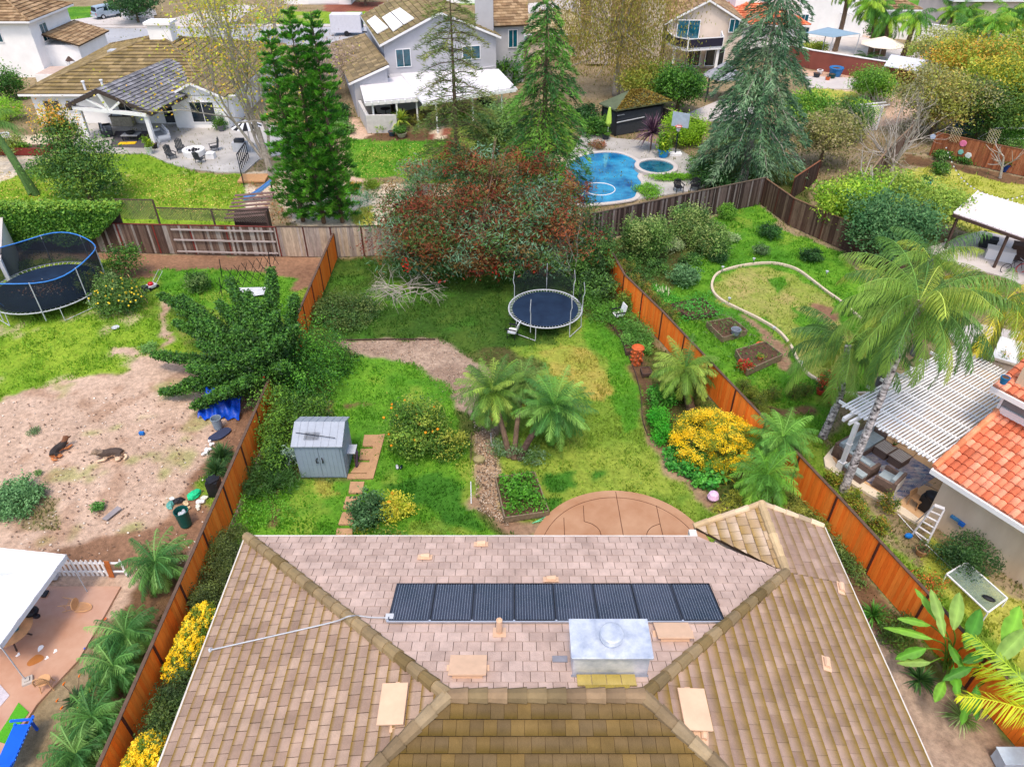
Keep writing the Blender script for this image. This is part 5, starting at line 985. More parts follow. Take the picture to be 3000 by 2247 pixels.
bush('big low plant with blue green rosettes beside the dirt yard at the left', 35, 1085, 1.35, .55, [C(96, 140, 86), C(120, 164, 106), C(76, 116, 66)], 7000, .12, ry=1.3); bush('small green weed plant above the grey board', 213, 1098, .3, .25, [C(84, 140, 60)], 500, .09); bush('small weed tuft on the dirt at the left', 75, 932, .35, .15, [C(110, 136, 90)], 500, .07); bush('tiny weed tuft below the two dogs', 83, 1023, .2, .12, [C(110, 146, 80)], 200, .07)
bush('dusty green weed clump on the dirt path', 322, 755, .5, .3, [C(112, 156, 80)], 900, .09); bush('dark bush in front of the twisted juniper', 430, 625, .85, 1.0, OT, 3000, .12)
bush('purple flowered plant beside the white house patio column', 478, 280, .8, 1.2, GRN, 1200, .15); bush('red leaved shrubs beside the stone path of the pool garden', 1290, 320, .9, .6, [C(150, 90, 60), C(120, 100, 60)], 1200, .12); bush('leafy shrub with lavender at the stone path', 738, 285, 1.4, 1.0, [C(120, 150, 90), C(90, 130, 60)], 2600, .2); bush('dark bush between grey house and column pines', 728, 255, 1.6, 1.4, DGRN, 2600, .2)
bush('yellow green low bush at the edge of the round gravel bed', 803, 405, .8, .6, [C(130, 160, 50)], 1600, .12); bush('orange flowered low bush near the gravel bed', 765, 408, .7, .5, [C(160, 160, 50), C(200, 150, 60)], 900, .12); bush('potted ficus plant beside the yucca and white post', 905, 272, .8, 1.1, [C(140, 140, 60), C(110, 120, 50)], 1200, .15)
bush('ornamental grasses in front of the grey wall', 823, 282, .7, .8, LIME, 800, .2); bush('big dark conifer shrub at the right of the grey house', 1085, 175, 2.2, 3, GRN, 4000, .3); bush('small leafy shrub with pink fruit at the trunk of the sparse cedar', 1060, 300, 1.8, 1.2, [C(120, 150, 50), C(150, 160, 60)], 3000, .2)
tr('young green cedar growing between the two tall cedars', 1075, 350, 5.0, 2.6, [C(130, 160, 84), C(104, 140, 80)], 9000, .22); tr('feathery blue green tree at the back of the berry tree', 905, 420, 3.0, 1.4, [C(120, 146, 110)], 1500, .2, hollow=.2)
tr('bare twiggy tree in front of the road with pale stems', 715, 210, 6, 3.2, [C(170, 150, 140), C(150, 130, 120)], 2500, .25, bark=M_barkg)
tr('leafy tree in the front garden across the road', 300, 50, 4, 3.4, DGRN, 5000, .3); tr('green tree at the top beside the grey roof', 790, 12, 4, 2.8, GRN, 3500, .3); tr('twiggy pale tree at the road between patio and pines', 480, 60, 6, 3, [C(190, 186, 70)], 2500, .25, bark=M_barkg); tr('twiggy street tree before the green verge', 600, 95, 8, 3.4, [C(170, 150, 130), C(180, 176, 90)], 1500, .25, bark=M_barkg)
# bare grey tree on the right
rs = rsn(); b = g(1925, 370); t0 = T('bare_tree', 'leafless silver grey tree spreading over the fence at the right', 'tree', b); m = MB()
for i in range(11):
    a = i/11*6.28; branchy(m, rs, (0, 0, .5), (math.cos(a)*.9-.3, math.sin(a)*.5, .75), 2.9, .085, 3, [], .55, 5, .08, .1, 3)
m.tube([(0, 0, -.1), (0, 0, .8)], [.2, .16], 7); m.build('trunk', M_barkg, t0, W=False)
rs = rsn(); t0 = T('bare_tree', 'pruned grey tree with stubby limbs behind the lime green tree', 'tree', g(1862, 500)); m = MB(); branchy(m, rs, (0, 0, 0), (0, 0, 1), 2.6, .16, 2, [], .6, 6, .05, .06, 4); m.build('trunk', M_barkg, t0, W=False)
t0 = T('bare_tree', 'small pruned grey tree standing before the brown decorated fence', 'tree', g(1975, 350)); t0.location = g(2160, 385); m = MB(); branchy(m, rs, (0, 0, 0), (-.2, 0, 1), 1.8, .12, 2, [], .7, 6, .05, .06, 4); m.build('trunk', M_barkg, t0, W=False)
for lb, px, py, r, h in (('spiky palm like plant in a terracotta bed by the brown fence', 2130-95, 345, .9, .8), ('green cushion plant beside the decorated fence', 2180, 350, .7, .6), ('succulents under the decorated fence', 2085, 350, 1.0, .5), ('feathery silver plant beside the bare grey tree', 2030, 375, .8, .9), ('blue green agaves at the lawn corner', 1985, 410, .9, .5), ('leafy shrub before the goal frame', 2110, 300, 2.0, 1.6), ('low bush beside the white goal frame', 2180, 318, 1.4, 1.0)):
    bush(lb, px, py, r, h, GRN+[C(120, 150, 90)], 1800, .15)
# broad leafed strelitzia
def bigleaf(lab, px, py, leaves, pal, nm='broad_leaf_plant'):
    rs = rsn(); b = g(px, py); t = T(nm, lab, 'plant', b); st = MB()
    for tx, ty, tzz, L, wd, az, el in leaves:
        p = g(tx, ty, tzz)-b; st.tube(smooth([V(rs.normal()*.1, rs.normal()*.1, 0), V(p.x*.4, p.y*.4, tzz*.7), p], 4), .025, 5, col=C(110, 150, 50))
        m = MB(); d = V(math.cos(az)*math.cos(el), math.sin(az)*math.cos(el), math.sin(el)); s = V(-math.sin(az), math.cos(az), 0); n_ = s.cross(d); N = 9; L *= 1.2; c = pal[rs.randint(len(pal))]; vs_ = []; fs = []; cc = []
        for i in range(N+1):
            f = i/N; ww = wd*.9*(4*max(.015, f)*(1.01-f))**.75*(1-.25*f)*(1 if i % 3 or rs.rand() < .6 else .7); q = p+d*L*f+V(0, 0, -.28*L*f*f)
            for j, k in enumerate((-1, -.5, 0, .5, 1)): vs_.append(q+s*ww*k*.5+n_*abs(k)*ww*.16+V(0, 0, -.02*(abs(k) > .9)*(i % 2))); cc.append(tuple(np.array(c)*(1.35 if j == 2 else (.92 if i % 2 else 1.05))))
        for i in range(N):
            for j in range(4): fs.append((i*5+j, i*5+j+1, i*5+j+6, i*5+j+5))
        m.add(vs_, fs, cc); m.build('leaf', M_fol, t, W=False, sm=False)
    st.build('stem', M_fol, t, W=False); return t
BP = [C(100, 166, 48), C(128, 186, 62), C(78, 140, 46), C(140, 176, 84)]
bigleaf('broad leafed strelitzia plant with huge green paddles beside the right orange fence', 2040, 1440, [(2040, 1375, 2.2, 1.5, .5, 1.6, .7), (2060, 1360, 2.1, 1.3, .55, 1.1, .6), (2030, 1345, 2.0, 1.2, .4, 2.0, .6), (2085, 1400, 2.0, 1.5, .6, .9, .5), (2010, 1350, 2.0, .9, .4, 2.9, .3), (2015, 1380, 1.8, 1.2, .4, 2.7, .1), (2000, 1400, 1.7, .8, .5, 3.3, -.1), (2010, 1430, 1.5, .8, .4, 3.0, .0), (2060, 1440, 1.4, .9, .45, 4.4, .2), (2040, 1470, 1.2, .7, .4, 4.0, .1), (2080, 1430, 1.8, .9, .45, .3, .4), (2050, 1390, 1.7, .8, .4, 4.9, .0)], BP)
bigleaf('second broad leafed strelitzia at the picture edge beside the fence', 2130, 1480, [(2150, 1430, 2.2, 1.6, .65, .6, .5), (2170, 1400, 2.2, 1.6, .7, .9, .5), (2130, 1420, 2.0, .9, .5, 1.8, .4), (2180, 1460, 1.9, 1.3, .6, .0, .1), (2100, 1440, 1.8, .8, .4, 3.4, -.1), (2110, 1480, 1.4, .8, .4, 4.4, -.2), (2095, 1500, 1.3, .7, .4, 4.2, -.4)], BP)
palm('yellow green palm with long combed fronds in the bottom right corner', g(2290, 1640), g(2275, 1560, 2.0), 9, 2.9, .75, 46, [C(190, 200, 40), C(160, 190, 50)], .12, name='yellow_palm', el=(.7, .1), droop=.9, wd=.045, fall=.6)
GAIN[0] = 1.
# ================================================================ neighbouring houses
TAN = [C(150, 124, 92), C(132, 106, 78), C(166, 140, 108)]; GRT = [C(128, 128, 132), C(112, 112, 118), C(142, 142, 148)]; MOS = [C(132, 116, 84), C(118, 104, 78), C(146, 128, 96)]; RED = [C(206, 116, 80), C(220, 136, 98), C(190, 98, 66)]
def hiphouse(label, c, wx, wy, he, sl, wm, pal, rz=0, kind='hip', over=.5, name='house', e=.5, w=.5, moss=None, z0=-.1, axis='x', jit=.1, hollow=False, **k):
    cx, cy = c; t = T(name, label, 'house', (cx, cy, 0)); cr, sr = math.cos(rz), math.sin(rz); rs = rsn()
    R = lambda x, y, z: V(cx+x*cr-y*sr, cy+x*sr+y*cr, z)
    a, b = wx/2, wy/2; A, B = a+over, b+over; zl = he-over*sl
    if axis == 'x':
        hr = zl+B*sl; q = A if kind == 'gable' else max(.05, A-B); r0, r1 = R(-q, 0, hr), R(q, 0, hr)
        pl = [[R(-A, -B, zl), R(A, -B, zl), r1, r0], [R(A, B, zl), R(-A, B, zl), r0, r1]]
        if kind == 'hip': pl += [[R(-A, B, zl), R(-A, -B, zl), r0], [R(A, -B, zl), R(A, B, zl), r1]]
    else:
        hr = zl+A*sl; q = B if kind == 'gable' else max(.05, B-A); r0, r1 = R(0, -q, hr), R(0, q, hr)
        pl = [[R(-A, B, zl), R(-A, -B, zl), r0, r1], [R(A, -B, zl), R(A, B, zl), r1, r0]]
        if kind == 'hip': pl += [[R(-A, -B, zl), R(A, -B, zl), r0], [R(A, B, zl), R(-A, B, zl), r1]]
    for P in pl:
        o = rplane(t, P, rs, pal, moss, mo=.4 if moss else 0, e=e, w=w, jit=jit, lift=.09, **k)
    cp = MB(); up = V(0, 0, .06); capline(cp, r0+up, r1+up, rs, pal, .14, .6)
    if kind == 'hip':
        for P in pl[2:]:
            capline(cp, P[0]+up, P[2]+up, rs, pal, .12, .6); capline(cp, P[1]+up, P[2]+up, rs, pal, .12, .6)
    cp.build('ridge_cap', M_tile, o)
    m = MB(); W4 = [R(-a, -b, 0), R(a, -b, 0), R(a, b, 0), R(-a, b, 0)]; m.prism(W4, z0, he-.12)
    if kind == 'gable':
        hg = he-.14
        if axis == 'x':
            for s in (-1, 1): m.slab([R(s*a, -b, hg), R(s*a, b, hg), R(s*a, 0, hr-.18)], R(-s*.15, 0, 0)-R(0, 0, 0))
        else:
            for s in (-1, 1): m.slab([R(-a, s*b, hg), R(a, s*b, hg), R(0, s*b, hr-.18)], R(0, -s*.15, 0)-R(0, 0, 0))
    m.build('wall', wm, t); f = MB()
    E4 = [R(-A, -B, zl-.1), R(A, -B, zl-.1), R(A, B, zl-.1), R(-A, B, zl-.1)]
    if kind == 'hip':
        for i in range(4): f.beam(E4[i], E4[(i+1) % 4], .06, .2)
    elif axis == 'y':
        for s in (-1, 1):
            f.beam(R(s*A, -B, zl-.1), R(s*A, B, zl-.1), .06, .2)
            for y in (-B, B): f.beam(R(s*A, y, zl-.08), R(0, y, hr-.08), .07, .2)
    else:
        for s in (-1, 1):
            f.beam(R(-A, s*B, zl-.1), R(A, s*B, zl-.1), .06, .2)
            for x in (-A, A): f.beam(R(x, s*B, zl-.08), R(x, 0, hr-.08), .07, .2)
    f.build('fascia', M_white, t); t['_'] = 0; del t['_']; return t, R
# A: white two storey, top left
hA, R = hiphouse('white two storey stucco house with brown hipped roof in the top left corner', (-62.2, 93.4), 16, 9, 6.2, .33, M_stucco, TAN, over=.6, e=.6, w=.6)
# turn: front corner near photo point (86,168)
window(hA, (-58.4, 88.85, 4.6), (1, 0, 0), 1.6, 1.7, (0, -1, 0)); window(hA, (-54.15, 91.5, 4.3), (0, 1, 0), 1.5, 1.8, (1, 0, 0))
m = MB(); m.prism([(-56, 90.5), (-50.6, 91.0), (-50.6, 98), (-56, 98)], -.1, 3.0); m.build('wall', M_stucco, hA)
rplane(hA, [V(-54.1, 90.6, 4.2), V(-50.2, 90.6, 3.0), V(-50.2, 98.5, 3.0), V(-54.1, 98.5, 4.2)], rsn(), TAN, e=.5, w=.5)
m = MB(); m.prism([(-54.1, 86.5), (-46.5, 86.5), (-46.5, 90), (-54.1, 90)], -.1, .9); m.build('planter_wall', M_stucco, hA)
m = MB(); m.prism([(-54, 86.6), (-46.6, 86.6), (-46.6, 89.9), (-54, 89.9)], .9, .93); m.build('planter_soil', mat('pinkish_gravel', C(190, 170, 160)), hA)
la = T('garden_lantern', 'small white garden lantern on the planter of the white two storey house', 'lantern', (-50.5, 88.2, .93)); m = MB()
for a in range(4): m.box((.3*(1 if a in (0, 1) else -1), .3*(1 if a in (0, 3) else -1), .5), (.1, .1, 1.0))
m.box((0, 0, .05), (.8, .8, .1)); m.box((0, 0, .5), (.7, .7, .06)); m.build('frame', M_white, la, W=False); MB().lathe((0, 0, 1), [(.55, 0), (.1, .45), (0, .5)], 4).build('roof', M_dwood, la, W=False)
# B: white single storey with pavilion
hB, R = hiphouse('long white single storey house with brown tiled hip roof and big chimney box', (-36.6, 81.2), 19.2, 18.4, 3.2, .3, M_stucco, MOS, over=.7, e=.62, w=.62, moss=C(150, 126, 60), jit=.14)
m = MB(); c = g(352, 100, 5.2); m.box((c.x, c.y+.8, 6.1), (2.3, 1.6, 2.2)); m.box((c.x, c.y+.8, 7.3), (2.7, 2.0, .25)); m.build('chimney', M_stucco, hB)
for px, py in ((250, 113), (380, 128)):
    c = g(px, py, 4.6); m = MB(); m.box(c+V(0, 0, .1), (1.3, .9, .25)); m.build('roof_vent', M_steelp, hB)
for px, py in ((183, 190), (295, 150), (290, 98), (222, 187)):
    c = g(px, py, 3.9); m = MB(); m.lathe(c, [(.1, -.2), (.1, .5), (.16, .5), (.16, .6), (0, .62)], 8); m.build('vent_pipe', M_white, hB)
# right gabled wing of B
rs = rsn(); gx0, gx1, gy = -32.6, -26.9, 70.6; gp = (-29.8, 4.35)
m = MB(); m.prism([(gx0+.3, gy), (gx1-.3, gy), (gx1-.3, 78), (gx0+.3, 78)], -.1, 3.1); m.slab([V(gx0+.3, gy, 3.05), V(gx1-.3, gy, 3.05), V(gp[0], gy, 4.1)], V(0, 6, 0)); m.build('wall', M_stucco, hB)
rplane(hB, [V(gx0, gy-.5, 3.05), V(gp[0], gy-.5, gp[1]), V(gp[0], 80, gp[1]), V(gx0, 80, 3.05)], rs, MOS, e=.5, w=.5); rplane(hB, [V(gx1, gy-.5, 3.05), V(gx1, 80, 3.05), V(gp[0], 80, gp[1]), V(gp[0], gy-.5, gp[1])], rs, MOS, e=.5, w=.5)
m = MB(); m.beam(V(gx0, gy-.55, 2.95), V(gp[0], gy-.55, gp[1]-.08), .06, .2); m.beam(V(gx1, gy-.55, 2.95), V(gp[0], gy-.55, gp[1]-.08), .06, .2); m.build('fascia', M_white, hB)
window(hB, (zt(439, 242, gy).x, gy-.03, 1.55), (1, 0, 0), 2.3, 1.9, (0, -1, 0), pane=M_darkg)
sd_ = window(hB, (zt(387, 247, 71.9).x, 71.9, 1.2), (1, 0, 0), 3.0, 2.2, (0, -1, 0), pane=M_darkg, mull=2); sd_.name = 'sliding_door'
for px, py, w_, h_ in ((270, 232, 1.3, 1.2), (330, 247, 1.6, .9), (110, 222, 1.6, 1.0), (152, 218, 1., 1.)): window(hB, (zt(px, py, 71.93).x, 71.95, 1.75), (1, 0, 0), w_, h_, (0, -1, 0), pane=M_darkg)
# pavilion
pv = T('pavilion', 'gabled garden pavilion with grey tiled roof on white timber posts and truss', 'pavilion', (-36, 68, 0)); rs = rsn()
F0, F1 = V(-36.34, 66.0, 4.9), V(-34.0, 76.6, 4.9); EL, ER = V(-40.3, 67.3, 3.2), V(-31.7, 65.1, 3.15); ax_ = F1-F0
rplane(pv, [ER, F0, F1, ER+ax_], rs, GRT, e=.42, w=.42, lift=.08, gap=.03); rplane(pv, [EL, EL+ax_, F1, F0], rs, GRT, e=.42, w=.42, lift=.08)
m = MB()
for a in (EL, ER): m.beam(a-V(0, 0, .15), F0-V(0, 0, .15), .12, .3); m.beam(a-V(0, 0, .15), a+ax_-V(0, 0, .15), .1, .2)
m.build('fascia', mat('dark_fascia', C(70, 60, 56)), pv)
bl, br = EL+V(.6, 0, -.25), ER+V(-.5, .1, -.2); md = (bl+br)/2
m = MB(); m.beam(bl, br, .3, .3); m.build('beam', M_white, pv); m = MB(); m.beam(md, F0-V(0, 0, .4), .25); m.beam(md, bl.lerp(F0, .55)-V(0, 0, .1), .18); m.beam(md, br.lerp(F0, .55)-V(0, 0, .1), .18); m.build('truss', M_white, pv)
for q in (V(-32.39, 65.4, 0), V(-39.3, 67.4, 0), V(-32.39, 65.4, 0)+ax_*.75):
    m = MB(); m.box((q.x, q.y, 1.5), (.34, .34, 3.0)); m.box((q.x, q.y, .15), (.42, .42, .3)); m.build('post', M_white, pv)
# C: grey two storey
d1 = V(11.4, 3.4, 0).normalized(); d2 = V(-d1.y, d1.x, 0); ang = math.atan2(d1.y, d1.x); cC = V(-13.0, 79.1, 0)+d1*5.9+d2*7
hC, R = hiphouse('grey two storey stucco house with mossy gable roof and white solar heating panels', (cC.x, cC.y), 11.8, 14, 5.9, .42, M_greyst, MOS, rz=ang, kind='gable', axis='y', over=.45, e=.6, w=.6, moss=C(120, 116, 60))
wc = zt(848, 117, 80.0); window(hC, R(-5.9+1.6+.3, -7.03, 4.25), d1, 1.5, 1.7, -d2, pane=M_glass); window(hC, R(3.2, -7.03, 4.3), d1, 1.9, 1.3, -d2)
b0 = R(-5.9-.45, 0, 5.7); pn = (R(-6.35, -7, 5.71), (R(-6.35, 7, 5.71)-R(-6.35, -7, 5.71)).cross(R(0, -7, 8.38)-R(-6.35, -7, 5.71)).normalized())
if pn[1].z < 0: pn = (pn[0], -pn[1])
for i, q in enumerate(([(792, 46), (810, 34), (838, 59), (814, 72)], [(825, 38), (843, 27), (869, 53), (848, 67)], [(845, 26), (864, 17), (894, 39), (871, 52)])):
    P = [onb(a, b, pn, .25) for a, b in q]; m = MB(); m.slab(P, -pn[1]*.12 if True else 0); m.build('solar_heater', M_white, hC)
m = MB(); m.prism([(-15.5, 74.3), (-12.3, 75.4), (-15.0, 86), (-19.5, 89)], -.1, 3.4); m.slab([V(-15.5, 74.3, 3.4), V(-12.3, 75.4, 3.4), V(-12.3, 75.4, 4.4)], V(-1, 6, 0)); m.build('wall', M_greyst, hC)
rplane(hC, [V(-15.9, 74.0, 3.3), V(-12.0, 75.1, 4.75), V(-16.5, 88.5, 4.75), V(-20.9, 89.9, 3.3)], rsn(), MOS, e=.6, w=.6, moss=C(120, 116, 60)); m = MB(); m.beam(V(-15.95, 73.95, 3.15), V(-12.0, 75.0, 4.6), .07, .2); m.build('fascia', M_white, hC)
m = MB(); m.prism([R(-5.8, -10.5, 0), R(5.9, -7, 0), R(5.9, -6, 0), R(-5.8, -6, 0)], -.1, 2.8); m.build('wall', M_greyst, hC)
c = g(1046, 70, 6.0); m = MB(); m.box((c.x, 84.5, 5.2), (1.9, 1.3, 10)); m.box((c.x, 84.5, 10.0), (2.3, 1.7, .35)); m.lathe((c.x, 84.5, 10.17), [(.35, 0), (.35, .3), (0, .35)], 8); m.build('chimney', M_greyst, hC)
m = MB(); m.prism([(-2.6, 86), (1.3, 87), (1.3, 96), (-2.6, 96)], -.1, 6.1); m.build('wall', M_greyst, hC); rplane(hC, [V(-3, 85.6, 6.0), V(1.8, 86.6, 6.0), V(1.8, 92, 7.6), V(-3, 91, 7.6)], rsn(), TAN, e=.6, w=.6); window(hC, (.1, 86.62, 4.6), (1, .25, 0), 1.0, 1.8, (.25, -1, 0))
m = MB(); m.prism([(-13.75, 69.4), (-10.9, 69.5), (-10.9, 69.75), (-13.5, 69.65), (-15.0, 74.2), (-15.3, 74.2)], -.1, 1.6); m.build('garden_wall', mat('pale_render', C(204, 202, 200), var=.1), hC)
def cover(lab, P, zf, zb, posts, h=2.75):
    t = T('patio_cover', lab, 'patio cover', (P[0][0], P[0][1], 0)); q = [V(a, b, zf if i < 2 else zb) for i, (a, b) in enumerate(P)]; m = MB(); m.slab(q, V(0, 0, -.06)); m.build('roof', mat('white_panel', C(226, 224, 226), col2=C(206, 202, 208), sc=2), t)
    m = MB(); m.beam(q[0]-V(0, 0, .25), q[1]-V(0, 0, .25), .12, .32); m.beam(q[0]+(q[3]-q[0])*.1-V(0, 0, .2), q[1]+(q[2]-q[1])*.1-V(0, 0, .2), .1, .2); n = int((q[1]-q[0]).length/.6)
    for i in range(n+1): a = q[0].lerp(q[1], i/n); b = q[3].lerp(q[2], i/n); d = (a-b).normalized(); m.beam(b-V(0, 0, .14), a+d*.35-V(0, 0, .14), .07, .14)
    m.build('rafters', M_white, t)
    for x, y in posts: MB().box((x, y, (h-.1)/2), (.16, .16, h)).build('post', M_white, t)
cover('flat white patio cover over the outdoor bar left of the grey house', [(-13.7, 69.5), (-8.9, 70.9), (-10.8, 77.8), (-15.2, 75.6)], 2.85, 3.0, [(-13.1, 70.0), (-10.9, 70.4), (-9.1, 71.2)])
cover('wide white patio cover reaching from the grey house towards the cedar', [(-8.3, 69.0), (.4, 73.6), (-1.4, 79.6), (-11.3, 77.9)], 3.0, 3.2, [(-7.07, 69.4), (-1.0, 73.4), (-3.8, 71.8)])
# white front-beam cover of the tan houses
# D: beige with balcony
hD, R = hiphouse('pale beige two storey house with gable roof and white railed balcony', (23.1, 99.2), 8.8, 12, 5.1, .52, M_beige, TAN, rz=-.06, kind='gable', axis='y', over=.45, e=.6, w=.6)
m = MB(); m.prism([(8.5, 95), (19, 94.8), (19, 106), (8.5, 106)], -.1, 5.0); m.build('wall', M_beige, hD); rplane(hD, [V(8.2, 94.3, 4.9), V(20.5, 94, 4.9), V(23, 101, 8.0), V(8.2, 101, 8.0)], rsn(), TAN, e=.6, w=.6)
m = MB(); c = g(1409, 60, 4.5); m.box((c.x, 93.6, 4.5), (2.6, 1.4, 9.6)); m.build('chimney', M_beige, hD); m = MB(); m.box((10.5, 94.4, 4.3), (2.3, 1.0, 8.2)); m.build('chimney', M_beige, hD)
by_ = 93.1; dr_ = window(hD, (zt(1482, 95, by_).x, by_-.15, 4.1), (1, -.06, 0), 2.6, 2.3, (0, -1, 0)); dr_.name = 'balcony_door'; window(hD, (zt(1583, 67, by_-.2).x, by_-.42, 4.7), (1, -.06, 0), 1.1, 1.4, (0, -1, 0)); window(hD, (10.6+3, 94.7, 3.6), (1, 0, 0), 1.2, 1.7, (0, -1, 0)); window(hD, (zt(1490, 187, 92.8).x, 92.9, 1.3), (1, 0, 0), 1.5, 2.1, (0, -1, 0), pane=M_darkg); window(hD, (24.3, 92.9, 1.3), (1, 0, 0), 2.2, 2.1, (0, -1, 0), pane=M_darkg)
bc = T('balcony', 'white railed balcony with dark panels on the beige house', 'balcony', (20, 90, 0)); bc.parent = hD; bc.location = V(20, 90, 0)-hD.location
for k_ in ('label', 'category'): del bc[k_]
bp = [V(18.3, 93, 0), V(18.6, 90.3, 0), V(20.0, 88.9, 0), V(24.2, 90.0, 0), V(24.6, 92.6, 0)]
m = MB(); m.prism(bp, 2.75, 2.98); m.build('floor', M_white, bc); m = MB(); pn_ = MB()
for i in range(len(bp)): m.box((bp[i].x, bp[i].y, 3.55), (.16, .16, 1.25))
for i in range(len(bp)-1):
    a, b = bp[i], bp[i+1]
    for z in (3.1, 4.05): m.beam(a+V(0, 0, z), b+V(0, 0, z), .1, .08)
    n = int((b-a).length/.3)
    for k_ in range(1, n): q = a.lerp(b, k_/n); m.box((q.x, q.y, 3.57), (.05, .05, .9))
    dd = (b-a).normalized(); nn_ = V(dd.y, -dd.x, 0)*-.08; pn_.slab([a-nn_+V(0, 0, 3.12), b-nn_+V(0, 0, 3.12), b-nn_+V(0, 0, 4.0), a-nn_+V(0, 0, 4.0)], nn_*.3)
m.build('railing', M_white, bc); pn_.build('panel', mat('dark_screen', C(40, 38, 56)), bc)
for x, y in ((18.9, 90.6), (23.9, 90.3)): MB().box((x, y, 1.35), (.3, .3, 2.8)).build('post', M_white, hD)
# tan hip roofed small house
hiphouse('low house with pale tan hip roof between the two cedars', (5.6, 103.0), 7.2, 8.6, 3.0, .42, M_beige, [C(176, 162, 128), C(156, 142, 110), C(190, 176, 144)], over=.6, e=.6, w=.6, axis='y')
# E: white two storey with red lower roof
hE, R = hiphouse('tall white two storey house beside the distant palms', (42.5, 114.5), 12, 11, 7.2, .33, M_stucco, TAN, e=.6, w=.6); window(hE, (38.4, 108.95, 5.2), (1, 0, 0), 1.5, 1.6, (0, -1, 0)); window(hE, (45.3, 108.95, 5.4), (1, 0, 0), 1.6, 1.6, (0, -1, 0)); window(hE, (zt(1732, 70, 108.9).x, 108.95, 2.0), (1, 0, 0), 1.0, 1.8, (0, -1, 0))
hE2, R = hiphouse('white house with red orange barrel tiles behind the blue green cedar', (32.2, 107.3), 11, 10, 3.2, .35, M_stucco, RED, over=.6, e=.55, w=.55, kind='hip'); m = MB(); m.prism([(29.5, 106.5), (38, 106.5), (38, 113), (29.5, 113)], 3, 7.5); m.build('wall', M_stucco, hE2); window(hE2, (33.5, 106.45, 5.6), (1, 0, 0), 1.4, 1.4, (0, -1, 0)); window(hE2, (zt(1682, 15, 106.4).x, 106.45, 5.7), (1, 0, 0), 1.2, 1.4, (0, -1, 0)); window(hE2, (zt(1757-20, 85, 102).x, 102.2, 1.8), (1, 0, 0), .9, 1.6, (0, -1, 0))
hiphouse('small white outbuilding with tan roof behind the distant palms', (52, 114), 8, 6, 3.4, .4, M_stucco, TAN, over=.5, e=.6, w=.6)
hiphouse('pinkish house behind the palm grove at the top right', (68, 118), 12, 10, 4.2, .33, M_beige, [C(170, 150, 150)], over=.5, e=.8, w=.8)
h_, R = hiphouse('white garage with wide door on the far side of the road', (-32, 136.5), 11, 7, 3.2, .3, M_stucco, TAN, over=.5, e=.8, w=.8); m = MB(); m.box((-31, 132.95, 1.3), (5, .08, 2.4)); m.build('garage_door', M_white, h_)
hiphouse('beige front of a house at the top centre across the road', (18, 128), 16, 8, 3.4, .3, M_beige, TAN, over=.5, e=.8, w=.8); hiphouse('low white building across the road behind the trailer', (-12, 137), 13, 6, 3.4, .3, M_stucco, TAN, over=.5, e=.8, w=.8)
# right neighbour: cream house with red tiles
E0 = V(16.7, 20.7, 0); a_ = V(.838, .546, 0).normalized(); b_ = V(a_.y, -a_.x, 0)
hN = T('house', 'cream stucco house with red clay tile roof at the right edge', 'house', E0); X = lambda a, b, z: E0+a_*a+b_*b+V(0, 0, z)
m = MB(); m.prism([X(.55, .3, 0), X(.55, 14, 0), X(14, 14, 0), X(14, .3, 0)], -.1, 2.72); m.prism([X(3.7, .02, 0), X(3.7, 14, 0), X(14, 14, 0), X(14, .02, 0)], 2.6, 6.5); m.slab([X(.55, .32, 2.7), X(3.7, .32, 2.7), X(3.7, .32, 3.8)], b_*.2); m.build('wall', mat('cream_stucco', C(224, 206, 182), col2=C(196, 172, 146), sc=.5, stretch=(1, 1, .25), rough=.9), hN)
rf = MB(); P = [X(0, 0, 2.9), X(0, 14, 2.9), X(3.68, 14, 4.1), X(3.68, 0, 4.1)]; n = (P[1]-P[0]).cross(P[2]-P[0]).normalized(); n = n if n.z > 0 else -n
rf.slab(P, -n*.1, C(120, 66, 44)); tiles(rf, P, rsn(), [C(226, 140, 108), C(236, 160, 130), C(210, 116, 84)], C(196, 96, 60), e=.42, w=.26, lift=.06, gap=.01, mo=.4, seg=6, wave=.07, base=.01); rt = rf.build('roof', M_tile, hN)
cp = MB(); capline(cp, X(0, -.05, 3.02), X(3.68, -.05, 4.22), rsn(), [C(232, 150, 112), C(222, 136, 96)], .13, .42); cp.build('ridge_cap', M_tile, rt)
m = MB(); m.beam(X(-.04, -.1, 2.78), X(-.04, 14, 2.78), .1, .22); m.beam(X(-.04, -.08, 2.78), X(3.68, -.08, 3.98), .06, .18); m.slab([X(0, 0, 2.7), X(0, 14, 2.7), X(.6, 14, 2.7), X(.6, 0, 2.7)], V(0, 0, -.03)); m.beam(X(3.65, 0, 4.35), X(3.65, 8, 4.35), .12, .3); m.build('fascia', M_white, hN)
Pn = (X(3.68, 0, 0), -a_)
wp = onpl(2208, 882, X(3.68, 0, 0), -a_); window(hN, wp, b_, 1.5, 1.25, -a_, fw=.1, pane=mat('blinds', C(150, 150, 150), col2=C(110, 110, 112), sc=9, stretch=(.1, .1, 6)), mull=0)
ez = onpl(2180, 836, X(3.68, 0, 0), -a_).z
rf = MB(); P = [X(3.2, -.5, ez), X(3.2, 14, ez), X(9, 14, ez+1.9), X(9, -.5, ez+1.9)]; n = (P[1]-P[0]).cross(P[2]-P[0]).normalized(); n = n if n.z > 0 else -n; rf.slab(P, -n*.1, C(120, 66, 44)); tiles(rf, P, rsn(), [C(226, 140, 108), C(236, 160, 130), C(210, 116, 84)], e=.42, w=.26, lift=.06, seg=6, wave=.07, base=.01); rf.build('roof', M_tile, hN); m = MB(); m.beam(X(3.15, -.5, ez-.12), X(3.15, 14, ez-.12), .1, .22); m.build('fascia', M_white, hN)
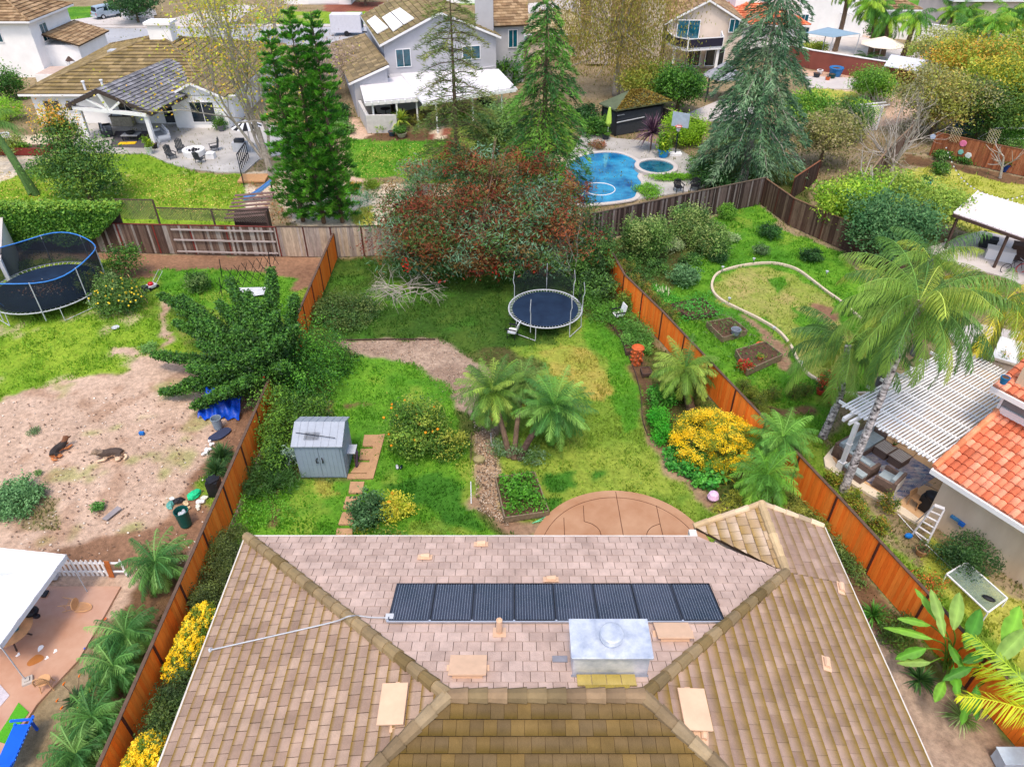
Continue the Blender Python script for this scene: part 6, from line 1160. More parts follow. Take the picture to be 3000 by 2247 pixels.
# slatted pergola
pg = T('pergola', 'white slatted pergola over the neighbouring seating area', 'pergola', (14.6, 24.2, 0)); Pz = V(14.35, 24.5, 0); Y = lambda a, b, z: Pz+a_*a+b_*b+V(0, 0, z)
m = MB(); n = 30
for i in range(n): b = .05+i*4.35/(n-1); m.beam(Y(-.0+.1*((i*7) % 3)*.5, b, 3.02), Y(8.6, b, 3.02), .075, .05)
m.build('slats', M_white, pg); m = MB()
for i in range(9): m.beam(Y(.35+i*.98, -.35, 2.92), Y(.35+i*.98, 4.5, 2.92), .06, .14)
m.build('rafters', M_white, pg); m = MB()
m.beam(Y(-.35, .45, 2.75), Y(8.4, .45, 2.75), .12, .2); m.beam(Y(-.35, .75, 2.75), Y(8.4, .75, 2.75), .1, .2); m.beam(Y(5.0, 4.1, 2.75), Y(8.4, 4.1, 2.75), .12, .2); m.build('beam', M_white, pg)
for q in (V(14.85, 23.75, 0), Y(6.5, .6, 0)):
    m = MB(); m.box(q+V(0, 0, 1.35), (.17, .17, 2.7), rz=.57); m.box(q+V(0, 0, .22), (.3, .3, .42), rz=.57); m.box(q+V(0, 0, 1.5), (.22, .22, .06), rz=.57); m.build('post', M_white, pg)
# far awning right
aw = T('awning', 'pale slatted awning roof over a cluttered terrace at the right edge', 'awning', (33, 46, 0)); q = [g(2060, 460, 2.6), g(2400, 580, 2.6), g(2400, 500, 2.9), g(2112, 414, 2.9)]
m = MB(); m.slab(q, V(0, 0, -.06)); m.build('roof', mat('pinkish_panel', C(232, 220, 222), col2=C(214, 202, 204), sc=1), aw); m = MB()
for i in range(26): a = q[0].lerp(q[1], i/25); b = q[3].lerp(q[2], i/25); m.beam(a+V(0, 0, .03), b+V(0, 0, .03), .06, .04)
m.build('battens', M_white, aw); m = MB(); m.beam(q[0]-V(0, 0, .16), q[1]-V(0, 0, .16), .1, .2); m.build('beam', M_dwood, aw)
for t_ in (.05, .4, .8): q2 = q[0].lerp(q[1], t_); MB().box((q2.x, q2.y+.2, 1.2), (.14, .14, 2.4)).build('post', M_dwood, aw)
# cabana
cb = T('cabana', 'black timber pool cabana with leaf covered hipped roof', 'cabana', (11.5, 69.5, 0)); q = [V(8.2, 70.2, 2.5), V(9.55, 68.0, 2.5), V(15.2, 70.9, 2.5), V(13.5, 74.1, 2.5)]; ap = V(11.2, 71.3, 3.4); ap2 = V(12.4, 71.6, 3.4)
m = MB(); bs = [V(8.6, 70.2, 0), V(9.7, 68.5, 0), V(14.3, 70.7, 0), V(13.0, 73.6, 0)]; m.prism(bs, 0, 2.1); m.build('wall', M_charc, cb)
for i in range(4): MB().box((bs[i].x, bs[i].y, 1.25), (.18, .18, 2.5)).build('post', M_black, cb)
m = MB(); m.slab([q[0], q[1], ap], V(0, 0, -.12), C(90, 100, 78)); m.slab([q[1], q[2], ap2, ap], V(0, 0, -.12), C(96, 100, 70)); m.slab([q[2], q[3], ap2], V(0, 0, -.12), C(96, 92, 60)); m.slab([q[3], q[0], ap, ap2], V(0, 0, -.12), C(90, 92, 66)); ro = m.build('roof', M_tile, cb)
rs = rsn(); bar = rs.dirichlet((1, 1, 1), 1500); P = np.concatenate([bar[:1000] @ np.array([q[1], q[2], ap2]), bar[1000:] @ np.array([q[2], q[3], ap2]), rs.dirichlet((1, 1, 1), 900) @ np.array([q[1], ap2, ap])]); P[:, 2] += .03; fol('leaf_debris', quads(P, .22, rs, .6, 2), cols(rs, len(P), [C(140, 112, 40), C(110, 90, 40), C(150, 140, 60)]), ro)
m = MB(); lattice(m, bs[1], bs[2], 2.05, 2.42, .16, .03); lattice(m, bs[0], bs[1], 2.05, 2.42, .16, .03); m.build('lattice', M_black, cb); m = MB(); m.tube([V(9.75, 68.4, 1.25), V(12.5, 69.75, 1.35)], .05, 6); m.box((10.1, 68.55, 2.5-.6), (.8, .05, .04), rz=.45); m.build('rail', M_steelp, cb)
fence('black boarded fence joining the cabana on its right', [(14.4, 71.3), (17.5, 66.9)], 1.8, [C(40, 38, 40), C(54, 50, 50)], capc=C(150, 140, 110), face=-1, postc=C(30, 30, 32), name='board_fence', rails=False)
# low brown wall and white walls
def wall(lab, pts, h, m_, cap=None, name='garden_wall', th=.2):
    t = T(name, lab, 'wall', pts[0]+(0,) if len(pts[0]) == 2 else pts[0]); m = MB(); c = MB()
    for i in range(len(pts)-1):
        a, b = V(*pts[i][:2], 0), V(*pts[i+1][:2], 0); m.beam(a+V(0, 0, h/2-.05), b+V(0, 0, h/2-.05), th, h+.1); c.beam(a+V(0, 0, h+.04), b+V(0, 0, h+.04), th+.12, .08)
    m.build('wall', m_, t); c.build('coping', cap or M_white, t); return t
wall('long reddish brown garden wall with pale coping behind the orange tree', [(34.0, 95.5), (35.85, 92.8), (44.2, 86.0), (47, 82)], 2.0, mat('brown_render', C(134, 76, 66), var=.12, sc=.6)); wall('long white garden wall running behind the palm trunks at the top right', [(47, 111.5), (54.3, 107.9), (62.3, 100.2), (76, 92)], 2.2, M_stucco)
fence('brown board fence hung with garden ornaments at the right', [(37.0, 63.4), (42.7, 58.5), (50, 53.4)], 2.0, [C(150, 92, 62), C(134, 80, 54), C(160, 102, 70)], capc=C(130, 84, 60), face=-1, rails=False, postc=C(120, 72, 48)); fence('grey brown fence running up behind the bare silver tree', [(26.3, 52.5), (31.5, 60.0), (37.8, 68.0)], 1.9, [C(132, 112, 98), C(116, 98, 86)], capc=C(140, 116, 94), face=-1, rails=False)
fence('short dark slatted fence panel above the corner fence', [(21.6, 53.6), (24.8, 57.2)], 1.8, [C(88, 72, 62), C(70, 56, 50)], capc=C(130, 100, 76), face=-1, rails=False)
od = [o for o in COL.objects if o.get('label', '').startswith('brown board fence hung')][0]
for i, (px, py, c) in enumerate(((2016, 295, C(170, 190, 220)), (2081, 310, C(220, 120, 160)), (2076, 328, C(120, 180, 170)), (2092, 336, C(210, 220, 220)))):
    n_ = V(-.65, -.76, 0); p = onpl(px, py, V(37.0, 63.4, 0), n_); m = MB(); m.lathe(p+n_*.05, [(.02, 0), (.28 if i % 2 else .22, .02), (.24, .05), (0, .06)], 12 if i == 1 else 6, M=n_.to_track_quat('Z', 'Y').to_matrix()); t = tag(m.build('wall_ornament', mat('ornament%d' % i, c)), ['square pale blue plaque at the left end of the decorated fence', 'round pink plate hanging on the decorated fence', 'small turquoise ornament below the pink plate', 'small white ornament right of the turquoise one'][i], 'ornament')
for px, py, l in ((2055, 318, 'tall pale lattice trellis on the decorated fence'), (2133, 328, 'square speckled lattice trellis on the decorated fence')):
    n_ = V(-.65, -.76, 0); p = onpl(px, py, V(37.0, 63.4, 0), n_)+n_*.12; d = V(.76, -.65, 0); t = T('trellis', l, 'trellis', p); m = MB(); lattice(m, p-d*.45, p+d*.45, p.z-.6, p.z+.6, .22, .04); m.build('lattice', mat('pale_wood', C(206, 190, 150)), t)
tr_ = T('white_trellis', 'white lattice garden trellis panel below the lime vine', 'trellis', g(1855, 285)); m = MB(); A, B = g(1853, 288), g(1873, 283); A = V(24.9+2.4, 69.0, 0); A = g(1854, 287); B = A+V(2.0, .8, 0); lattice(m, A, B, 0, 2.2, .3, .05)
for q in (A, B): m.box((q.x, q.y, 1.15), (.14, .14, 2.3))
m.build('lattice', M_white, tr_); m = MB(); m.beam(A+V(-.5, .6, 2.4), B+V(.5, .6, 2.4), .1); m.beam(A+V(-.5, -.2, 2.4), B+V(.5, -.2, 2.4), .1); m.build('beam', M_white, tr_)
wb = T('white_wall', 'white rendered side wall behind the netted trampoline at the left edge', 'wall', (-33, 42, 0)); m = MB(); m.beam(V(-33.5, 44.3, 1.4), V(-31.2, 39.6, .9), .2, 2.6); m.build('wall', M_white, wb); m = MB(); m.beam(V(-33.5, 44.3, 2.75), V(-31.2, 39.6, 2.25), .3, .08); m.build('coping', M_pale, wb)
# ================================================================ objects
# ---- pool
PP_ = smooth([V(5.1, 52.7, 0), V(4.7, 54.5, 0), V(4.9, 60.0, 0), V(5.7, 62.4, 0), V(7.6, 63.7, 0), V(9.5, 63.6, 0), V(10.7, 61.9, 0), V(10.9, 59.8, 0), V(10.4, 58.2, 0), V(10.5, 56.7, 0), V(9.9, 54.9, 0), V(9.0, 53.5, 0)], 6, True)
SPA = circ((12.2, 59.9, 0), 1.45, 28, ry=1.5)
M_water = mat('pool_water', C(4, 72, 136), col2=C(60, 170, 216), sc=.45, rough=.03, spec=.8, bump=.04, bsc=2.5); M_spaw = mat('spa_water', C(14, 70, 96), col2=C(40, 116, 140), sc=1.5, rough=.04, spec=.8)  # lighter blue noise paints sky reflections into the pool colour
pl = T('swimming_pool', 'kidney shaped blue swimming pool with pale coping', 'swimming pool', (8, 58, 0)); MB().prism(PP_, .0, .065).build('water', M_water, pl)
def ring(P, w_, z0, z1):
    m = MB(); n = len(P); c = sum(P, V(0, 0, 0))/n; Q = []
    for i in range(n):
        d = (P[(i+1) % n]-P[i-1]).normalized(); nn = V(d.y, -d.x, 0)
        if nn.dot(P[i]-c) < 0: nn = -nn
        Q.append(P[i]+nn*w_)
    for i in range(n):
        j = (i+1) % n; m.add([P[i]+V(0, 0, z0), P[j]+V(0, 0, z0), Q[j]+V(0, 0, z0), Q[i]+V(0, 0, z0), P[i]+V(0, 0, z1), P[j]+V(0, 0, z1), Q[j]+V(0, 0, z1), Q[i]+V(0, 0, z1)], [(4, 5, 6, 7), (0, 4, 7, 3)[::-1], (3, 7, 6, 2), (0, 1, 5, 4)])
    return m
ring(PP_, .38, .02, .12).build('coping', M_pale, pl)
sp = T('spa', 'round raised spa with stone rim joined to the pool', 'spa', (12.2, 59.9, 0)); MB().prism(SPA, 0, .28).build('water', M_spaw, sp); ring(SPA, .38, 0, .36).build('rim', M_pale, sp)
# skimmer ring on the pool
tag(MB().tube(circ((7.0, 55.6, .09), 1.25, 28, z=.09)+[V(8.25, 55.6, .09)], .035, 5).build('pool_hose', M_white), 'pale floating hose ring on the pool surface', 'pool hose')
# basketball hoop
b = g(1460-4, 335); b = g(1458, 336); hp = T('basketball_hoop', 'portable basketball hoop with clear backboard standing at the pool', 'basketball hoop', b); MB().box((0, 0, .12), (1.1, .7, .24)).build('base', M_white, hp, W=False)
MB().tube([(0, 0, .2), (0, 0, 2.2), (0, -.3, 2.9)], .06, 8).build('pole', M_darkg, hp, W=False); m = MB(); m.box((0, -.35, 3.2), (1.5, .05, 1.2), rz=-.5); bd = m.build('backboard', mat('backboard', C(176, 190, 204), rough=.2), hp, W=False)
Mr = Matrix.Rotation(-.5, 3, 'Z'); m = MB(); f4 = [Mr @ V(x, 0, z)+V(0, -.39, 3.2) for x, z in ((-.75, -.6), (.75, -.6), (.75, .6), (-.75, .6))]
for i in range(4): m.beam(f4[i], f4[(i+1) % 4], .09)
f4 = [Mr @ V(x, 0, z)+V(0, -.4, 3.1) for x, z in ((-.25, -.2), (.25, -.2), (.25, .25), (-.25, .25))]
for i in range(4): m.beam(f4[i], f4[(i+1) % 4], .05)
m.build('border', M_white, bd); rc = Mr @ V(0, -.35, 0)+V(0, -.35, 2.75); MB().tube(circ(rc, .26, 16)+[rc+V(.26, 0, 0)], .03, 5).build('rim', mat('orange_rim', C(226, 70, 50)), hp, W=False); MB().lathe(rc-V(0, 0, .4), [(.13, 0), (.25, .38)], 10).build('net', mat('net_white', C(230, 226, 226), alpha=.7), hp, W=False)
def pot(lab, px, py, r, h, col, plant=None, ph=.4, n=500, name='plant_pot', z=0, world=None, leaf=.1):
    b = world or g(px, py, z); t = T(name, lab, 'plant pot', b); m = MB(); m.lathe((0, 0, 0), [(r*.7, 0), (r, h*.85), (r*1.08, h*.85), (r*1.08, h), (r*.9, h), (r*.88, h*.88), (0, h*.88)], 14); m.build('pot', mat('pot_'+'_'.join('%d' % (c*255) for c in col), col, rough=.4), t, W=False)
    MB().lathe((0, 0, h*.88), [(r*.86, 0), (r*.86, .02), (0, .025)], 12).build('soil', M_soil, t, W=False)
    if plant:
        rs = rsn(); Q, K = crown(rs, [(0, 0, h+ph*.5, r*1.1, r*1.1, ph*.55)], n, leaf, plant, nclump=10, asp=.35, clump=.3); fol('plant', Q, K, t, W=False)
    return t
pot('bright blue pot with a yellow green plant beside the purple cordyline', 1432, 340, .5, .75, C(20, 150, 220), LIME, 1.3, 900, leaf=.3)
def easy(lab, cat, name, loc, rz=0): return T(name, lab, cat, loc, rz)
def chair(lab, px, py, rz, m_, sw=.5, sd=.5, sh=.42, bh=.5, style='slat', arms=False, name='chair', group=None, frame=None, z=0, world=None):
    t = T(name, lab, 'chair', world or g(px, py, z), rz, group); fr = frame or m_
    m = MB()
    if style == 'solid': m.box((0, 0, sh), (sw, sd, .04))
    else:
        for i in range(5): m.box((0, -sd/2+(i+.5)*sd/5, sh), (sw, sd/5-.02, .03))
    m.build('seat', m_, t, W=False); m = MB(); tl = .22
    if style == 'solid': m.slab([V(-sw/2, sd/2, sh+.05), V(sw/2, sd/2, sh+.05), V(sw/2, sd/2+bh*tl, sh+bh), V(-sw/2, sd/2+bh*tl, sh+bh)], (0, .04, 0))
    else:
        for i in range(5): x = -sw/2+(i+.5)*sw/5; m.slab([V(x-sw/12, sd/2, sh), V(x+sw/12, sd/2, sh), V(x+sw/12, sd/2+bh*tl, sh+bh*(1-.08*abs(i-2))), V(x-sw/12, sd/2+bh*tl, sh+bh*(1-.08*abs(i-2)))], (0, .03, 0))
        m.beam((-sw/2, sd/2+bh*.15, sh+bh*.7), (sw/2, sd/2+bh*.15, sh+bh*.7), .05, .03)
    m.build('backrest', m_, t, W=False)
    for x in (-1, 1):
        for y in (-1, 1): MB().beam((x*sw*.48, y*sd*.46, 0), (x*sw*.46, y*sd*.44, sh+(.22 if arms and y < 0 else 0)), .04).build('leg', fr, t, W=False)
        if arms: MB().box((x*(sw/2+.03), 0, sh+.23), (.1, sd+.12, .03)).build('armrest', fr, t, W=False)
    return t
M_sling = mat('white_sling', C(226, 228, 230), var=.05)
for lab, px, py, rz in (('white sling garden chair standing left of the open trampoline', 1107, 728, -1.9), ('white sling garden chair in the weeds by the right orange fence', 1334, 692, -1.25)):
    chair(lab, px, py, rz, M_sling, .55, .5, .42, .6, 'solid', True, 'garden_chair', 'white sling chairs', M_black)
for lab, px, py, rz in (('dark adirondack chair nearest the pavilion post', 372, 344, .9), ('dark adirondack chair left behind the round fire pit', 392, 331, .5), ('dark adirondack chair at the front of the round fire pit', 434, 352, 2.9), ('dark adirondack chair to the right of the fire pit', 464, 327, -1.0)):
    chair(lab, px, py, rz, M_charc, .62, .62, .36, .85, 'slat', True, 'adirondack_chair', 'adirondack chairs around the fire pit')
for lab, px, py, rz in (('slatted dark patio chair nearest the back fence beside the pool hedge', 1465, 415, .2), ('dark wire patio chair with round back beside the slatted one', 1500, 412, -.4)): chair(lab, px, py, rz, M_black, .6, .6, .42, .55, 'slat', True, 'patio_chair', 'dark chairs beside the spa')
fp = T('fire_pit', 'round white fire pit bowl between the adirondack chairs', 'fire pit', g(421, 337)); MB().lathe((0, 0, 0), [(.85, 0), (.95, .5), (.95, .6), (.65, .6), (.62, .45), (0, .45)], 24).build('bowl', M_white, fp, W=False); m = MB()
for i in range(9): m.ball((.35*math.cos(i*2.4)*(i/9)**.5*1.4, .35*math.sin(i*2.4)*(i/9)**.5*1.4, .5), .13, 6, 4)
m.build('lava_rock', M_black, fp, W=False)
tag(MB().box(g(457, 343)+V(0, 0, .25), (.7, .6, .5)).lathe(g(457, 343)+V(0, 0, .5), [(.36, 0), (.36, .05), (0, .06)], 12).build('side_table', M_white), 'small white drum side table right of the fire pit', 'side table')
# sofas and clutter under pavilion
def sofa(lab, loc, rz, L=2.0, dp=.85, base=None, cush=None, arms=(1, 1), name='sofa', pillows=0, bh=.75, bm=None):
    t = T(name, lab, 'sofa', loc, rz); b = base or M_fabg; c = cush or M_fabg
    MB().box((0, 0, .17), (L, dp, .3)).build('base', b, t, W=False); MB().box((0, dp/2-.06, bh/2+.02), (L, .12, bh)).build('backrest', bm or b, t, W=False)
    for s, on in zip((-1, 1), arms):
        if on: MB().box((s*(L/2-.07), -.03, .32), (.14, dp-.1, .6)).build('armrest', b, t, W=False)
    n = max(1, round(L/.85)); w_ = (L-.3)/n
    for i in range(n):
        MB().box((-L/2+.15+w_*(i+.5), -.08, .39), (w_-.02, dp-.22, .14)).build('seat_cushion', c, t, W=False); m = MB(); m.box((-L/2+.15+w_*(i+.5), dp/2-.2, .6), (w_-.03, .16, .36)); m.build('back_cushion', c, t, W=False)
    for i in range(pillows): m = MB(); m.box((-L/4+i*.5, .08, .6), (.4, .14, .36), rz=.1); m.build('pillow', mat('striped_pillow', C(220, 222, 226), col2=C(60, 64, 70), sc=14, stretch=(3, .05, .05), detail=0), t, W=False)
    return t
sofa('grey sofa with striped pillows under the pavilion', g(232, 290), rad(118), 2.6, 1.0, M_charc, M_fabg, pillows=2); s2 = sofa('white lattice backed daybed beside the pavilion post', g(350, 300), rad(-55), 2.4, 1.0, M_white, M_fabg); m = MB(); lattice(m, V(-1.2, .56, 0), V(1.2, .56, 0), .1, .95, .3, .06); m.build('lattice', M_white, s2, W=False)
pt_ = T('patio_table', 'square patio table with black fire bowl under the pavilion', 'table', g(287, 303)); MB().box((0, 0, .55), (1.5, 1.1, .06)).build('tabletop', M_fabg, pt_, W=False); MB().lathe((0, 0, .58), [(.3, 0), (.45, .2), (0, .18)], 12).build('bowl', M_black, pt_, W=False)
for x in (-.65, .65):
    for y in (-.45, .45): MB().box((x, y, .26), (.07, .07, .52)).build('leg', M_black, pt_, W=False)
r_ = T('rug', 'dark grey outdoor rug with yellow mat under the pavilion', 'rug', g(290, 305)); MB().prism([g(238, 320)-g(290, 305), g(330, 322)-g(290, 305), g(322, 285)-g(290, 305), g(250, 285)-g(290, 305)], .062, .075).build('pile', mat('dark_rug', C(84, 80, 86)), r_, W=False)
tag(MB().box(g(276, 312)+V(0, 0, .1), (1.5, .6, .05), rz=.1).build('seat_pad', mat('yellow_fabric', C(236, 190, 30))), 'small yellow seat pad lying on the dark rug', 'seat pad')
tv = T('outdoor_screen', 'grey covered outdoor screen against the white house wall', 'screen', g(225, 266)); MB().box((0, 0, 1.3), (3.2, .2, 1.5)).build('cover', mat('olive_grey', C(104, 112, 108)), tv, W=False); MB().box((0, .1, .3), (2.6, .5, .6)).build('stand', M_dwood, tv, W=False)
gr = T('barbecue', 'stainless barbecue beside the black railing of the patio', 'barbecue', g(522, 328)); MB().box((0, 0, .45), (1.3, .6, .85)).build('cabinet', M_steelp, gr, W=False); MB().box((0, 0, 1.0), (.8, .55, .3)).build('lid', M_charc, gr, W=False)
gr = T('outdoor_kitchen', 'stone counter with grill at the back of the pavilion', 'counter', g(270, 272)); MB().box((0, 0, .5), (2.0, .8, 1)).build('counter', mat('stone', C(170, 160, 140), var=.3, sc=5), gr, W=False); MB().box((0, 0, 1.02), (2.2, .9, .06)).build('worktop', M_black, gr, W=False); MB().box((-.3, 0, 1.2), (.9, .6, .3)).build('grill', M_steelp, gr, W=False)
um = T('parasol', 'black and white striped parasol half hidden behind the pale tree', 'parasol', g(545, 330)); m = MB(); rs = rsn(); cc = []
for k in range(16):
    a0, a1 = k*pi/8, (k+1)*pi/8; c = C(236, 236, 238) if k % 2 else C(30, 30, 34); m.add([V(0, 0, 2.9), V(1.3*math.cos(a0), 1.3*math.sin(a0), 2.3), V(1.3*math.cos(a1), 1.3*math.sin(a1), 2.3)], [(0, 1, 2)], c)
m.build('canopy', mat('striped_cloth', None, attr=True, var=.02), um, W=False); MB().tube([(0, 0, 0), (0, 0, 2.9)], .04, 6).build('pole', M_steelp, um, W=False)
pot('tall grey pot with a dark leafy plant beside the window of the white house', 479, 285, .3, .6, C(90, 92, 98), GRN, 1.1, 900); pot('tall white pot with yellow green plant by the pavilion post', 325, 334, .28, .7, C(214, 216, 220), LIME, .8, 500, leaf=.2); pot('black square planter at the foot of the pavilion post', 335, 322, .3, .5, C(26, 26, 28)); pot('white tall pot beside the leaning palm at the left edge', 17, 310, .4, .9, C(226, 228, 232))
pot('dark blue glazed bowl planter in the bed before the grey house', 847, 293, .35, .4, C(60, 76, 96)); pot('pale planter bowl overflowing with green leaves below the yucca', 868, 296, .45, .4, C(190, 180, 160), GRN, .5, 900, leaf=.2)
rb = T('raised_bed', 'red brown raised brick bed with green plants at the left', 'raised bed', g(53, 330)); m = MB(); m.box((0, -.6, .3), (4.4, .16, .6)); m.box((-2.2, .2, .3), (.16, 1.6, .6)); m.box((2.2, .2, .3), (.16, 1.6, .6)); m.build('wall', M_redw, rb, W=False); MB().box((0, .2, .25), (4.2, 1.5, .3)).build('soil', M_soil, rb, W=False); rs = rsn(); Q, K = crown(rs, [(-.6, .1, .7, 1.1, .6, .4)], 900, .2, LIME, nclump=10); fol('plant', Q, K, rb, W=False)
# black railing and slide
sl_ = T('playhouse_deck', 'black railed deck with steps beside the pale trunk', 'deck', g(548, 388)); m = MB()
for a, b in (((520, 372), (538, 345)), ((520, 372), (528, 405))):
    A, B = g(*a), g(*b); m.beam(A+V(0, 0, 1.5), B+V(0, 0, 1.5), .08); m.beam(A+V(0, 0, .6), B+V(0, 0, .6), .06)
    for k in range(7): q = A.lerp(B, k/6); m.box((q.x, q.y, .78), (.06, .06, 1.5))
m.build('railing', M_black, sl_); m = MB(); A = g(545, 392); m.box((A.x, A.y+.4, .1), (2.2, 1.6, .14), rz=.05); m.build('deck', M_wood, sl_)
sl2 = T('slide', 'blue plastic slide ending on the sandy ground behind the fence', 'slide', g(545, 412)); A, B = g(526, 430, .2), g(585, 395, 1.3); P = smooth([A, A.lerp(B, .35)+V(0, 0, -.18), B], 6); m = MB(); dd = (B-A); nn = V(-dd.y, dd.x, 0).normalized()*.3
for i in range(len(P)-1):
    m.slab([P[i]-nn, P[i+1]-nn, P[i+1]+nn, P[i]+nn], (0, 0, .03)); m.beam(P[i]-nn+V(0, 0, .08), P[i+1]-nn+V(0, 0, .08), .05, .16); m.beam(P[i]+nn+V(0, 0, .08), P[i+1]+nn+V(0, 0, .08), .05, .16)
m.build('chute', mat('slide_blue', C(90, 140, 196), var=.05, rough=.4), sl2); MB().beam(B, V(B.x, B.y, 0), .1).build('support', M_dwood, sl2)
# ---- trampolines
def tramp(lab, c, r, h, wob=0, net='full', blue=False, rxy=1.):
    t = T('trampoline', lab, 'trampoline', c); n = 40; P = [V(r*math.cos(2*pi*i/n), r*rxy*math.sin(2*pi*i/n), h) for i in range(n)]
    MB().tube(P+[P[0]], .035, 6, cap=False).build('frame', M_steelp, t, W=False); m = MB(); m.prism([p*.9 if False else V(p.x*.9, p.y*.9, 0) for p in P], h-.03, h-.015); m.build('mat', mat('tramp_mat', C(22, 36, 58), col2=C(34, 52, 76), sc=1.2, rough=.5), t, W=False)
    m = MB()
    for i in range(72): a = 2*pi*i/72; d = V(math.cos(a), math.sin(a)*rxy, 0); m.beam(d*r*.9+V(0, 0, h-.02), d*(r-.02)+V(0, 0, h), .025, .02)
    m.build('springs', M_steelp, t, W=False)
    for k in range(4):
        a0 = pi/4+k*pi/2-.32+.2; a1 = a0+.62; q0 = V(r*math.cos(a0), r*rxy*math.sin(a0), 0); q1 = V(r*math.cos(a1), r*rxy*math.sin(a1), 0); m = MB(); m.tube([q0+V(0, 0, h), q0*1.02+V(0, 0, .06), q0*1.02+V(0, 0, .03), q1*1.02+V(0, 0, .03), q1*1.02+V(0, 0, .06), q1+V(0, 0, h)], .024, 6); m.build('leg', M_steelp, t, W=False)
    return t, P
rsn(); t1, P = tramp('round open trampoline with dark blue mat and torn net on bent poles', V(1.93, 36.1, 0), 2.13, .9)
for i, a in enumerate((2.55, 1.5, .65, -.05, -.9, -2.0)):
    q = V(2.15*math.cos(a), 2.15*math.sin(a), 0); m = MB(); m.tube([q+V(0, 0, .5), q+V(0, 0, 1.7), q*1.04+V(0, 0, 2.0), q*1.0+V(0, 0, 2.65)], .024, 6); m.build('pole', M_steelp, t1, W=False)
M_net = mat('black_net', C(28, 34, 42), alpha=.55, rough=.9); m = MB(); Pn_ = [(2.55+(.65-2.55)*i/14) for i in range(15)]
for i in range(14):
    a, b = Pn_[i], Pn_[i+1]; za, zb = 2.45-.5*math.sin(i*.9)**2, 2.45-.5*math.sin((i+1)*.9)**2; m.add([V(2.13*math.cos(a), 2.13*math.sin(a), .95), V(2.13*math.cos(b), 2.13*math.sin(b), .95), V(2.15*math.cos(b), 2.15*math.sin(b), zb), V(2.15*math.cos(a), 2.15*math.sin(a), za)], [(0, 1, 2, 3)])
m.add([V(1.95, .8, .95), V(2.1, -.1, .95), V(2.1, .2, 2.2), V(2.0, .9, 2.4)], [(0, 1, 2, 3)]); m.build('safety_net', M_net, t1, W=False)
c2 = g(98, 615, .9); c2 = V(-28.3, 38.7, 0); t2, P = tramp('large netted trampoline with blue top rim at the left edge', c2, 3.2, .85)
m = MB(); n = 40; top = []
for i in range(n+1):
    a = 2*pi*i/n; top.append(V(3.25*math.cos(a), 3.25*math.sin(a), 2.75+.12*math.cos(4*a)))
for i in range(n):
    a, b = top[i], top[i+1]; m.add([V(a.x*.96, a.y*.96, .9), V(b.x*.96, b.y*.96, .9), b, a], [(0, 1, 2, 3)])
m.build('safety_net', mat('blue_black_net', C(24, 34, 46), alpha=.8, rough=.9), t2, W=False); MB().tube(top, .035, 6, cap=False).build('top_rim', mat('rim_blue', C(60, 130, 210), rough=.4), t2, W=False)
for k in range(8):
    a = .39+k*pi/4; q = V(3.25*math.cos(a), 3.25*math.sin(a), 0); MB().tube([q+V(0, 0, .3), q+V(0, 0, 2.8)], .03, 6).build('pole', M_steelp, t2, W=False)
m = MB(); q = V(3.1*math.cos(-2.3), 3.1*math.sin(-2.3), 0); m.tube([q+V(-.3, 0, 2.7), q+V(.4, -.2, 1.0)], .03, 5); m.tube([q+V(-.3, 0, 2.7), q+V(0, .0, 1.8), q+V(.9, -.25, 1.0)], .03, 5); m.build('net_zip', mat('rim_blue', None), t2, W=False)
rs = rsn(); P = np.stack([rs.normal(size=260)*.7, rs.normal(size=260)*.45-.3, np.full(260, .86)], -1); fol('fallen_leaves', quads(P, .09, rs, .6, 3), cols(rs, 260, [C(176, 124, 90), C(206, 190, 176)]), t2, W=False)
# ---- shed
sh = T('shed', 'grey plastic garden shed with double doors on the lawn', 'shed', (-8.4, 23.9, 0)); M_shed = mat('shed_plastic', C(140, 156, 172), var=.06, sc=2, rough=.5); M_shr = mat('shed_roof', C(158, 166, 178), var=.08, sc=3, rough=.4)
x0, x1, y0, y1 = -9.42, -7.37, 23.18, 24.85; W0 = 1.95; m = MB(); m.prism([(x0, y0), (x1, y0), (x1, y1), (x0, y1)], 0, W0)
for x in (x0, x1-.04): m.slab([V(x, y0, W0), V(x, y1, W0), V(x, y0+.95, W0+.42)], (.04, 0, 0))
m.build('wall', M_shed, sh); m = MB(); a, b, c = (y0-.12, W0-.04), (y0+.95, W0+.46), (y1+.1, W0+.06)
for p, q in ((a, b), (b, c)): m.slab([V(x0-.08, p[0], p[1]), V(x1+.08, p[0], p[1]), V(x1+.08, q[0], q[1]), V(x0-.08, q[0], q[1])], (0, 0, .045))
for i in range(6):
    x = x0+.2+i*.33
    for p, q in ((a, b), (b, c)): m.beam(V(x, p[0], p[1]+.06), V(x, q[0], q[1]+.06), .03, .02)
m.build('roof', M_shr, sh)
for s in (0, 1):
    xa_ = (x0+x1)/2+(-.93 if s == 0 else .01); m = MB(); m.box((xa_+.46, y0-.015, .98), (.9, .03, 1.82))
    for i in range(1, 5): m.box((xa_+i*.184, y0-.035, .98), (.012, .012, 1.78))
    d = m.build('door', M_shed, sh); m = MB(); xh = (x0+x1)/2+(-.09 if s == 0 else .09); m.tube([V(xh, y0-.04, 1.22), V(xh-.05*(1-2*s), y0-.11, 1.17), V(xh-.05*(1-2*s), y0-.11, 1.0), V(xh, y0-.04, .95)], .025, 6); m.build('handle', M_black, d)
m = MB(); 
for i in range(1, 7): m.box((x1+.006, y0+i*.25, 1.0), (.012, .014, 1.85))
m.build('wall_rib', M_shr, sh); m = MB(); m.ball((0, 0, 0), (.0, .0, .0)) if 0 else None
rk = T('rake', 'dark wire rack lying on the shed roof', 'wire rack', (-8.9, 23.4, 2.3)); m = MB()
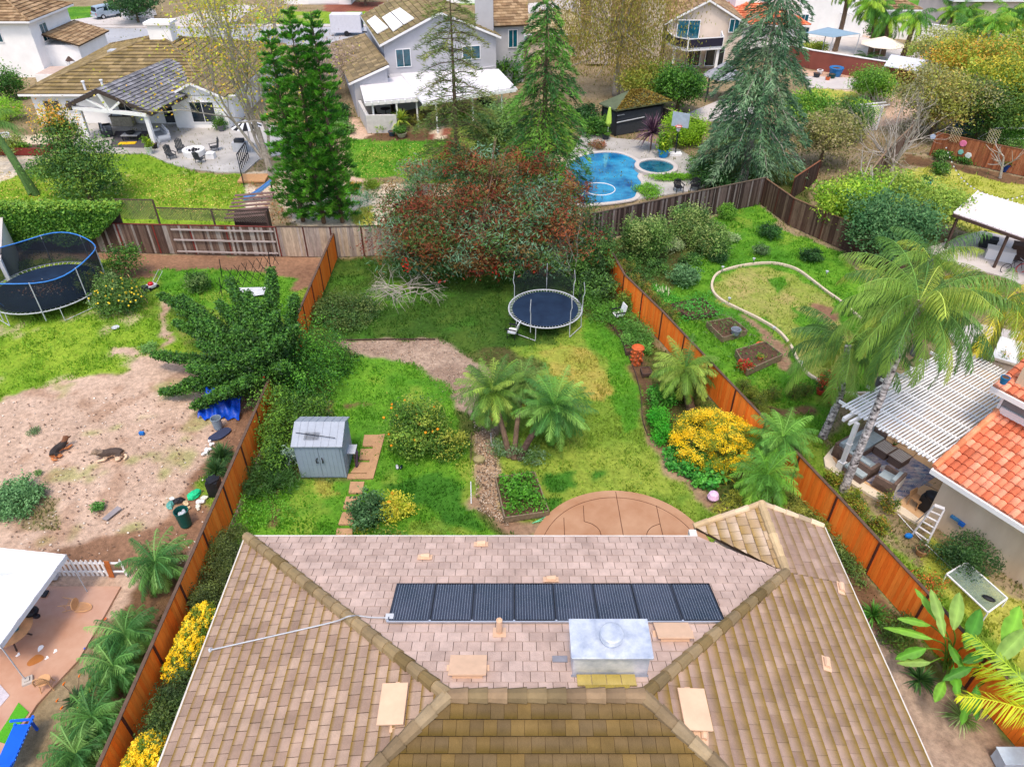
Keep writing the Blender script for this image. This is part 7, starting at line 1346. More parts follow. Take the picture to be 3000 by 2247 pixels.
for i in range(13): m.beam(V(-8.95+i*.05, 23.3, 2.14), V(-8.93+i*.05, 23.62, 2.3), .012)
m.beam(V(-9.35, 23.6, 2.29), V(-7.6, 23.35, 2.2), .02); m.build('wires', M_black, rk)
bt = T('side_table', 'pale folding table beside the right wall of the shed', 'table', g(766, 1000)); MB().box((0, .0, .85), (.36, .6, .03)).build('tabletop', M_steelp, bt, W=False)
for y in (-.28, .28): MB().beam((.12, y, .0), (.12, y, .85), .05).build('leg', M_dwood, bt, W=False)
tag(MB().tube([g(770, 1008, .05), g(771, 975, .85)], .06, 8).build('rolled_mat', mat('plum', C(70, 56, 76))), 'dark purple rolled mat leaning at the shed table', 'rolled mat')
# slabs
SL = [[(787, 940), (823, 940), (817, 964), (783, 964)], [(780, 970), (810, 970), (806, 993), (776, 993)], [(774, 999), (803, 999), (795, 1022), (757, 1022)], [(757, 1041), (787, 1041), (783, 1065), (753, 1065)], [(748, 1073), (779, 1073), (774, 1098), (741, 1098)], [(740, 1107), (766, 1107), (765, 1133), (731, 1133)], [(728, 1142), (762, 1142), (760, 1172), (722, 1172)]]
for i, q in enumerate(SL): tag(MB().prism([g(*p) for p in q], -.1, .03).build('stepping_stone', M_slabm), ['topmost square paver beside the grey shed', 'second square paver from the top beside the shed', 'third square paver from the top beside the shed', 'first free stepping stone below the paved strip', 'second free stepping stone below the paved strip', 'third stepping stone beside the hydrangea', 'stepping stone partly hidden by the eave'][i], 'stepping stone', 'stepping stones from shed to house')
tag(MB().prism([g(*p) for p in [(812, 940), (832, 938), (806, 1034), (750, 1034), (752, 1024), (792, 1024)]], -.1, .026).build('path_strip', M_slabm), None, None, kind='structure')
# shoes, ball, raised bed, hose etc
sn = T('shoes', 'pair of dark shoes lying on the lawn below the orange tree', 'shoes', g(862, 1010))
for i, (x, a) in enumerate(((-.08, .3), (.1, -.2))): m = MB(); m.ball((x, 0, .05), (.07, .16, .06), 8, 5, M=Matrix.Rotation(a, 3, 'Z')); m.build('shoe', M_darkg if i else mat('shoe_grey', C(190, 190, 200)), sn, W=False, sm=True)
tag(MB().lathe(g(1539, 1080), [(0, 0), (.17, .05), (.26, .2), (.2, .4), (.06, .5), (0, .5)], 9).build('ball', mat('pink_ball', C(232, 190, 224), var=.15, sc=12)), 'crumpled pink and white ball at the edge of the lawn', 'ball')
def bed(lab, c4, h=.3, m_=None, plants=None, n=900, leaf=.14, soil=M_soil, px=True, ph=.35, cover=1.):
    P = [g(*q) if px else V(*q) for q in c4]; c = sum(P, V(0, 0, 0))/4; t = T('raised_bed', lab, 'raised bed', c); mm = m_ or mat('aged_plank', C(132, 116, 96), var=.3, sc=8)
    for i in range(4):
        a, b = P[i], P[(i+1) % 4]; m = MB(); m.beam(a+V(0, 0, h/2), b+V(0, 0, h/2), .05, h); m.build('board', mm, t)
    MB().prism([c+(q-c)*.97 for q in P], 0, h*.75).build('soil', soil, t)
    if plants:
        rs = rsn(); d = rs.dirichlet((1, 1, 1, 1), n) @ np.array(P); cc = np.array(c); d = cc+(d-cc)*2*cover; d[:, 2] = h*.75+rs.rand(n)*ph*np.clip(1-np.linalg.norm(d-cc, axis=1)/2, .2, 1)+.03; d[:, 2] *= np.where(vn(d[:, 0], d[:, 1], .4, 2) > .3, 1, .6); fol('plant', quads(d, leaf, rs, .45, .3), cols(rs, n, plants), t)
    return t
bed('raised garden bed overflowing with green plants beside the mulch path', [(-.72, 22.9, 0), (1.0, 23.25, 0), (1.55, 20.9, 0), (-.3, 20.55, 0)], .3, plants=[C(90, 160, 40), C(110, 180, 60), C(70, 130, 36)], n=2000, px=False, ph=.8, cover=.52)
bed('upper dark raised bed with netted green vegetables behind the right fence', [(1448, 666), (1485, 692), (1548, 684), (1515, 652)], .3, M_dwood, [C(70, 150, 44), C(90, 176, 70)], 1100)
bed('middle raised bed with grey tub behind the right fence', [(1525, 706), (1560, 740), (1612, 724), (1577, 696)], .35, None, [C(90, 130, 60), C(110, 130, 80)], 420); bed('lower wooden raised bed with bare soil behind the right fence', [(1587, 768), (1612, 812), (1687, 778), (1650, 750)], .4, None, [C(90, 140, 60)], 260)
tub = T('tub', 'round grey plastic tub standing on the middle raised bed', 'tub', g(1588, 722, .3)); MB().lathe((0, 0, 0), [(.2, 0), (.27, .34), (.29, .34), (.27, .36), (.24, .34), (.19, .04), (0, .04)], 16).build('body', mat('grey_tub', C(130, 140, 156)), tub, W=False)
pot('small terracotta pot on the soil of the lower wooden bed', 1641, 776, .17, .2, C(190, 120, 70), LIME, .2, 120, z=.3)
tag(MB().prism([V(math.cos(a)*.42, math.sin(a)*.42, 0)+g(1648, 748) for a in [i*pi/8 for i in range(16)]], .02, .06).build('orange_mat', M_terra), 'round orange mat at the top corner of the lower bed', 'mat')
sp_ = T('strawberry_pot', 'tall terracotta pocket planter standing beside the right fence', 'planter', g(1374, 785)); m = MB(); m.lathe((0, 0, 0), [(.26, 0), (.24, .1), (.28, .5), (.3, 1.0), (.34, 1.05), (.3, 1.08), (.26, 1.0), (0, .95)], 16)
for k in range(24): a = k*2.4; z = .15+.035*k; m.ball((.29*math.cos(a), .29*math.sin(a), z), (.09, .09, .06), 6, 4)
m.build('body', M_terra, sp_, W=False); m = MB()
for k in range(3): m.tube([(-.4+k*.35, -.5, 0), (.0+k*.1, -.3, 1.0)], .012, 4)
m.build('stick', M_bark, sp_, W=False)
bed('small dark wooden planter box left of the terracotta planter', [(1348, 752), (1352, 768), (1370, 764), (1366, 750)], .25, M_dwood); bed('low dark crate of twigs near the dwarf palm', [(1383, 800), (1388, 815), (1408, 812), (1402, 798)], .2, M_dwood)
# path lights along the kerb
lp = None; LL = [(1626, 572, 'path light at the top left of the garden kerb'), (1559, 590, 'path light at the left bend of the garden kerb'), (1573, 658, 'path light below the left bend of the kerb'), (1669, 722, 'path light beside the middle of the kerb'), (1727, 797, 'path light near the lower end of the kerb'), (1783, 600, 'path light at the upper right of the kerb')]
for px, py, l in LL:
    if lp is None:
        lp = T('path_light', l, 'path light', g(px, py), group='path lights along the garden kerb'); MB().tube([(0, 0, 0), (0, 0, .35)], .015, 5).build('stake', M_black, lp, W=False); MB().lathe((0, 0, .33), [(.05, 0), (.05, .12), (.1, .13), (.1, .15), (0, .19)], 10).build('lamp_head', M_steelp, lp, W=False)
    else: copyt(lp, g(px, py), label=l)
# ---- dogs
def dog(lab, c, rz, cols_, side=1):
    t = T('dog', lab, 'dog', c, rz); m = MB(); B = m.ball
    tb = lambda ps, rs_, n=8: m.tube(smooth(ps, 4), np.interp(np.linspace(0, len(ps)-1, (len(ps)-1)*4+1), range(len(ps)), rs_), n)
    tb([V(-.34, side*.16, .12), V(-.22, side*.06, .16), V(-.02, -side*.02, .18), V(.18, .0, .2), V(.32, .0, .28)], [.16, .175, .16, .17, .13]); tb([V(.28, 0, .24), V(.4, .0, .34), V(.46, .0, .38)], [.13, .11, .1])
    B(V(.47, 0, .41), (.13, .115, .11), 10, 7); tb([V(.52, 0, .39), V(.6, 0, .365), V(.67, 0, .35)], [.06, .045, .03])
    for s in (-1, 1):
        m.lathe(V(.44, s*.06, .46), [(.035, 0), (.02, .05), (0, .1)], 5); tb([V(.22, s*.13, .13), V(.28, s*.15, .06), V(.4, s*.14, .05), V(.5, s*.13, .04)], [.08, .06, .05, .045]); B(V(.52, s*.13, .045), (.05, .035, .03), 7, 4)
        tb([V(-.3, s*.08+side*.12, .13), V(-.16, s*.1+side*.16, .09), V(-.22, s*.1+side*.22, .05), V(-.08, s*.1+side*.24, .04)], [.14, .1, .06, .045])
    tb([V(-.42, side*.18, .08), V(-.46, side*.3, .05), V(-.36, side*.42, .04)], [.06, .05, .03])
    o = m.build('body', cols_, t, W=False, sm=True); md_ = o.modifiers.new('r', 'REMESH'); md_.mode = 'VOXEL'; md_.voxel_size = .017; md_.use_smooth_shade = True
    m = MB()
    for s in (-1, 1): m.ball(V(.555, s*.045, .425), .013, 6, 4)
    m.ball(V(.69, 0, .355), .018, 6, 4); m.build('nose', M_black, t, W=False); return t
def dogmat(name, top, low):
    m = D.materials.new(name); m.use_nodes = True; N = m.node_tree.nodes; L = m.node_tree.links; tc = N.new('ShaderNodeTexCoord'); sx = N.new('ShaderNodeSeparateXYZ'); L.new(tc.outputs['Object'], sx.inputs[0]); no = N.new('ShaderNodeTexNoise'); no.inputs['Scale'].default_value = 9; L.new(tc.outputs['Object'], no.inputs[0])
    ad = N.new('ShaderNodeMath'); ad.operation = 'MULTIPLY_ADD'; L.new(no.outputs[0], ad.inputs[0]); ad.inputs[1].default_value = .14; L.new(sx.outputs['Z'], ad.inputs[2]); cr = N.new('ShaderNodeValToRGB'); e = cr.color_ramp.elements; e[0].position = .2; e[0].color = low+(1,); e[1].position = .24; e[1].color = top+(1,); e2 = cr.color_ramp.elements.new(.42); e2.color = top+(1,); e3 = cr.color_ramp.elements.new(.45); e3.color = tuple(a*.3+b*.7 for a, b in zip(low, top))+(1,)
    L.new(ad.outputs[0], cr.inputs[0]); b = N['Principled BSDF']; L.new(cr.outputs[0], b.inputs['Base Color']); b.inputs['Roughness'].default_value = .8; return m
d1_ = dog('black and tan dog lying curled on the dirt, the left of the two', g(128, 976), rad(62), dogmat('black_tan_fur', C(44, 36, 34), C(190, 120, 70)), -1); d1_.scale = (1.1, 1.1, 1.1)
d2_ = dog('grey and cream husky type dog lying on the dirt, the right of the two', g(244, 985), rad(205), dogmat('husky_fur', C(72, 58, 50), C(220, 190, 160)), 1); d2_.scale = (1.25, 1.25, 1.2)
# ---- left yard things
def bin_(lab, px, py, r, h, col, tilt=0, name='trash_can', fill=None):
    t = T(name, lab, 'bin', g(px, py)); M = Matrix.Rotation(tilt, 3, 'X'); m = MB(); m.lathe((0, 0, 0), [(r*.8, 0), (r*.84, .04), (r, h*.94), (r*1.07, h*.94), (r*1.07, h), (r*.95, h), (r*.8, .1), (0, .1)], 20, M=M); m.build('body', col, t, W=False)
    if fill: mm = MB(); [mm.ball(M @ V(r*.5*math.cos(k*2.4)*(k/12)**.5, r*.5*math.sin(k*2.4)*(k/12)**.5, h*.72+.04*(k % 3)), .08, 6, 4) for k in range(12)]; mm.build('litter', fill, t, W=False)
    return t
bin_('dark green round trash can full of bottles by the left fence', 402, 1133, .28, .85, mat('green_plastic', C(16, 84, 78), rough=.4), .0, fill=M_steelp); bin_('grey plastic bin leaning under the blue tarp', 472, 924, .24, .62, mat('grey_bin', C(130, 146, 160), rough=.5))
tp_ = T('tarp', 'crumpled blue tarpaulin under the twisted juniper', 'tarp', g(470, 880)); rs = rsn(); m = MB(); nx, ny = 26, 18; A = g(432, 898); B = g(520, 902)
for j in range(ny+1):
    for i in range(nx+1):
        u, v_ = i/nx, j/ny; x = A.x+(B.x-A.x)*u; y = A.y+v_*2.4-.3; z = .95*min(1, v_*2.2)*(.7+.3*math.sin(u*7))+.12*math.sin(u*31+v_*9)+.1*math.sin(v_*23+u*13); m.v.append((x, y+.1*math.sin(u*24), max(.04, z)))
for j in range(ny):
    for i in range(nx): k = j*(nx+1)+i; m.f.append((k, k+1, k+nx+2, k+nx+1))
m.build('cloth', mat('tarp_blue', C(16, 70, 180), var=.3, sc=4, rough=.45), tp_, sm=True)
tag(MB().prism(smooth([g(*q) for q in [(452, 945), (485, 925), (500, 930), (478, 948), (455, 952)]], 3, True), .0, .05).build('dark_cloth', mat('navy_cloth', C(50, 58, 84))), 'dark navy cloth lying on the dirt below the grey bin', 'cloth')
tag(MB().box(g(307, 938)+V(0, 0, .07), (.22, .14, .14)).build('blue_tub', mat('tub_blue', C(30, 110, 190))), 'small blue tub lying on the dirt right of the dogs', 'tub')
tag(MB().slab([g(220, 1120, .04), g(230, 1124, .04), g(262, 1098, .1), (g(254, 1092, .1))], (0, 0, -.03)).build('board', mat('grey_board', C(140, 134, 136), var=.15)), 'grey wooden board lying on the dirt yard', 'board')
rs = rsn(); KC = [(C(30, 190, 130), 'green'), (C(236, 236, 236), 'white'), (C(36, 36, 40), 'black'), (C(206, 180, 140), 'brown'), (C(90, 160, 150), 'teal'), (C(226, 226, 210), 'cream')]
PL = [(420, 1070, .42, 0), (385, 1083, .3, 2), (368, 1092, .28, 4), (435, 1085, .25, 1), (428, 1096, .2, 5), (402, 1088, .2, 3), (392, 1098, .15, 1), (442, 1076, .2, 5), (372, 1078, .15, 1), (408, 1098, .14, 3)]
WL = ['open green plastic bag on the rubbish heap', 'black rubbish bag beside the green one', 'teal torn bag at the left of the rubbish heap', 'white bag right of the green bag', 'cream paper near the trash can rim', 'brown paper in the middle of the rubbish', 'small white wrapper behind the trash can', 'cream bag at the right of the green bag', 'white wrapper left of the black bag', 'small brown carton behind the trash can']
for (px, py, s, k), l in zip(PL, WL):
    m = MB(); P = g(px, py); n = 9; M = Matrix.Rotation(rs.rand()*3, 3, 'Z'); vs_ = []
    for j in range(5):
        a = pi*j/8
        for i in range(n): r = s*math.cos(a)*(.55+.45*rs.rand()); vs_.append(P+M @ V(r*math.cos(2*pi*i/n), r*math.sin(2*pi*i/n)*.7, s*.5*math.sin(a)+.01+rs.rand()*.03))
    fs = [(j*n+i, j*n+(i+1) % n, (j+1)*n+(i+1) % n, (j+1)*n+i) for j in range(4) for i in range(n)]; m.add(vs_, fs); tag(m.build('rubbish', mat('rubbish_'+KC[k][1], KC[k][0], var=.3, sc=9, rough=.5)), l, 'rubbish', 'rubbish heap by the trash can')
for px, py, s, l in ((447, 974, .35, 'large white toy lying by the fence'), (441, 982, .25, 'white toy scrap left of the large one'), (456, 962, .25, 'pale bone shaped toy above the white toys'), (452, 955, .15, 'smallest round white toy at the top')):
    m = MB(); P = g(px, py); m.ball(P+V(0, 0, .06), (s*.55, s*.3, .08), 8, 5, M=Matrix.Rotation(px*.7, 3, 'Z')); m.ball(P+V(s*.4, s*.2, .06), (s*.28, s*.22, .08), 7, 4); tag(m.build('dog_toy', M_white, sm=True), l, 'dog toy', 'white scraps by the fence')
mw = T('lawn_mower', 'red and grey lawn mower parked on the grass by the old fence', 'lawn mower', g(328, 622), rad(-35)); MB().box((0, 0, .16), (.5, .6, .14)).build('deck', M_steelp, mw, W=False); MB().lathe((0, 0, .22), [(.17, 0), (.17, .12), (.1, .18), (0, .19)], 12).build('engine', mat('mower_red', C(190, 24, 40), rough=.4), mw, W=False); MB().box((0, -.42, .2), (.36, .3, .24)).build('grass_bag', M_charc, mw, W=False)
for x in (-1, 1):
    for y in (-1, 1): MB().tube([(x*.26, y*.26, .1), (x*.32, y*.26, .1)], .1, 12).build('wheel', M_black, mw, W=False)
MB().tube([(-.2, .2, .2), (-.2, .9, .85), (.2, .9, .85), (.2, .2, .2)], .014, 5).build('handle', M_steelp, mw, W=False)
tag(MB().lathe(g(340-90, 709), [(.1, 0), (.2, .06), (.22, .07), (.19, .05), (0, .03)], 18).build('dog_bowl', M_steelp), 'shiny metal bowl on the grass below the citrus tree', 'bowl')
cf = T('canopy_frame', 'collapsed black folding canopy frame behind the juniper', 'canopy frame', (-18.6, 41.2, 0)); m = MB(); rs = rsn(); A = g(475, 640); B = g(590, 600); 
for k in range(7):
    a = A.lerp(B, k/7); b = A.lerp(B, (k+1)/7); z0, z1 = .15, .95
    for o_ in (0, 1.9): m.tube([a+V(0, o_, z0), b+V(0, o_*.8, z1)], .02, 5); m.tube([a+V(0, o_, z1), b+V(0, o_*.8, z0)], .02, 5)
for px, py in ((480, 640), (600, 625), (480, 600), (585, 585)): q = g(px, py); m.tube([q, q+V(.1, .05, 1.3)], .028, 5)
m.build('frame', M_black, cf); m = MB(); q = [g(500, 622, .4), g(545, 640, .1), g(580, 635, .2), g(588, 588, 1.1), g(582, 620, .4)]; m.add(q, [(0, 1, 4), (1, 2, 4), (2, 3, 4)]); m.build('cloth', M_steelp, cf)
tag(MB().box(g(468, 1065)+V(-.0, 0, .4), (.5, .5, .8)).lathe(g(468, 1065)+V(0, 0, .8), [(.3, 0), (.3, .05), (0, .08)], 4).build('compost_bin', M_black), 'black box bin against the left orange fence', 'bin')
# canopy lower left
b1, b2 = V(-16.1, 17.05, 0), V(-16.45, 13.4, 0); L_dir = V(-1, .12, 0); ct = T('party_canopy', 'white pop up canopy in the lower left corner', 'canopy', (-18, 15, 0)); zc = 2.2; q = [b2+V(0, 0, zc), b1+V(0, 0, zc), b1+L_dir*3.3+V(0, 0, zc), b2+L_dir*3.3+V(0, 0, zc)]; ap = sum(q, V(0, 0, 0))/4+V(0, 0, .75)
m = MB(); nseg = 8
for i in range(4):
    a, b = q[i], q[(i+1) % 4]
    for k in range(nseg):
        for j in range(nseg):
            def pp_(u, v_): e_ = a.lerp(b, u); p_ = e_.lerp(ap, v_); return p_+V(0, 0, -.28*math.sin(pi*v_)*(.6+.4*math.cos((u-.5)*2))+.02*math.sin(u*30)*(1-v_))
            u0, u1, v0, v1 = k/nseg, (k+1)/nseg, j/nseg, (j+1)/nseg; m.add([pp_(u0, v0), pp_(u1, v0), pp_(u1, v1), pp_(u0, v1)], [(0, 1, 2, 3)])
    m.add([a, b, b-V(0, 0, .22), a-V(0, 0, .22)], [(0, 1, 2, 3)])
m.build('cloth', mat('white_cloth', C(240, 240, 246), var=.03, rough=.6), ct)
for p in (b1, b2, b1+L_dir*3.3, b2+L_dir*3.3): m = MB(); m.tube([p, p+V(0, 0, zc)], .022, 6); m.box(p+V(0, 0, .02), (.12, .12, .03)); m.build('leg', M_steelp, ct)
m = MB(); 
for i in range(4): m.tube([q[i]-V(0, 0, .03), q[(i+1) % 4]-V(0, 0, .03)], .015, 5)
m.build('frame', M_steelp, ct)
# picket fence
pk = T('picket_fence', 'white picket fence with one brown plank beside the canopy', 'fence', (-17, 17.8, 0)); m = MB()
for i in range(24):
    x = -19.2+i*.185
    if 2.35 < x+17.9 < 2.8: continue
    m.prism([(x, 17.78), (x+.09, 17.78), (x+.09, 17.8), (x, 17.8)], .04, .92); m.slab([V(x, 17.78, .92), V(x+.09, 17.78, .92), V(x+.045, 17.78, .99)], (0, .02, 0))
m.build('pickets', M_white, pk); m = MB()
for z in (.25, .75): m.beam((-19.3, 17.82, z), (-14.9, 17.82, z), .04, .08)
m.build('rail', M_white, pk); m = MB(); m.box((-15.45, 17.77, .45), (.2, .03, .95), M=Matrix.Rotation(.1, 3, 'Y')); m.build('plank', mat('brown_plank', C(176, 100, 50)), pk)
# windsor chairs
M_pine = mat('pine', C(206, 160, 116), var=.12, sc=6)
def windsor(lab, loc, rot):
    t = T('wooden_chair', lab, 'chair', loc, group='wooden spindle chairs'); t.rotation_euler = rot
    MB().lathe((0, 0, .44), [(.2, 0), (.23, .02), (.22, .045), (0, .035)], 14).build('seat', M_pine, t, W=False); P = [V(.2*math.cos(a), .17+.02+.1*math.sin(a), .48+.5*math.sin(a)**.7) for a in [pi*i/16 for i in range(17)]]; MB().tube(P, .02, 6).build('back_bow', M_pine, t, W=False)
    m = MB()
    for i in range(7): x = -.14+i*.0467; m.tube([V(x, .17, .48), V(x*1.15, .28, .48+.5*max(.1, (1-(x/.2)**2))**.5)], .012, 5)
    m.build('spindles', M_pine, t, W=False)
    for x in (-1, 1):
        for y in (-1, 1): MB().tube([V(x*.13, y*.12, .44), V(x*.19, y*.18, 0)], .015, 6).build('leg', M_pine, t, W=False)
    m = MB()
    for x in (-1, 1): m.tube([V(x*.165, -.155, .18), V(x*.165, .155, .18)], .009, 5)
    m.tube([V(-.165, 0, .18), V(.165, 0, .18)], .009, 5); m.build('stretcher', M_pine, t, W=False); return t
windsor('pale spindle back chair tipped over on the wet patio', g(135, 1306, .26)+V(-.0, 0, 0), (rad(0), rad(0), 0)).rotation_euler = (Matrix.Rotation(rad(-90), 3, 'Z') @ Matrix.Rotation(rad(-84), 3, 'X')).to_euler()
windsor('pale spindle back chair standing upright on the wet patio', g(105, 1485), (0, 0, rad(-160)))
tb_ = T('round_table', 'round light wood table under the edge of the canopy', 'table', g(15, 1385)); c = g(18, 1358, .74); tb_.location = (c.x, c.y, 0); MB().lathe((0, 0, .7), [(.0, 0), (.72, 0), (.76, .02), (.76, .04), (0, .045)], 36).build('tabletop', M_pine, tb_, W=False)
for k in range(4): a = k*pi/2+.5; MB().tube([V(.15*math.cos(a), .15*math.sin(a), .6), V(.5*math.cos(a), .5*math.sin(a), 0)], .03, 6).build('leg', M_dwood, tb_, W=False)
tag(MB().lathe(g(32, 1360, .75), [(.12, 0), (.17, .1), (.18, .1), (.15, .02), (0, .02)], 5).build('dish', mat('teal_plastic', C(16, 124, 150), rough=.3)), 'teal plastic dish on the round wooden table', 'dish')
m = MB(); P = g(68, 1325, .76); m.ball(P+V(0, 0, .12), (.3, .24, .15), 12, 8); m.ball(P+V(.25, -.12, .02), (.14, .1, .1), 8, 5); o = tag(m.build('black_bag', mat('bin_bag', C(24, 24, 34), rough=.25, bump=.8, bsc=12), sm=True), 'black plastic bag with white trash on the round table', 'bag')
tag(MB().prism([(-17.9, 12.2), (-17.0, 12.0), (-16.75, 12.9), (-17.3, 13.3), (-18.2, 13.1)], .045, .06).build('rug', mat('faded_rug', C(190, 184, 192), var=.2, sc=12)), 'faded pale rug under the round table at the left edge', 'rug')
m = MB(); P = g(115, 1248); m.prism([P+V(-.22, -.18, 0), P+V(.22, -.12, 0), P+V(.2, .2, 0), P+V(-.2, .2, 0)], .04, .42); tag(m.build('storage_tub', mat('tub_grey', C(200, 206, 216), var=.1, rough=.3)), 'pale grey storage tub beside the picket fence', 'storage tub')
br_ = T('broom', 'grey broom with handle lying near the storage tub', 'broom', g(97, 1282)); MB().box(g(97, 1282, .08), (.17, .27, .08)).build('head', M_charc, br_); MB().tube([g(96, 1282, .1), g(66, 1290, .2)], .012, 5).build('handle', M_white, br_)
m = MB(); m.prism([g(*q) for q in [(18, 1558), (42, 1519), (64, 1540), (15, 1608), (-10, 1600)]], .045, .07); tag(m.build('turf_mat', mat('fake_turf', C(86, 176, 36), var=.25, sc=30, bump=.8, bsc=60)), 'rectangular piece of bright artificial turf on the patio', 'turf mat')
bb = T('plastic_bench', 'bright blue plastic bench with woven back in the lower left corner', 'bench', g(60, 1640)); A, B = g(72, 1545, .85), g(28, 1645, .85); dA = (B-A).normalized(); nn = V(-dA.y, dA.x, 0)*-1; m = MB(); m.slab([A, B, B+nn*.28-V(0, 0, .45), A+nn*.28-V(0, 0, .45)], (-.04, 0, 0)); m.beam(A, B, .06, .06)
bk = m.build('backrest', M_bluep, bb); m = MB(); L = (B-A).length
for i in range(11):
    for j in range(5): p = A+dA*(L*(i+.5)/11)+(nn*.28-V(0, 0, .45))*((j+.5)/5.4)+V(.04, .0, .035); m.box(p, (.05, .08, .02), rz=math.atan2(dA.y, dA.x)+(i % 2)*.5)
m.build('weave', mat('light_blue_plastic', C(70, 140, 240)), bk); m = MB(); m.slab([A+nn*.28-V(0, 0, .45), B+nn*.28-V(0, 0, .45), B+nn*.75-V(0, 0, .42), A+nn*.75-V(0, 0, .42)], (0, 0, -.05)); m.build('seat', M_bluep, bb)
for q in (A, B):
    m = MB(); m.beam(q+nn*.15-V(0, 0, .2), q+nn*.78-V(0, 0, .2), .07, .05); m.build('armrest', M_bluep, bb)
    for s in (.2, .72): p = q+nn*s; MB().beam(V(p.x, p.y, 0), V(p.x, p.y, .45), .07).build('leg', M_bluep, bb)
st_ = T('concrete_weight', 'square grey concrete weight at the canopy leg', 'weight block', g(62, 1473)); MB().box((0, 0, .08), (.32, .3, .12), rz=.5).build('block', M_conc, st_, W=False); MB().box((0, 0, .17), (.16, .16, .06), rz=.5).build('top_block', M_conc, st_, W=False)
for px, py, s, l in ((88, 1402, .14, 'torn white paper on the wet patio, the largest scrap'), (120, 1408, .09, 'small pale scrap right of the large paper'), (102, 1422, .08, 'small white scrap below the large paper'), (40, 1415, .09, 'white scrap beside the round table rug'), (183, 1402, .04, 'tiny blue scrap on the wet patio'), (228, 1338, .07, 'red leaf with stem on the wet patio')):
    P = g(px, py); tag(MB().prism([P+V(s*math.cos(a)*(.6+.4*math.sin(a*3+px)), s*math.sin(a), 0) for a in [k*pi/4 for k in range(8)]], .042, .055).build('scrap', M_bluep if 'blue' in l else (M_terra if 'red' in l else M_white)), l, 'scrap', 'scraps on the wet patio')
tag(MB().prism(smooth([g(*q) for q in [(60, 1432), (80, 1415), (95, 1418), (92, 1428), (65, 1440)]], 3, True), .042, .047).build('cardboard', mat('wet_card', C(176, 112, 56))), 'wet brown cardboard piece on the patio', 'cardboard')
# ---- right patio furniture
ZP = .08; rzN = math.atan2(a_.y, a_.x); M_wick = mat('wicker', C(118, 98, 88), var=.25, sc=30, bump=.5, bsc=60); M_cu = mat('pale_cushion', C(164, 178, 184), var=.08, sc=4)
def NP(px, py, z=ZP): return g(px, py, z)
rg = T('patterned_rug', 'blue and grey palm patterned outdoor rug under the armchair', 'rug', NP(1940, 1010)); A = V(16.5, 21.6, 0); m = MB(); m.prism([A, A+a_*3.1, A+a_*3.1-b_*2.7, A-b_*2.7], ZP, ZP+.012)
M_rug = mat('rug_pattern', C(52, 84, 128), col2=C(176, 160, 158), sc=3.5, stretch=(1, 2.2, 1), detail=3); m.build('pile', M_rug, rg)
m = MB(); rs = rsn()
for i in range(26):
    p = A+a_*(.1+rs.rand()*2.8)-b_*(.1+rs.rand()*2.5); an = rs.rand()*6.28
    for k in range(6): d = V(math.cos(an+k*.28), math.sin(an+k*.28), 0); m.beam(p+V(0, 0, ZP+.016), p+d*(.38)+V(0, 0, ZP+.016), .022, .006)
m.build('leaf_pattern', mat('rug_light', C(206, 196, 190), col2=C(90, 130, 160), sc=2), rg)
S0 = NP(1826, 966); u_ = a_; so1 = sofa('wicker corner sofa with pale blue grey cushions under the pergola post', S0+a_*.55+V(0, 0, 0), rzN, 2.7, .9, M_wick, M_cu, (1, 1), 'corner_sofa', bh=.72); so1.location = V(15.0, 24.1, ZP)+a_*1.35-b_*.1
s3 = sofa('wicker chaise end of the corner sofa facing the fence', V(15.35, 23.9, ZP), rzN+rad(90), 1.5, .85, M_wick, M_cu, (1, 0), 'chaise_sofa', bh=.7); s3.location = V(14.95, 23.95, ZP)+b_*.55+a_*.4
oc = NP(1857, 1012, .4); ot = T('ottoman', 'low wicker ottoman with pale square cushion beside the palm trunk', 'ottoman', (oc.x, oc.y, ZP), rzN); MB().box((0, 0, .15), (.95, .95, .3)).build('base', M_wick, ot, W=False); MB().box((0, 0, .36), (.93, .93, .12)).build('seat_cushion', M_cu, ot, W=False)
M_slat = mat('slat_grey', C(190, 184, 180), var=.1)
for px, py, l in ((1913, 966, 'slatted wicker coffee table with a small plant, the left of the two'), (1945, 985, 'slatted wicker coffee table close to the armchair, the right of the two')):
    c = NP(px, py, .48); t = T('coffee_table', l, 'coffee table', (c.x, c.y, ZP), rzN, 'wicker coffee tables'); MB().box((0, 0, .2), (.76, .62, .4)).build('base', M_wick, t, W=False); m = MB()
    for i in range(9): m.box((0, -.28+i*.07, .42), (.78, .04, .02))
    m.build('slats', M_slat, t, W=False); m = MB(); m.box((0, -.33, .41), (.82, .04, .04)); m.box((0, .33, .41), (.82, .04, .04)); m.box((-.4, 0, .41), (.04, .64, .04)); m.box((.4, 0, .41), (.04, .64, .04)); m.build('frame', M_wick, t, W=False)
pot('tiny succulent pot on the left wicker coffee table', 1938, 976, .08, .08, C(200, 120, 90), GRN, .12, 120, world=NP(1930, 963, .52), leaf=.06)
c = NP(1919, 1040, .35); s4 = sofa('wicker armchair with pale cushion seen from behind on the rug', V(c.x, c.y, ZP+.012), rzN+rad(180)+.15, 1.05, .9, M_wick, M_cu, (1, 1), 'armchair', bh=.72); m = MB()
for i in range(6): m.box((0, .47, .12+i*.1), (.8, .02, .04))
m.build('back_slats', M_slat, s4, W=False)
ld = T('step_ladder', 'aluminium step ladder standing open against the cream house', 'ladder', g(1985, 1170)); f0, f1 = g(1999, 1181), g(1968, 1158); tp0, tp1 = g(2040, 1100, 1.75), g(2018, 1092, 1.75); M_lad = mat('ladder_alu', C(206, 204, 206), rough=.4)
for a, b in ((f0, tp0), (f1, tp1)): MB().beam(a, b, .07, .03).build('rail', M_lad, ld)
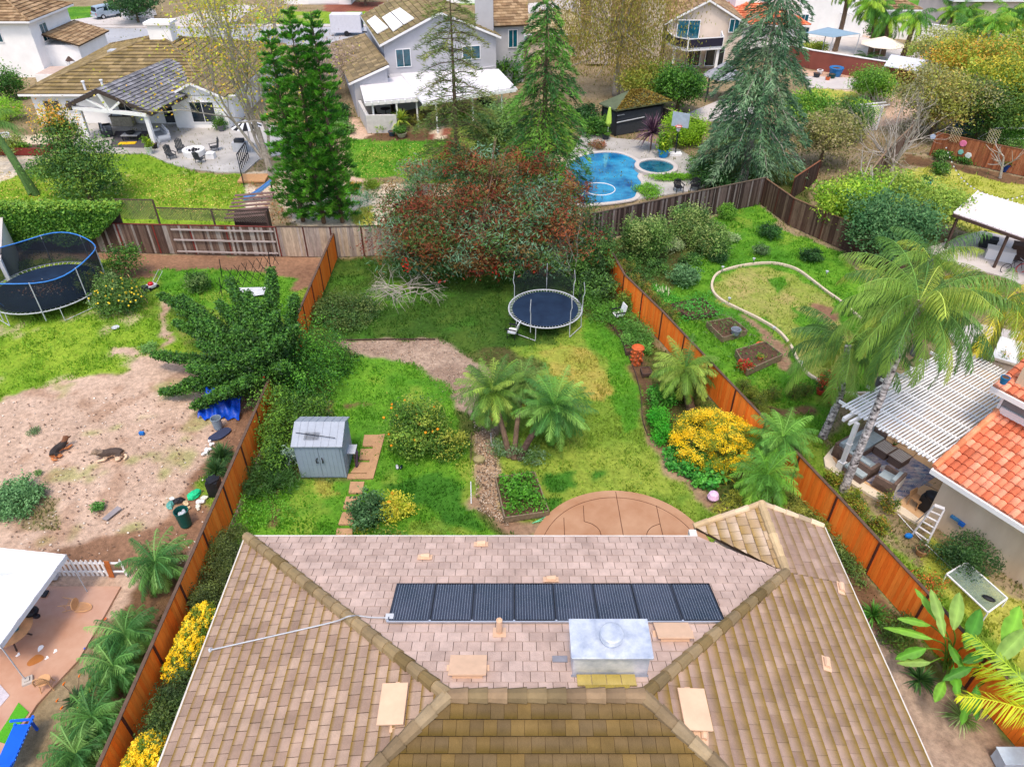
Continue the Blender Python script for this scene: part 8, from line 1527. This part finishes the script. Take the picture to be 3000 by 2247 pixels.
for k in range(1, 6): a = f0.lerp(tp0, k/6); b = f1.lerp(tp1, k/6); MB().beam(a, b, .08, .025).build('step', M_lad, ld)
MB().beam(tp0+V(0, 0, .03), tp1+V(0, 0, .03), .16, .04).build('top_cap', M_lad, ld)
for a, b in ((tp0, g(2010, 1150)), (tp1, g(1978, 1128))): MB().beam(a, b, .04, .025).build('rear_leg', M_lad, ld)
tag(MB().ball(g(1963, 1157, .12), (.17, .12, .12), 9, 6).build('blue_bucket', mat('bucket_blue', C(20, 110, 190))), 'small blue tub at the foot of the step ladder', 'tub')
pot('terracotta pot with a small plant below the step ladder', 1988, 1196, .24, .3, C(176, 130, 96), [C(90, 110, 60)], .35, 200)
bq = T('kettle_barbecue', 'black barbecue standing against the corner of the cream house', 'barbecue', NP(2006, 1105)); MB().box((0, 0, .4), (.5, .9, .75), rz=rzN).build('cabinet', M_black, bq, W=False); MB().ball((0, 0, .85), (.3, .45, .22), 12, 7, M=Matrix.Rotation(rzN, 3, 'Z')).build('lid', M_black, bq, W=False, sm=True)
chair('tan wicker stool by the barbecue', 1972, 1090, .5, mat('tan_wicker', C(176, 134, 92), var=.2, sc=20), .45, .45, .42, .3, 'solid', name='wicker_stool', world=NP(1976, 1092))
hr_ = T('hose_holder', 'blue hose gun holder fixed low on the cream house wall', 'hose holder', onpl(2072, 1122, X(.55, 0, 0), -a_)); p = onpl(2072, 1122, X(.55, 0, 0), -a_)-a_*.08; MB().beam(p-b_*.3, p+b_*.05, .12, .1).build('bracket', mat('holder_blue', C(60, 120, 170)), hr_); MB().box(p+b_*.17-V(0, 0, .05), (.12, .22, .16), rz=rzN).build('gun', mat('gun_blue', C(30, 96, 180)), hr_)
gt = T('glass_table', 'white framed glass topped table lying in the side garden', 'table', g(2110, 1290)); q = [g(2045, 1240, .5), g(2134, 1323, .5), g(2176, 1292, .5), g(2088, 1214, .5)]; m = MB()
for i in range(4): m.beam(q[i], q[(i+1) % 4], .05, .05)
m.build('frame', M_white, gt); MB().slab([p-V(0, 0, .0) for p in q], (0, 0, .012)).build('glass_top', mat('clear_glass', C(150, 170, 160), alpha=.35, rough=.15, spec=.8), gt)
for p in q: MB().beam(V(p.x, p.y, 0), p-V(0, 0, .03), .04).build('leg', M_white, gt)
m = MB(); P = g(2136, 1292, .55); m.ball(P, (.24, .12, .05), 10, 5, M=Matrix.Rotation(-.6, 3, 'Z')); tag(m.build('black_cloth', M_black, sm=True), 'crumpled black cloth on the glass table', 'cloth')
# hot tub and pots right
ht = T('hot_tub', 'large grey and white covered hot tub at the right edge', 'hot tub', (27, 32, 0)); u2 = V(.83, -.55, 0).normalized(); v2 = V(.55, .83, 0).normalized(); c = V(26.6, 31.6, 0)
def obx(c, hx, hy, z0, z1): return MB().prism([c+u2*a*hx+v2*b*hy for a, b in ((-1, -1), (1, -1), (1, 1), (-1, 1))], z0, z1)
obx(c+u2*.8, 2.0, 1.15, 0, .85).build('tub', mat('tub_side', C(196, 190, 190), var=.06), ht); obx(c-u2*.15, 1.0, 1.22, .86, 1.0).build('cover', M_white, ht); obx(c+u2*1.85, .95, 1.22, .86, 1.02).build('cover', M_white, ht)
pot('blue glazed pot with orange leafed plant beside the hot tub', 2152, 800, .32, .45, C(20, 70, 170), [C(220, 160, 60), C(120, 150, 50)], .6, 500); pot('terracotta pot on a white wire stand by the pergola', 2114, 785, .18, .22, C(200, 90, 50), GRN, .25, 200, z=.3); pot('small terracotta pot with grass left of the tub pots', 2105, 762, .25, .3, C(190, 130, 80), LIME, .6, 500, leaf=.2); pot('terracotta bowl behind the pergola slats, the left one', 2007, 728, .35, .3, C(196, 96, 52), GRN, .3, 200); pot('terracotta bowl behind the pergola slats, the right one', 2027, 738, .3, .3, C(190, 86, 44), LIME, .3, 200)
pot('bright teal pot on the ledge under the red tiled eave', 2185, 1240, .16, .3, C(0, 110, 160), world=onpl(2166, 828, X(2.9, 0, 0), -a_))
st2 = T('plant_stand', 'white wire plant stand holding a terracotta pot', 'plant stand', g(2114, 785)); [MB().tube([(.13*math.cos(a), .13*math.sin(a), .3), (.17*math.cos(a), .17*math.sin(a), 0)], .012, 4).build('leg', M_white, st2, W=False) for a in (0, 2.1, 4.2)]; MB().lathe((0, 0, .28), [(.15, 0), (.15, .02), (0, .02)], 10).build('top', M_white, st2, W=False)
pot('terracotta pot with a plume plant at the curb under the short palm', 1770, 850, .2, .3, C(190, 70, 50), GRN, .3, 150)
bi = T('bicycle', 'dark bicycle with red wheel among the clutter under the awning', 'bicycle', g(2185, 590)); 
for x, mm_ in ((-.5, M_black), (.5, mat('red_rim', C(180, 30, 36)))): P = [V(x+.33*math.cos(a), 0, .34+.33*math.sin(a)) for a in [k*pi/9 for k in range(19)]]; MB().tube(P, .025, 5).build('wheel', mm_, bi, W=False)
MB().tube([(-.5, 0, .34), (-.1, 0, .8), (.35, 0, .75), (.5, 0, .34)], .02, 5).tube([(-.1, 0, .8), (0, 0, .3), (.35, 0, .75)], .02, 5).build('frame', M_black, bi, W=False); MB().box((-.12, 0, .88), (.24, .12, .05)).build('saddle', M_black, bi, W=False); MB().tube([(.33, -.25, .95), (.33, .25, .95)], .015, 5).build('handlebar', M_steelp, bi, W=False)
for px, py, l, d_, mm_ in ((2130, 535, 'dark storage box under the awning beside the palm frond', (1.0, .6, .7), M_charc), (2155, 560, 'white table under the awning', (1.6, .8, .7), M_white), (2200, 560, 'pile of dark boxes at the back of the awning', (1.2, .8, 1.0), M_dwood)):
    t = T('storage_box', l, 'box', g(px, py)); MB().box((0, 0, d_[2]/2), d_, rz=-.5).build('body', mm_, t, W=False); MB().box((0, 0, d_[2]+.03), (d_[0]+.06, d_[1]+.06, .06), rz=-.5).build('lid', mm_, t, W=False)
# ---- far objects
def car(lab, p, rz, paint, pickup=False, covered=False):
    t = T('covered_car' if covered else 'parked_pickup', lab, 'car', p, rz); m = MB()
    prof = [(-2.4, .45), (-2.45, .95), (-2.3, 1.05), (-2.2, 1.75), (-.4, 1.85), (.6, 1.75), (1.25, 1.1), (2.4, .95), (2.5, .5)] if pickup else [(-2.3, .1), (-2.35, .8), (-2.0, 1.0), (-1.2, 1.5), (.4, 1.5), (1.3, 1.0), (2.2, .8), (2.3, .1)]
    n = len(prof); ws = [.9, .93, .93, .72, .72, .72, .88, .9, .9] if pickup else [.95, .95, .9, .7, .7, .88, .9, .9]
    vs_ = [V(x, -w_, z) for (x, z), w_ in zip(prof, ws)]+[V(x, w_, z) for (x, z), w_ in zip(prof, ws)]; fs = [tuple(range(n)), tuple(range(n, 2*n))[::-1]]+[(i, i+n, (i+1) % n+n, (i+1) % n) for i in range(n)]
    m.add(vs_, fs); b_o = m.build('body', paint, t, W=False)
    if covered: b_o.data.materials.clear(); b_o.data.materials.append(mat('car_cover', C(226, 224, 226), bump=1, bsc=2)); return t
    for s in (-1, 1): m = MB(); m.slab([V(-2.05, s*.86, 1.15), V(-.5, s*.86, 1.15), V(-.5, s*.75, 1.7), V(-2.0, s*.75, 1.65)], (0, s*.02, 0)); m.slab([V(-.35, s*.86, 1.15), V(1.0, s*.86, 1.15), V(.5, s*.75, 1.65), V(-.35, s*.75, 1.7)], (0, s*.02, 0)); m.build('side_window', M_darkg, t, W=False)
    m = MB(); m.slab([V(-2.33, -.75, 1.15), V(-2.33, .75, 1.15), V(-2.22, .66, 1.68), V(-2.22, -.66, 1.68)], (-.02, 0, 0)); m.build('rear_window', M_darkg, t, W=False)
    for x in (-1.5, 1.5):
        for s in (-1, 1): w_ = MB().tube([(x, s*.7, .36), (x, s*.95, .36)], .36, 16).build('tyre', M_black, t, W=False); MB().tube([(x, s*.9, .36), (x, s*.97, .36)], .2, 12).build('rim', M_steelp, w_, W=False)
    for s in (-1, 1): MB().box((-2.45, s*.82, .85), (.06, .12, .3)).build('tail_light', mat('tail_red', C(190, 30, 30)), t, W=False)
    MB().box((-2.5, 0, .5), (.12, 1.8, .18)).build('bumper', M_steelp, t, W=False); return t
car('silver pickup truck with white canopy parked on the far driveway', g(240, 38), rad(50), mat('silver_paint', C(168, 184, 200), rough=.25, metal=.3), True); car('car under a crumpled white cover beside the silver pickup', g(303, 38), rad(55), M_white, covered=True)
tl = T('trailer', 'small grey box trailer parked at the kerb across the road', 'trailer', g(770, 84), rad(0)); tl.location = g(768, 76)+V(-1, 0, 0); MB().box((0, 0, 1.6), (4.2, 2.1, 2.2)).build('body', mat('trailer_grey', C(206, 206, 214), var=.06), tl, W=False); MB().box((2.12, 0, 1.7), (.04, 1.2, 1.5)).build('rear_door', M_charc, tl, W=False); MB().tube([(2, 0, .4), (3.4, -.2, .35)], .1, 6).build('drawbar', M_black, tl, W=False)
for y in (-1, 1): MB().tube([(0, y*.85, .36), (0, y*1.08, .36)], .36, 14).build('wheel', M_black, tl, W=False)
tw = T('patio_table_set', 'dark bistro set under the white patio cover', 'table', g(835, 258)); MB().lathe((0, 0, 1.02), [(0, 0), (.5, 0), (.5, .04), (0, .04)], 16).build('tabletop', M_black, tw, W=False); MB().tube([(0, 0, 0), (0, 0, 1.0)], .05, 6).build('leg', M_black, tw, W=False)
for l, px, py, rz in (('dark bar chair left of the bistro table', 818, 262, 1.2), ('dark bar chair right of the bistro table', 852, 258, -1.4), ('dark bar chair close to the white post', 880, 262, 2.)): chair(l, px, py, rz, M_black, .55, .5, .7, .6, 'slat', name='bar_chair', group='bar chairs')
gc = T('covered_grill', 'black covered grill under the wide white patio cover', 'grill', g(1048, 240)); MB().box((0, 0, .55), (1.7, .8, 1.1)).build('cover', M_black, gc, W=False); MB().ball((0, 0, 1.1), (.85, .4, .25), 12, 6).build('lid', M_black, gc, W=False)
# far right terrace
ut = T('pool_table_canopy', 'octagonal cream parasol covering a table on the far terrace', 'parasol', g(1885, 135)); MB().lathe((0, 0, 0), [(.06, 0), (.06, 2.2)], 6).build('pole', M_white, ut, W=False); MB().lathe((0, 0, 2.1), [(2.6, 0), (2.6, .06), (.1, .9), (0, .92)], 8).build('canopy', mat('cream_cloth', C(232, 218, 200)), ut, W=False)
ut.location = g(1888, 132)+V(0, -1, 0)
sc_ = T('shade_sail', 'grey blue shade sail between poles at the white terrace', 'shade sail', g(1770, 110)); q = [g(1738, 72, 3), g(1788, 60, 3.4), g(1858, 74, 3), g(1800, 82, 2.6)]; MB().slab(q, (0, 0, .04)).build('cloth', mat('sail', C(130, 156, 176), var=.05), sc_)
for p in q: MB().tube([V(p.x, p.y, 0), p], .06, 6).build('pole', M_steelp, sc_)
pe = T('white_pergola', 'small white pergola beside the palms on the far terrace', 'pergola', g(1850, 80)); c = g(1852, 88); m = MB()
for i in range(9): m.beam(c+V(-2.5+i*.6, 0, 3.1), c+V(-2.5+i*.6, 4, 3.1), .08, .14)
m.build('rafters', M_white, pe)
for x in (-2.5, 2.4):
    for y in (0, 4): MB().box(c+V(x, y, 1.5), (.18, .18, 3)).build('post', M_white, pe)
rf2 = T('small_roof', 'pale grey flat roofed shelter on the far lawn', 'shelter', g(1935, 150)); q = [g(1910, 142, 2.2), g(1985, 155, 2.2), g(1998, 130, 2.6), g(1925, 118, 2.6)]; MB().slab(q, (0, 0, -.1)).build('roof', mat('roof_grey', C(206, 208, 216)), rf2)
for p in q: MB().box((p.x, p.y, p.z/2-.1), (.15, .15, p.z-.2)).build('post', M_white, rf2)
gz = T('gazebo', 'grey two tier gazebo between the cedar and the beige house', 'gazebo', g(1555, 215)); c = V(0, 0, 0); MB().lathe((0, 0, 2.4), [(2.3, 0), (2.3, .06), (.9, .7), (.85, .72), (.95, .85), (.1, 1.35), (0, 1.36)], 6).build('roof', mat('gazebo_cloth', C(150, 152, 162)), gz, W=False)
for k in range(4): a = k*pi/2+.5; MB().box((2*math.cos(a), 2*math.sin(a), 1.2), (.1, .1, 2.4)).build('post', M_charc, gz, W=False)
pu = T('closed_parasol', 'folded lime green parasol beside the black cabana', 'parasol', g(1312, 300)); MB().tube([(0, 0, 0), (0, 0, 2.9)], .03, 6).build('pole', M_white, pu, W=False); MB().lathe((0, 0, 1.1), [(.05, 0), (.28, .35), (.22, 1.0), (.1, 1.7), (0, 1.8)], 8).build('canopy', mat('lime_cloth', C(180, 214, 90)), pu, W=False)
pot('dark pot at the foot of the folded green parasol', 1308, 302, .35, .5, C(40, 50, 60), GRN, .4, 300, leaf=.18)
for l, px, py, mm_, s_ in (('blue wheelbarrow and tarp pile by the brown wall', 1803, 165, mat('tarp_blue2', C(40, 110, 170), rough=.5), 1.0), ('dark green pot in front of the blue pile', 1796, 170, mat('dgreen', C(30, 70, 70)), .5), ('grey round pot left of the blue pile', 1763, 168, M_charc, .5), ('white bucket by the brown wall', 1770, 160, M_white, .45), ('terracotta square pot in front of the blue pile', 1787, 174, M_terra, .35)):
    t = T('garden_item', l, 'garden item', g(px, py)); MB().lathe((0, 0, 0), [(s_*.6, 0), (s_*.8, s_*.9), (s_*.86, s_*.9), (s_*.8, s_), (0, s_*.8)], 10).build('body', mm_, t, W=False); MB().lathe((0, 0, s_*.8), [(s_*.6, 0), (s_*.5, .1), (0, .15)], 8).build('contents', M_soil, t, W=False)
go = T('football_goal', 'small white tube goal frame on the lawn at the right edge', 'goal', g(2190, 310)); MB().tube([V(-2.2, 0, 0), V(-2.2, 0, 1.4), V(2, 0, 1.4), V(2, 0, 0)], .07, 6).tube([V(-2.2, 0, 1.4), V(-2.8, 1.2, 0), V(2.4, 1.2, 0)], .05, 6).build('frame', M_white, go, W=False)
bx_ = T('garden_shed', 'low grey blue garden box roof under the yellow trees', 'garden shed', g(2085, 285)); MB().box((0, 0, .9), (2.2, 1.6, 1.8), rz=-.4).build('wall', mat('slate_wall', C(90, 120, 150)), bx_, W=False); MB().box((0, 0, 1.85), (2.6, 2, .1), rz=-.4).build('roof', mat('roof_grey', None), bx_, W=False)
for px, py, l in ((2000, 405, 'turquoise glazed jar at the corner of the right lawn'), (2170, 370, 'blue wrought iron bench planter by the decorated fence')): pot(l, px, py, .35, .6, C(40, 150, 160) if 'jar' in l else C(30, 60, 120), GRN, .3, 200, leaf=.2)
pot('terracotta pot with spiky plant before the decorated fence', 2120, 345, .5, .5, C(150, 70, 50), LIME, .7, 300, leaf=.3)
sl3 = T('string_lights', 'string of small bulbs sagging across the right lawn from a pole', 'string lights', (35, 55, 0)); A, B_, C_ = g(2045, 318, 1.9), g(2122, 415, 2.2), g(2240, 410, 2.2); P = []
for a, b in ((A, B_), (B_, C_)): P += [a.lerp(b, t_)+V(0, 0, -.6*math.sin(pi*t_)) for t_ in np.linspace(0, 1, 14)]
MB().tube(P, .015, 4).build('cable', M_black, sl3); bm = MB(); bm.ball((0, 0, 0), .07, 6, 4); bme = None
for p in P:
    if bme is None: o = bm.build('bulb', M_white, sl3, W=False); bme = o.data
    else: o = link('bulb', bme, sl3, False)
    o.location = p-sl3.location-V(0, 0, .08)
MB().tube([g(2122, 425), B_], .05, 6).build('pole', M_bark, sl3)
for px, py, px2, py2, l in ((1650, 440, 1652, 400, 'red painted post at the corner of the dark fence'), (1765, 480, 1770, 415, 'dark red post behind the corner fence'), (1960, 300, 1966, 262, 'red post beside the bare silver tree')):
    b = g(px, py); t = T('red_post', l, 'post', b); MB().box((0, 0, .9), (.12, .12, 1.8)).build('shaft', M_redw, t, W=False); MB().box((0, 0, 1.83), (.18, .18, .06)).build('cap', M_redw, t, W=False)
ps = T('purple_flowers', 'cream and purple flower spikes on the lawn of the right garden', 'flowers', g(1428, 640)); m = MB(); rs = rsn()
for i in range(14): x, y = rs.normal()*.35, rs.normal()*.25; m.lathe((x, y, .1), [(.02, 0), (.05, .25), (0, .5)], 5)
m.build('flower_spike', mat('cream_flower', C(226, 222, 190)), ps, W=False)
hs_ = tag(MB().tube(smooth([g(1155, 1128, .03), g(1175, 1122, .03), g(1188, 1112, .03), g(1150, 1130, .03)], 5), .02, 5).build('garden_hose', mat('hose_green', C(110, 200, 150))), 'pale green hose end curled beside the raised bed', 'garden hose')
tag(MB().tube(smooth([g(1060, 935, .03), g(1063, 960, .03), g(1075, 965, .03)], 4), .015, 4).tube([g(1017, 1040, .03), g(1018, 1088, .03)], .02, 4).build('drip_hose', M_white), 'thin white drip hose along the mulch path', 'garden hose')
tag(MB().tube(smooth([g(2070, 1240, .02), g(1990, 1165, .02), g(1940, 1110, .02)], 5), .02, 5).build('garden_hose', M_white), 'long thin pale hose lying along the side garden', 'garden hose')
m = MB(); P = g(1145, 1050); m.ball(P+V(-2.3, 1.6, .1), (.3, .25, .2), 8, 5); tag(m.build('rock', mat('stone_tan', C(150, 140, 100), var=.3)), 'mossy rock at the foot of the palm pair', 'rock')
tag(MB().lathe(g(1905, 1250), [(0, 0), (.07, .03), (.08, .08), (0, .15)], 8).build('red_ball', mat('toy_red', C(210, 40, 30))), 'small red ball beside the right eave', 'ball')
wt = T('water_container', 'pale plastic container at the very bottom right corner', 'container', g(2180, 1650)); MB().box((0, 0, .25), (.9, .5, .5)).build('body', mat('pale_blue_plastic', C(190, 206, 226)), wt, W=False); MB().box((0, 0, .52), (.95, .55, .04)).build('lid', mat('pale_blue_plastic', None), wt, W=False)
# rose and low details
tag(MB().ball(g(571, 816, 1.9), .1, 8, 5).build('red_flower', mat('rose_red', C(220, 20, 30)), sm=True), 'single red flower on top of the vine at the left fence', 'flower')
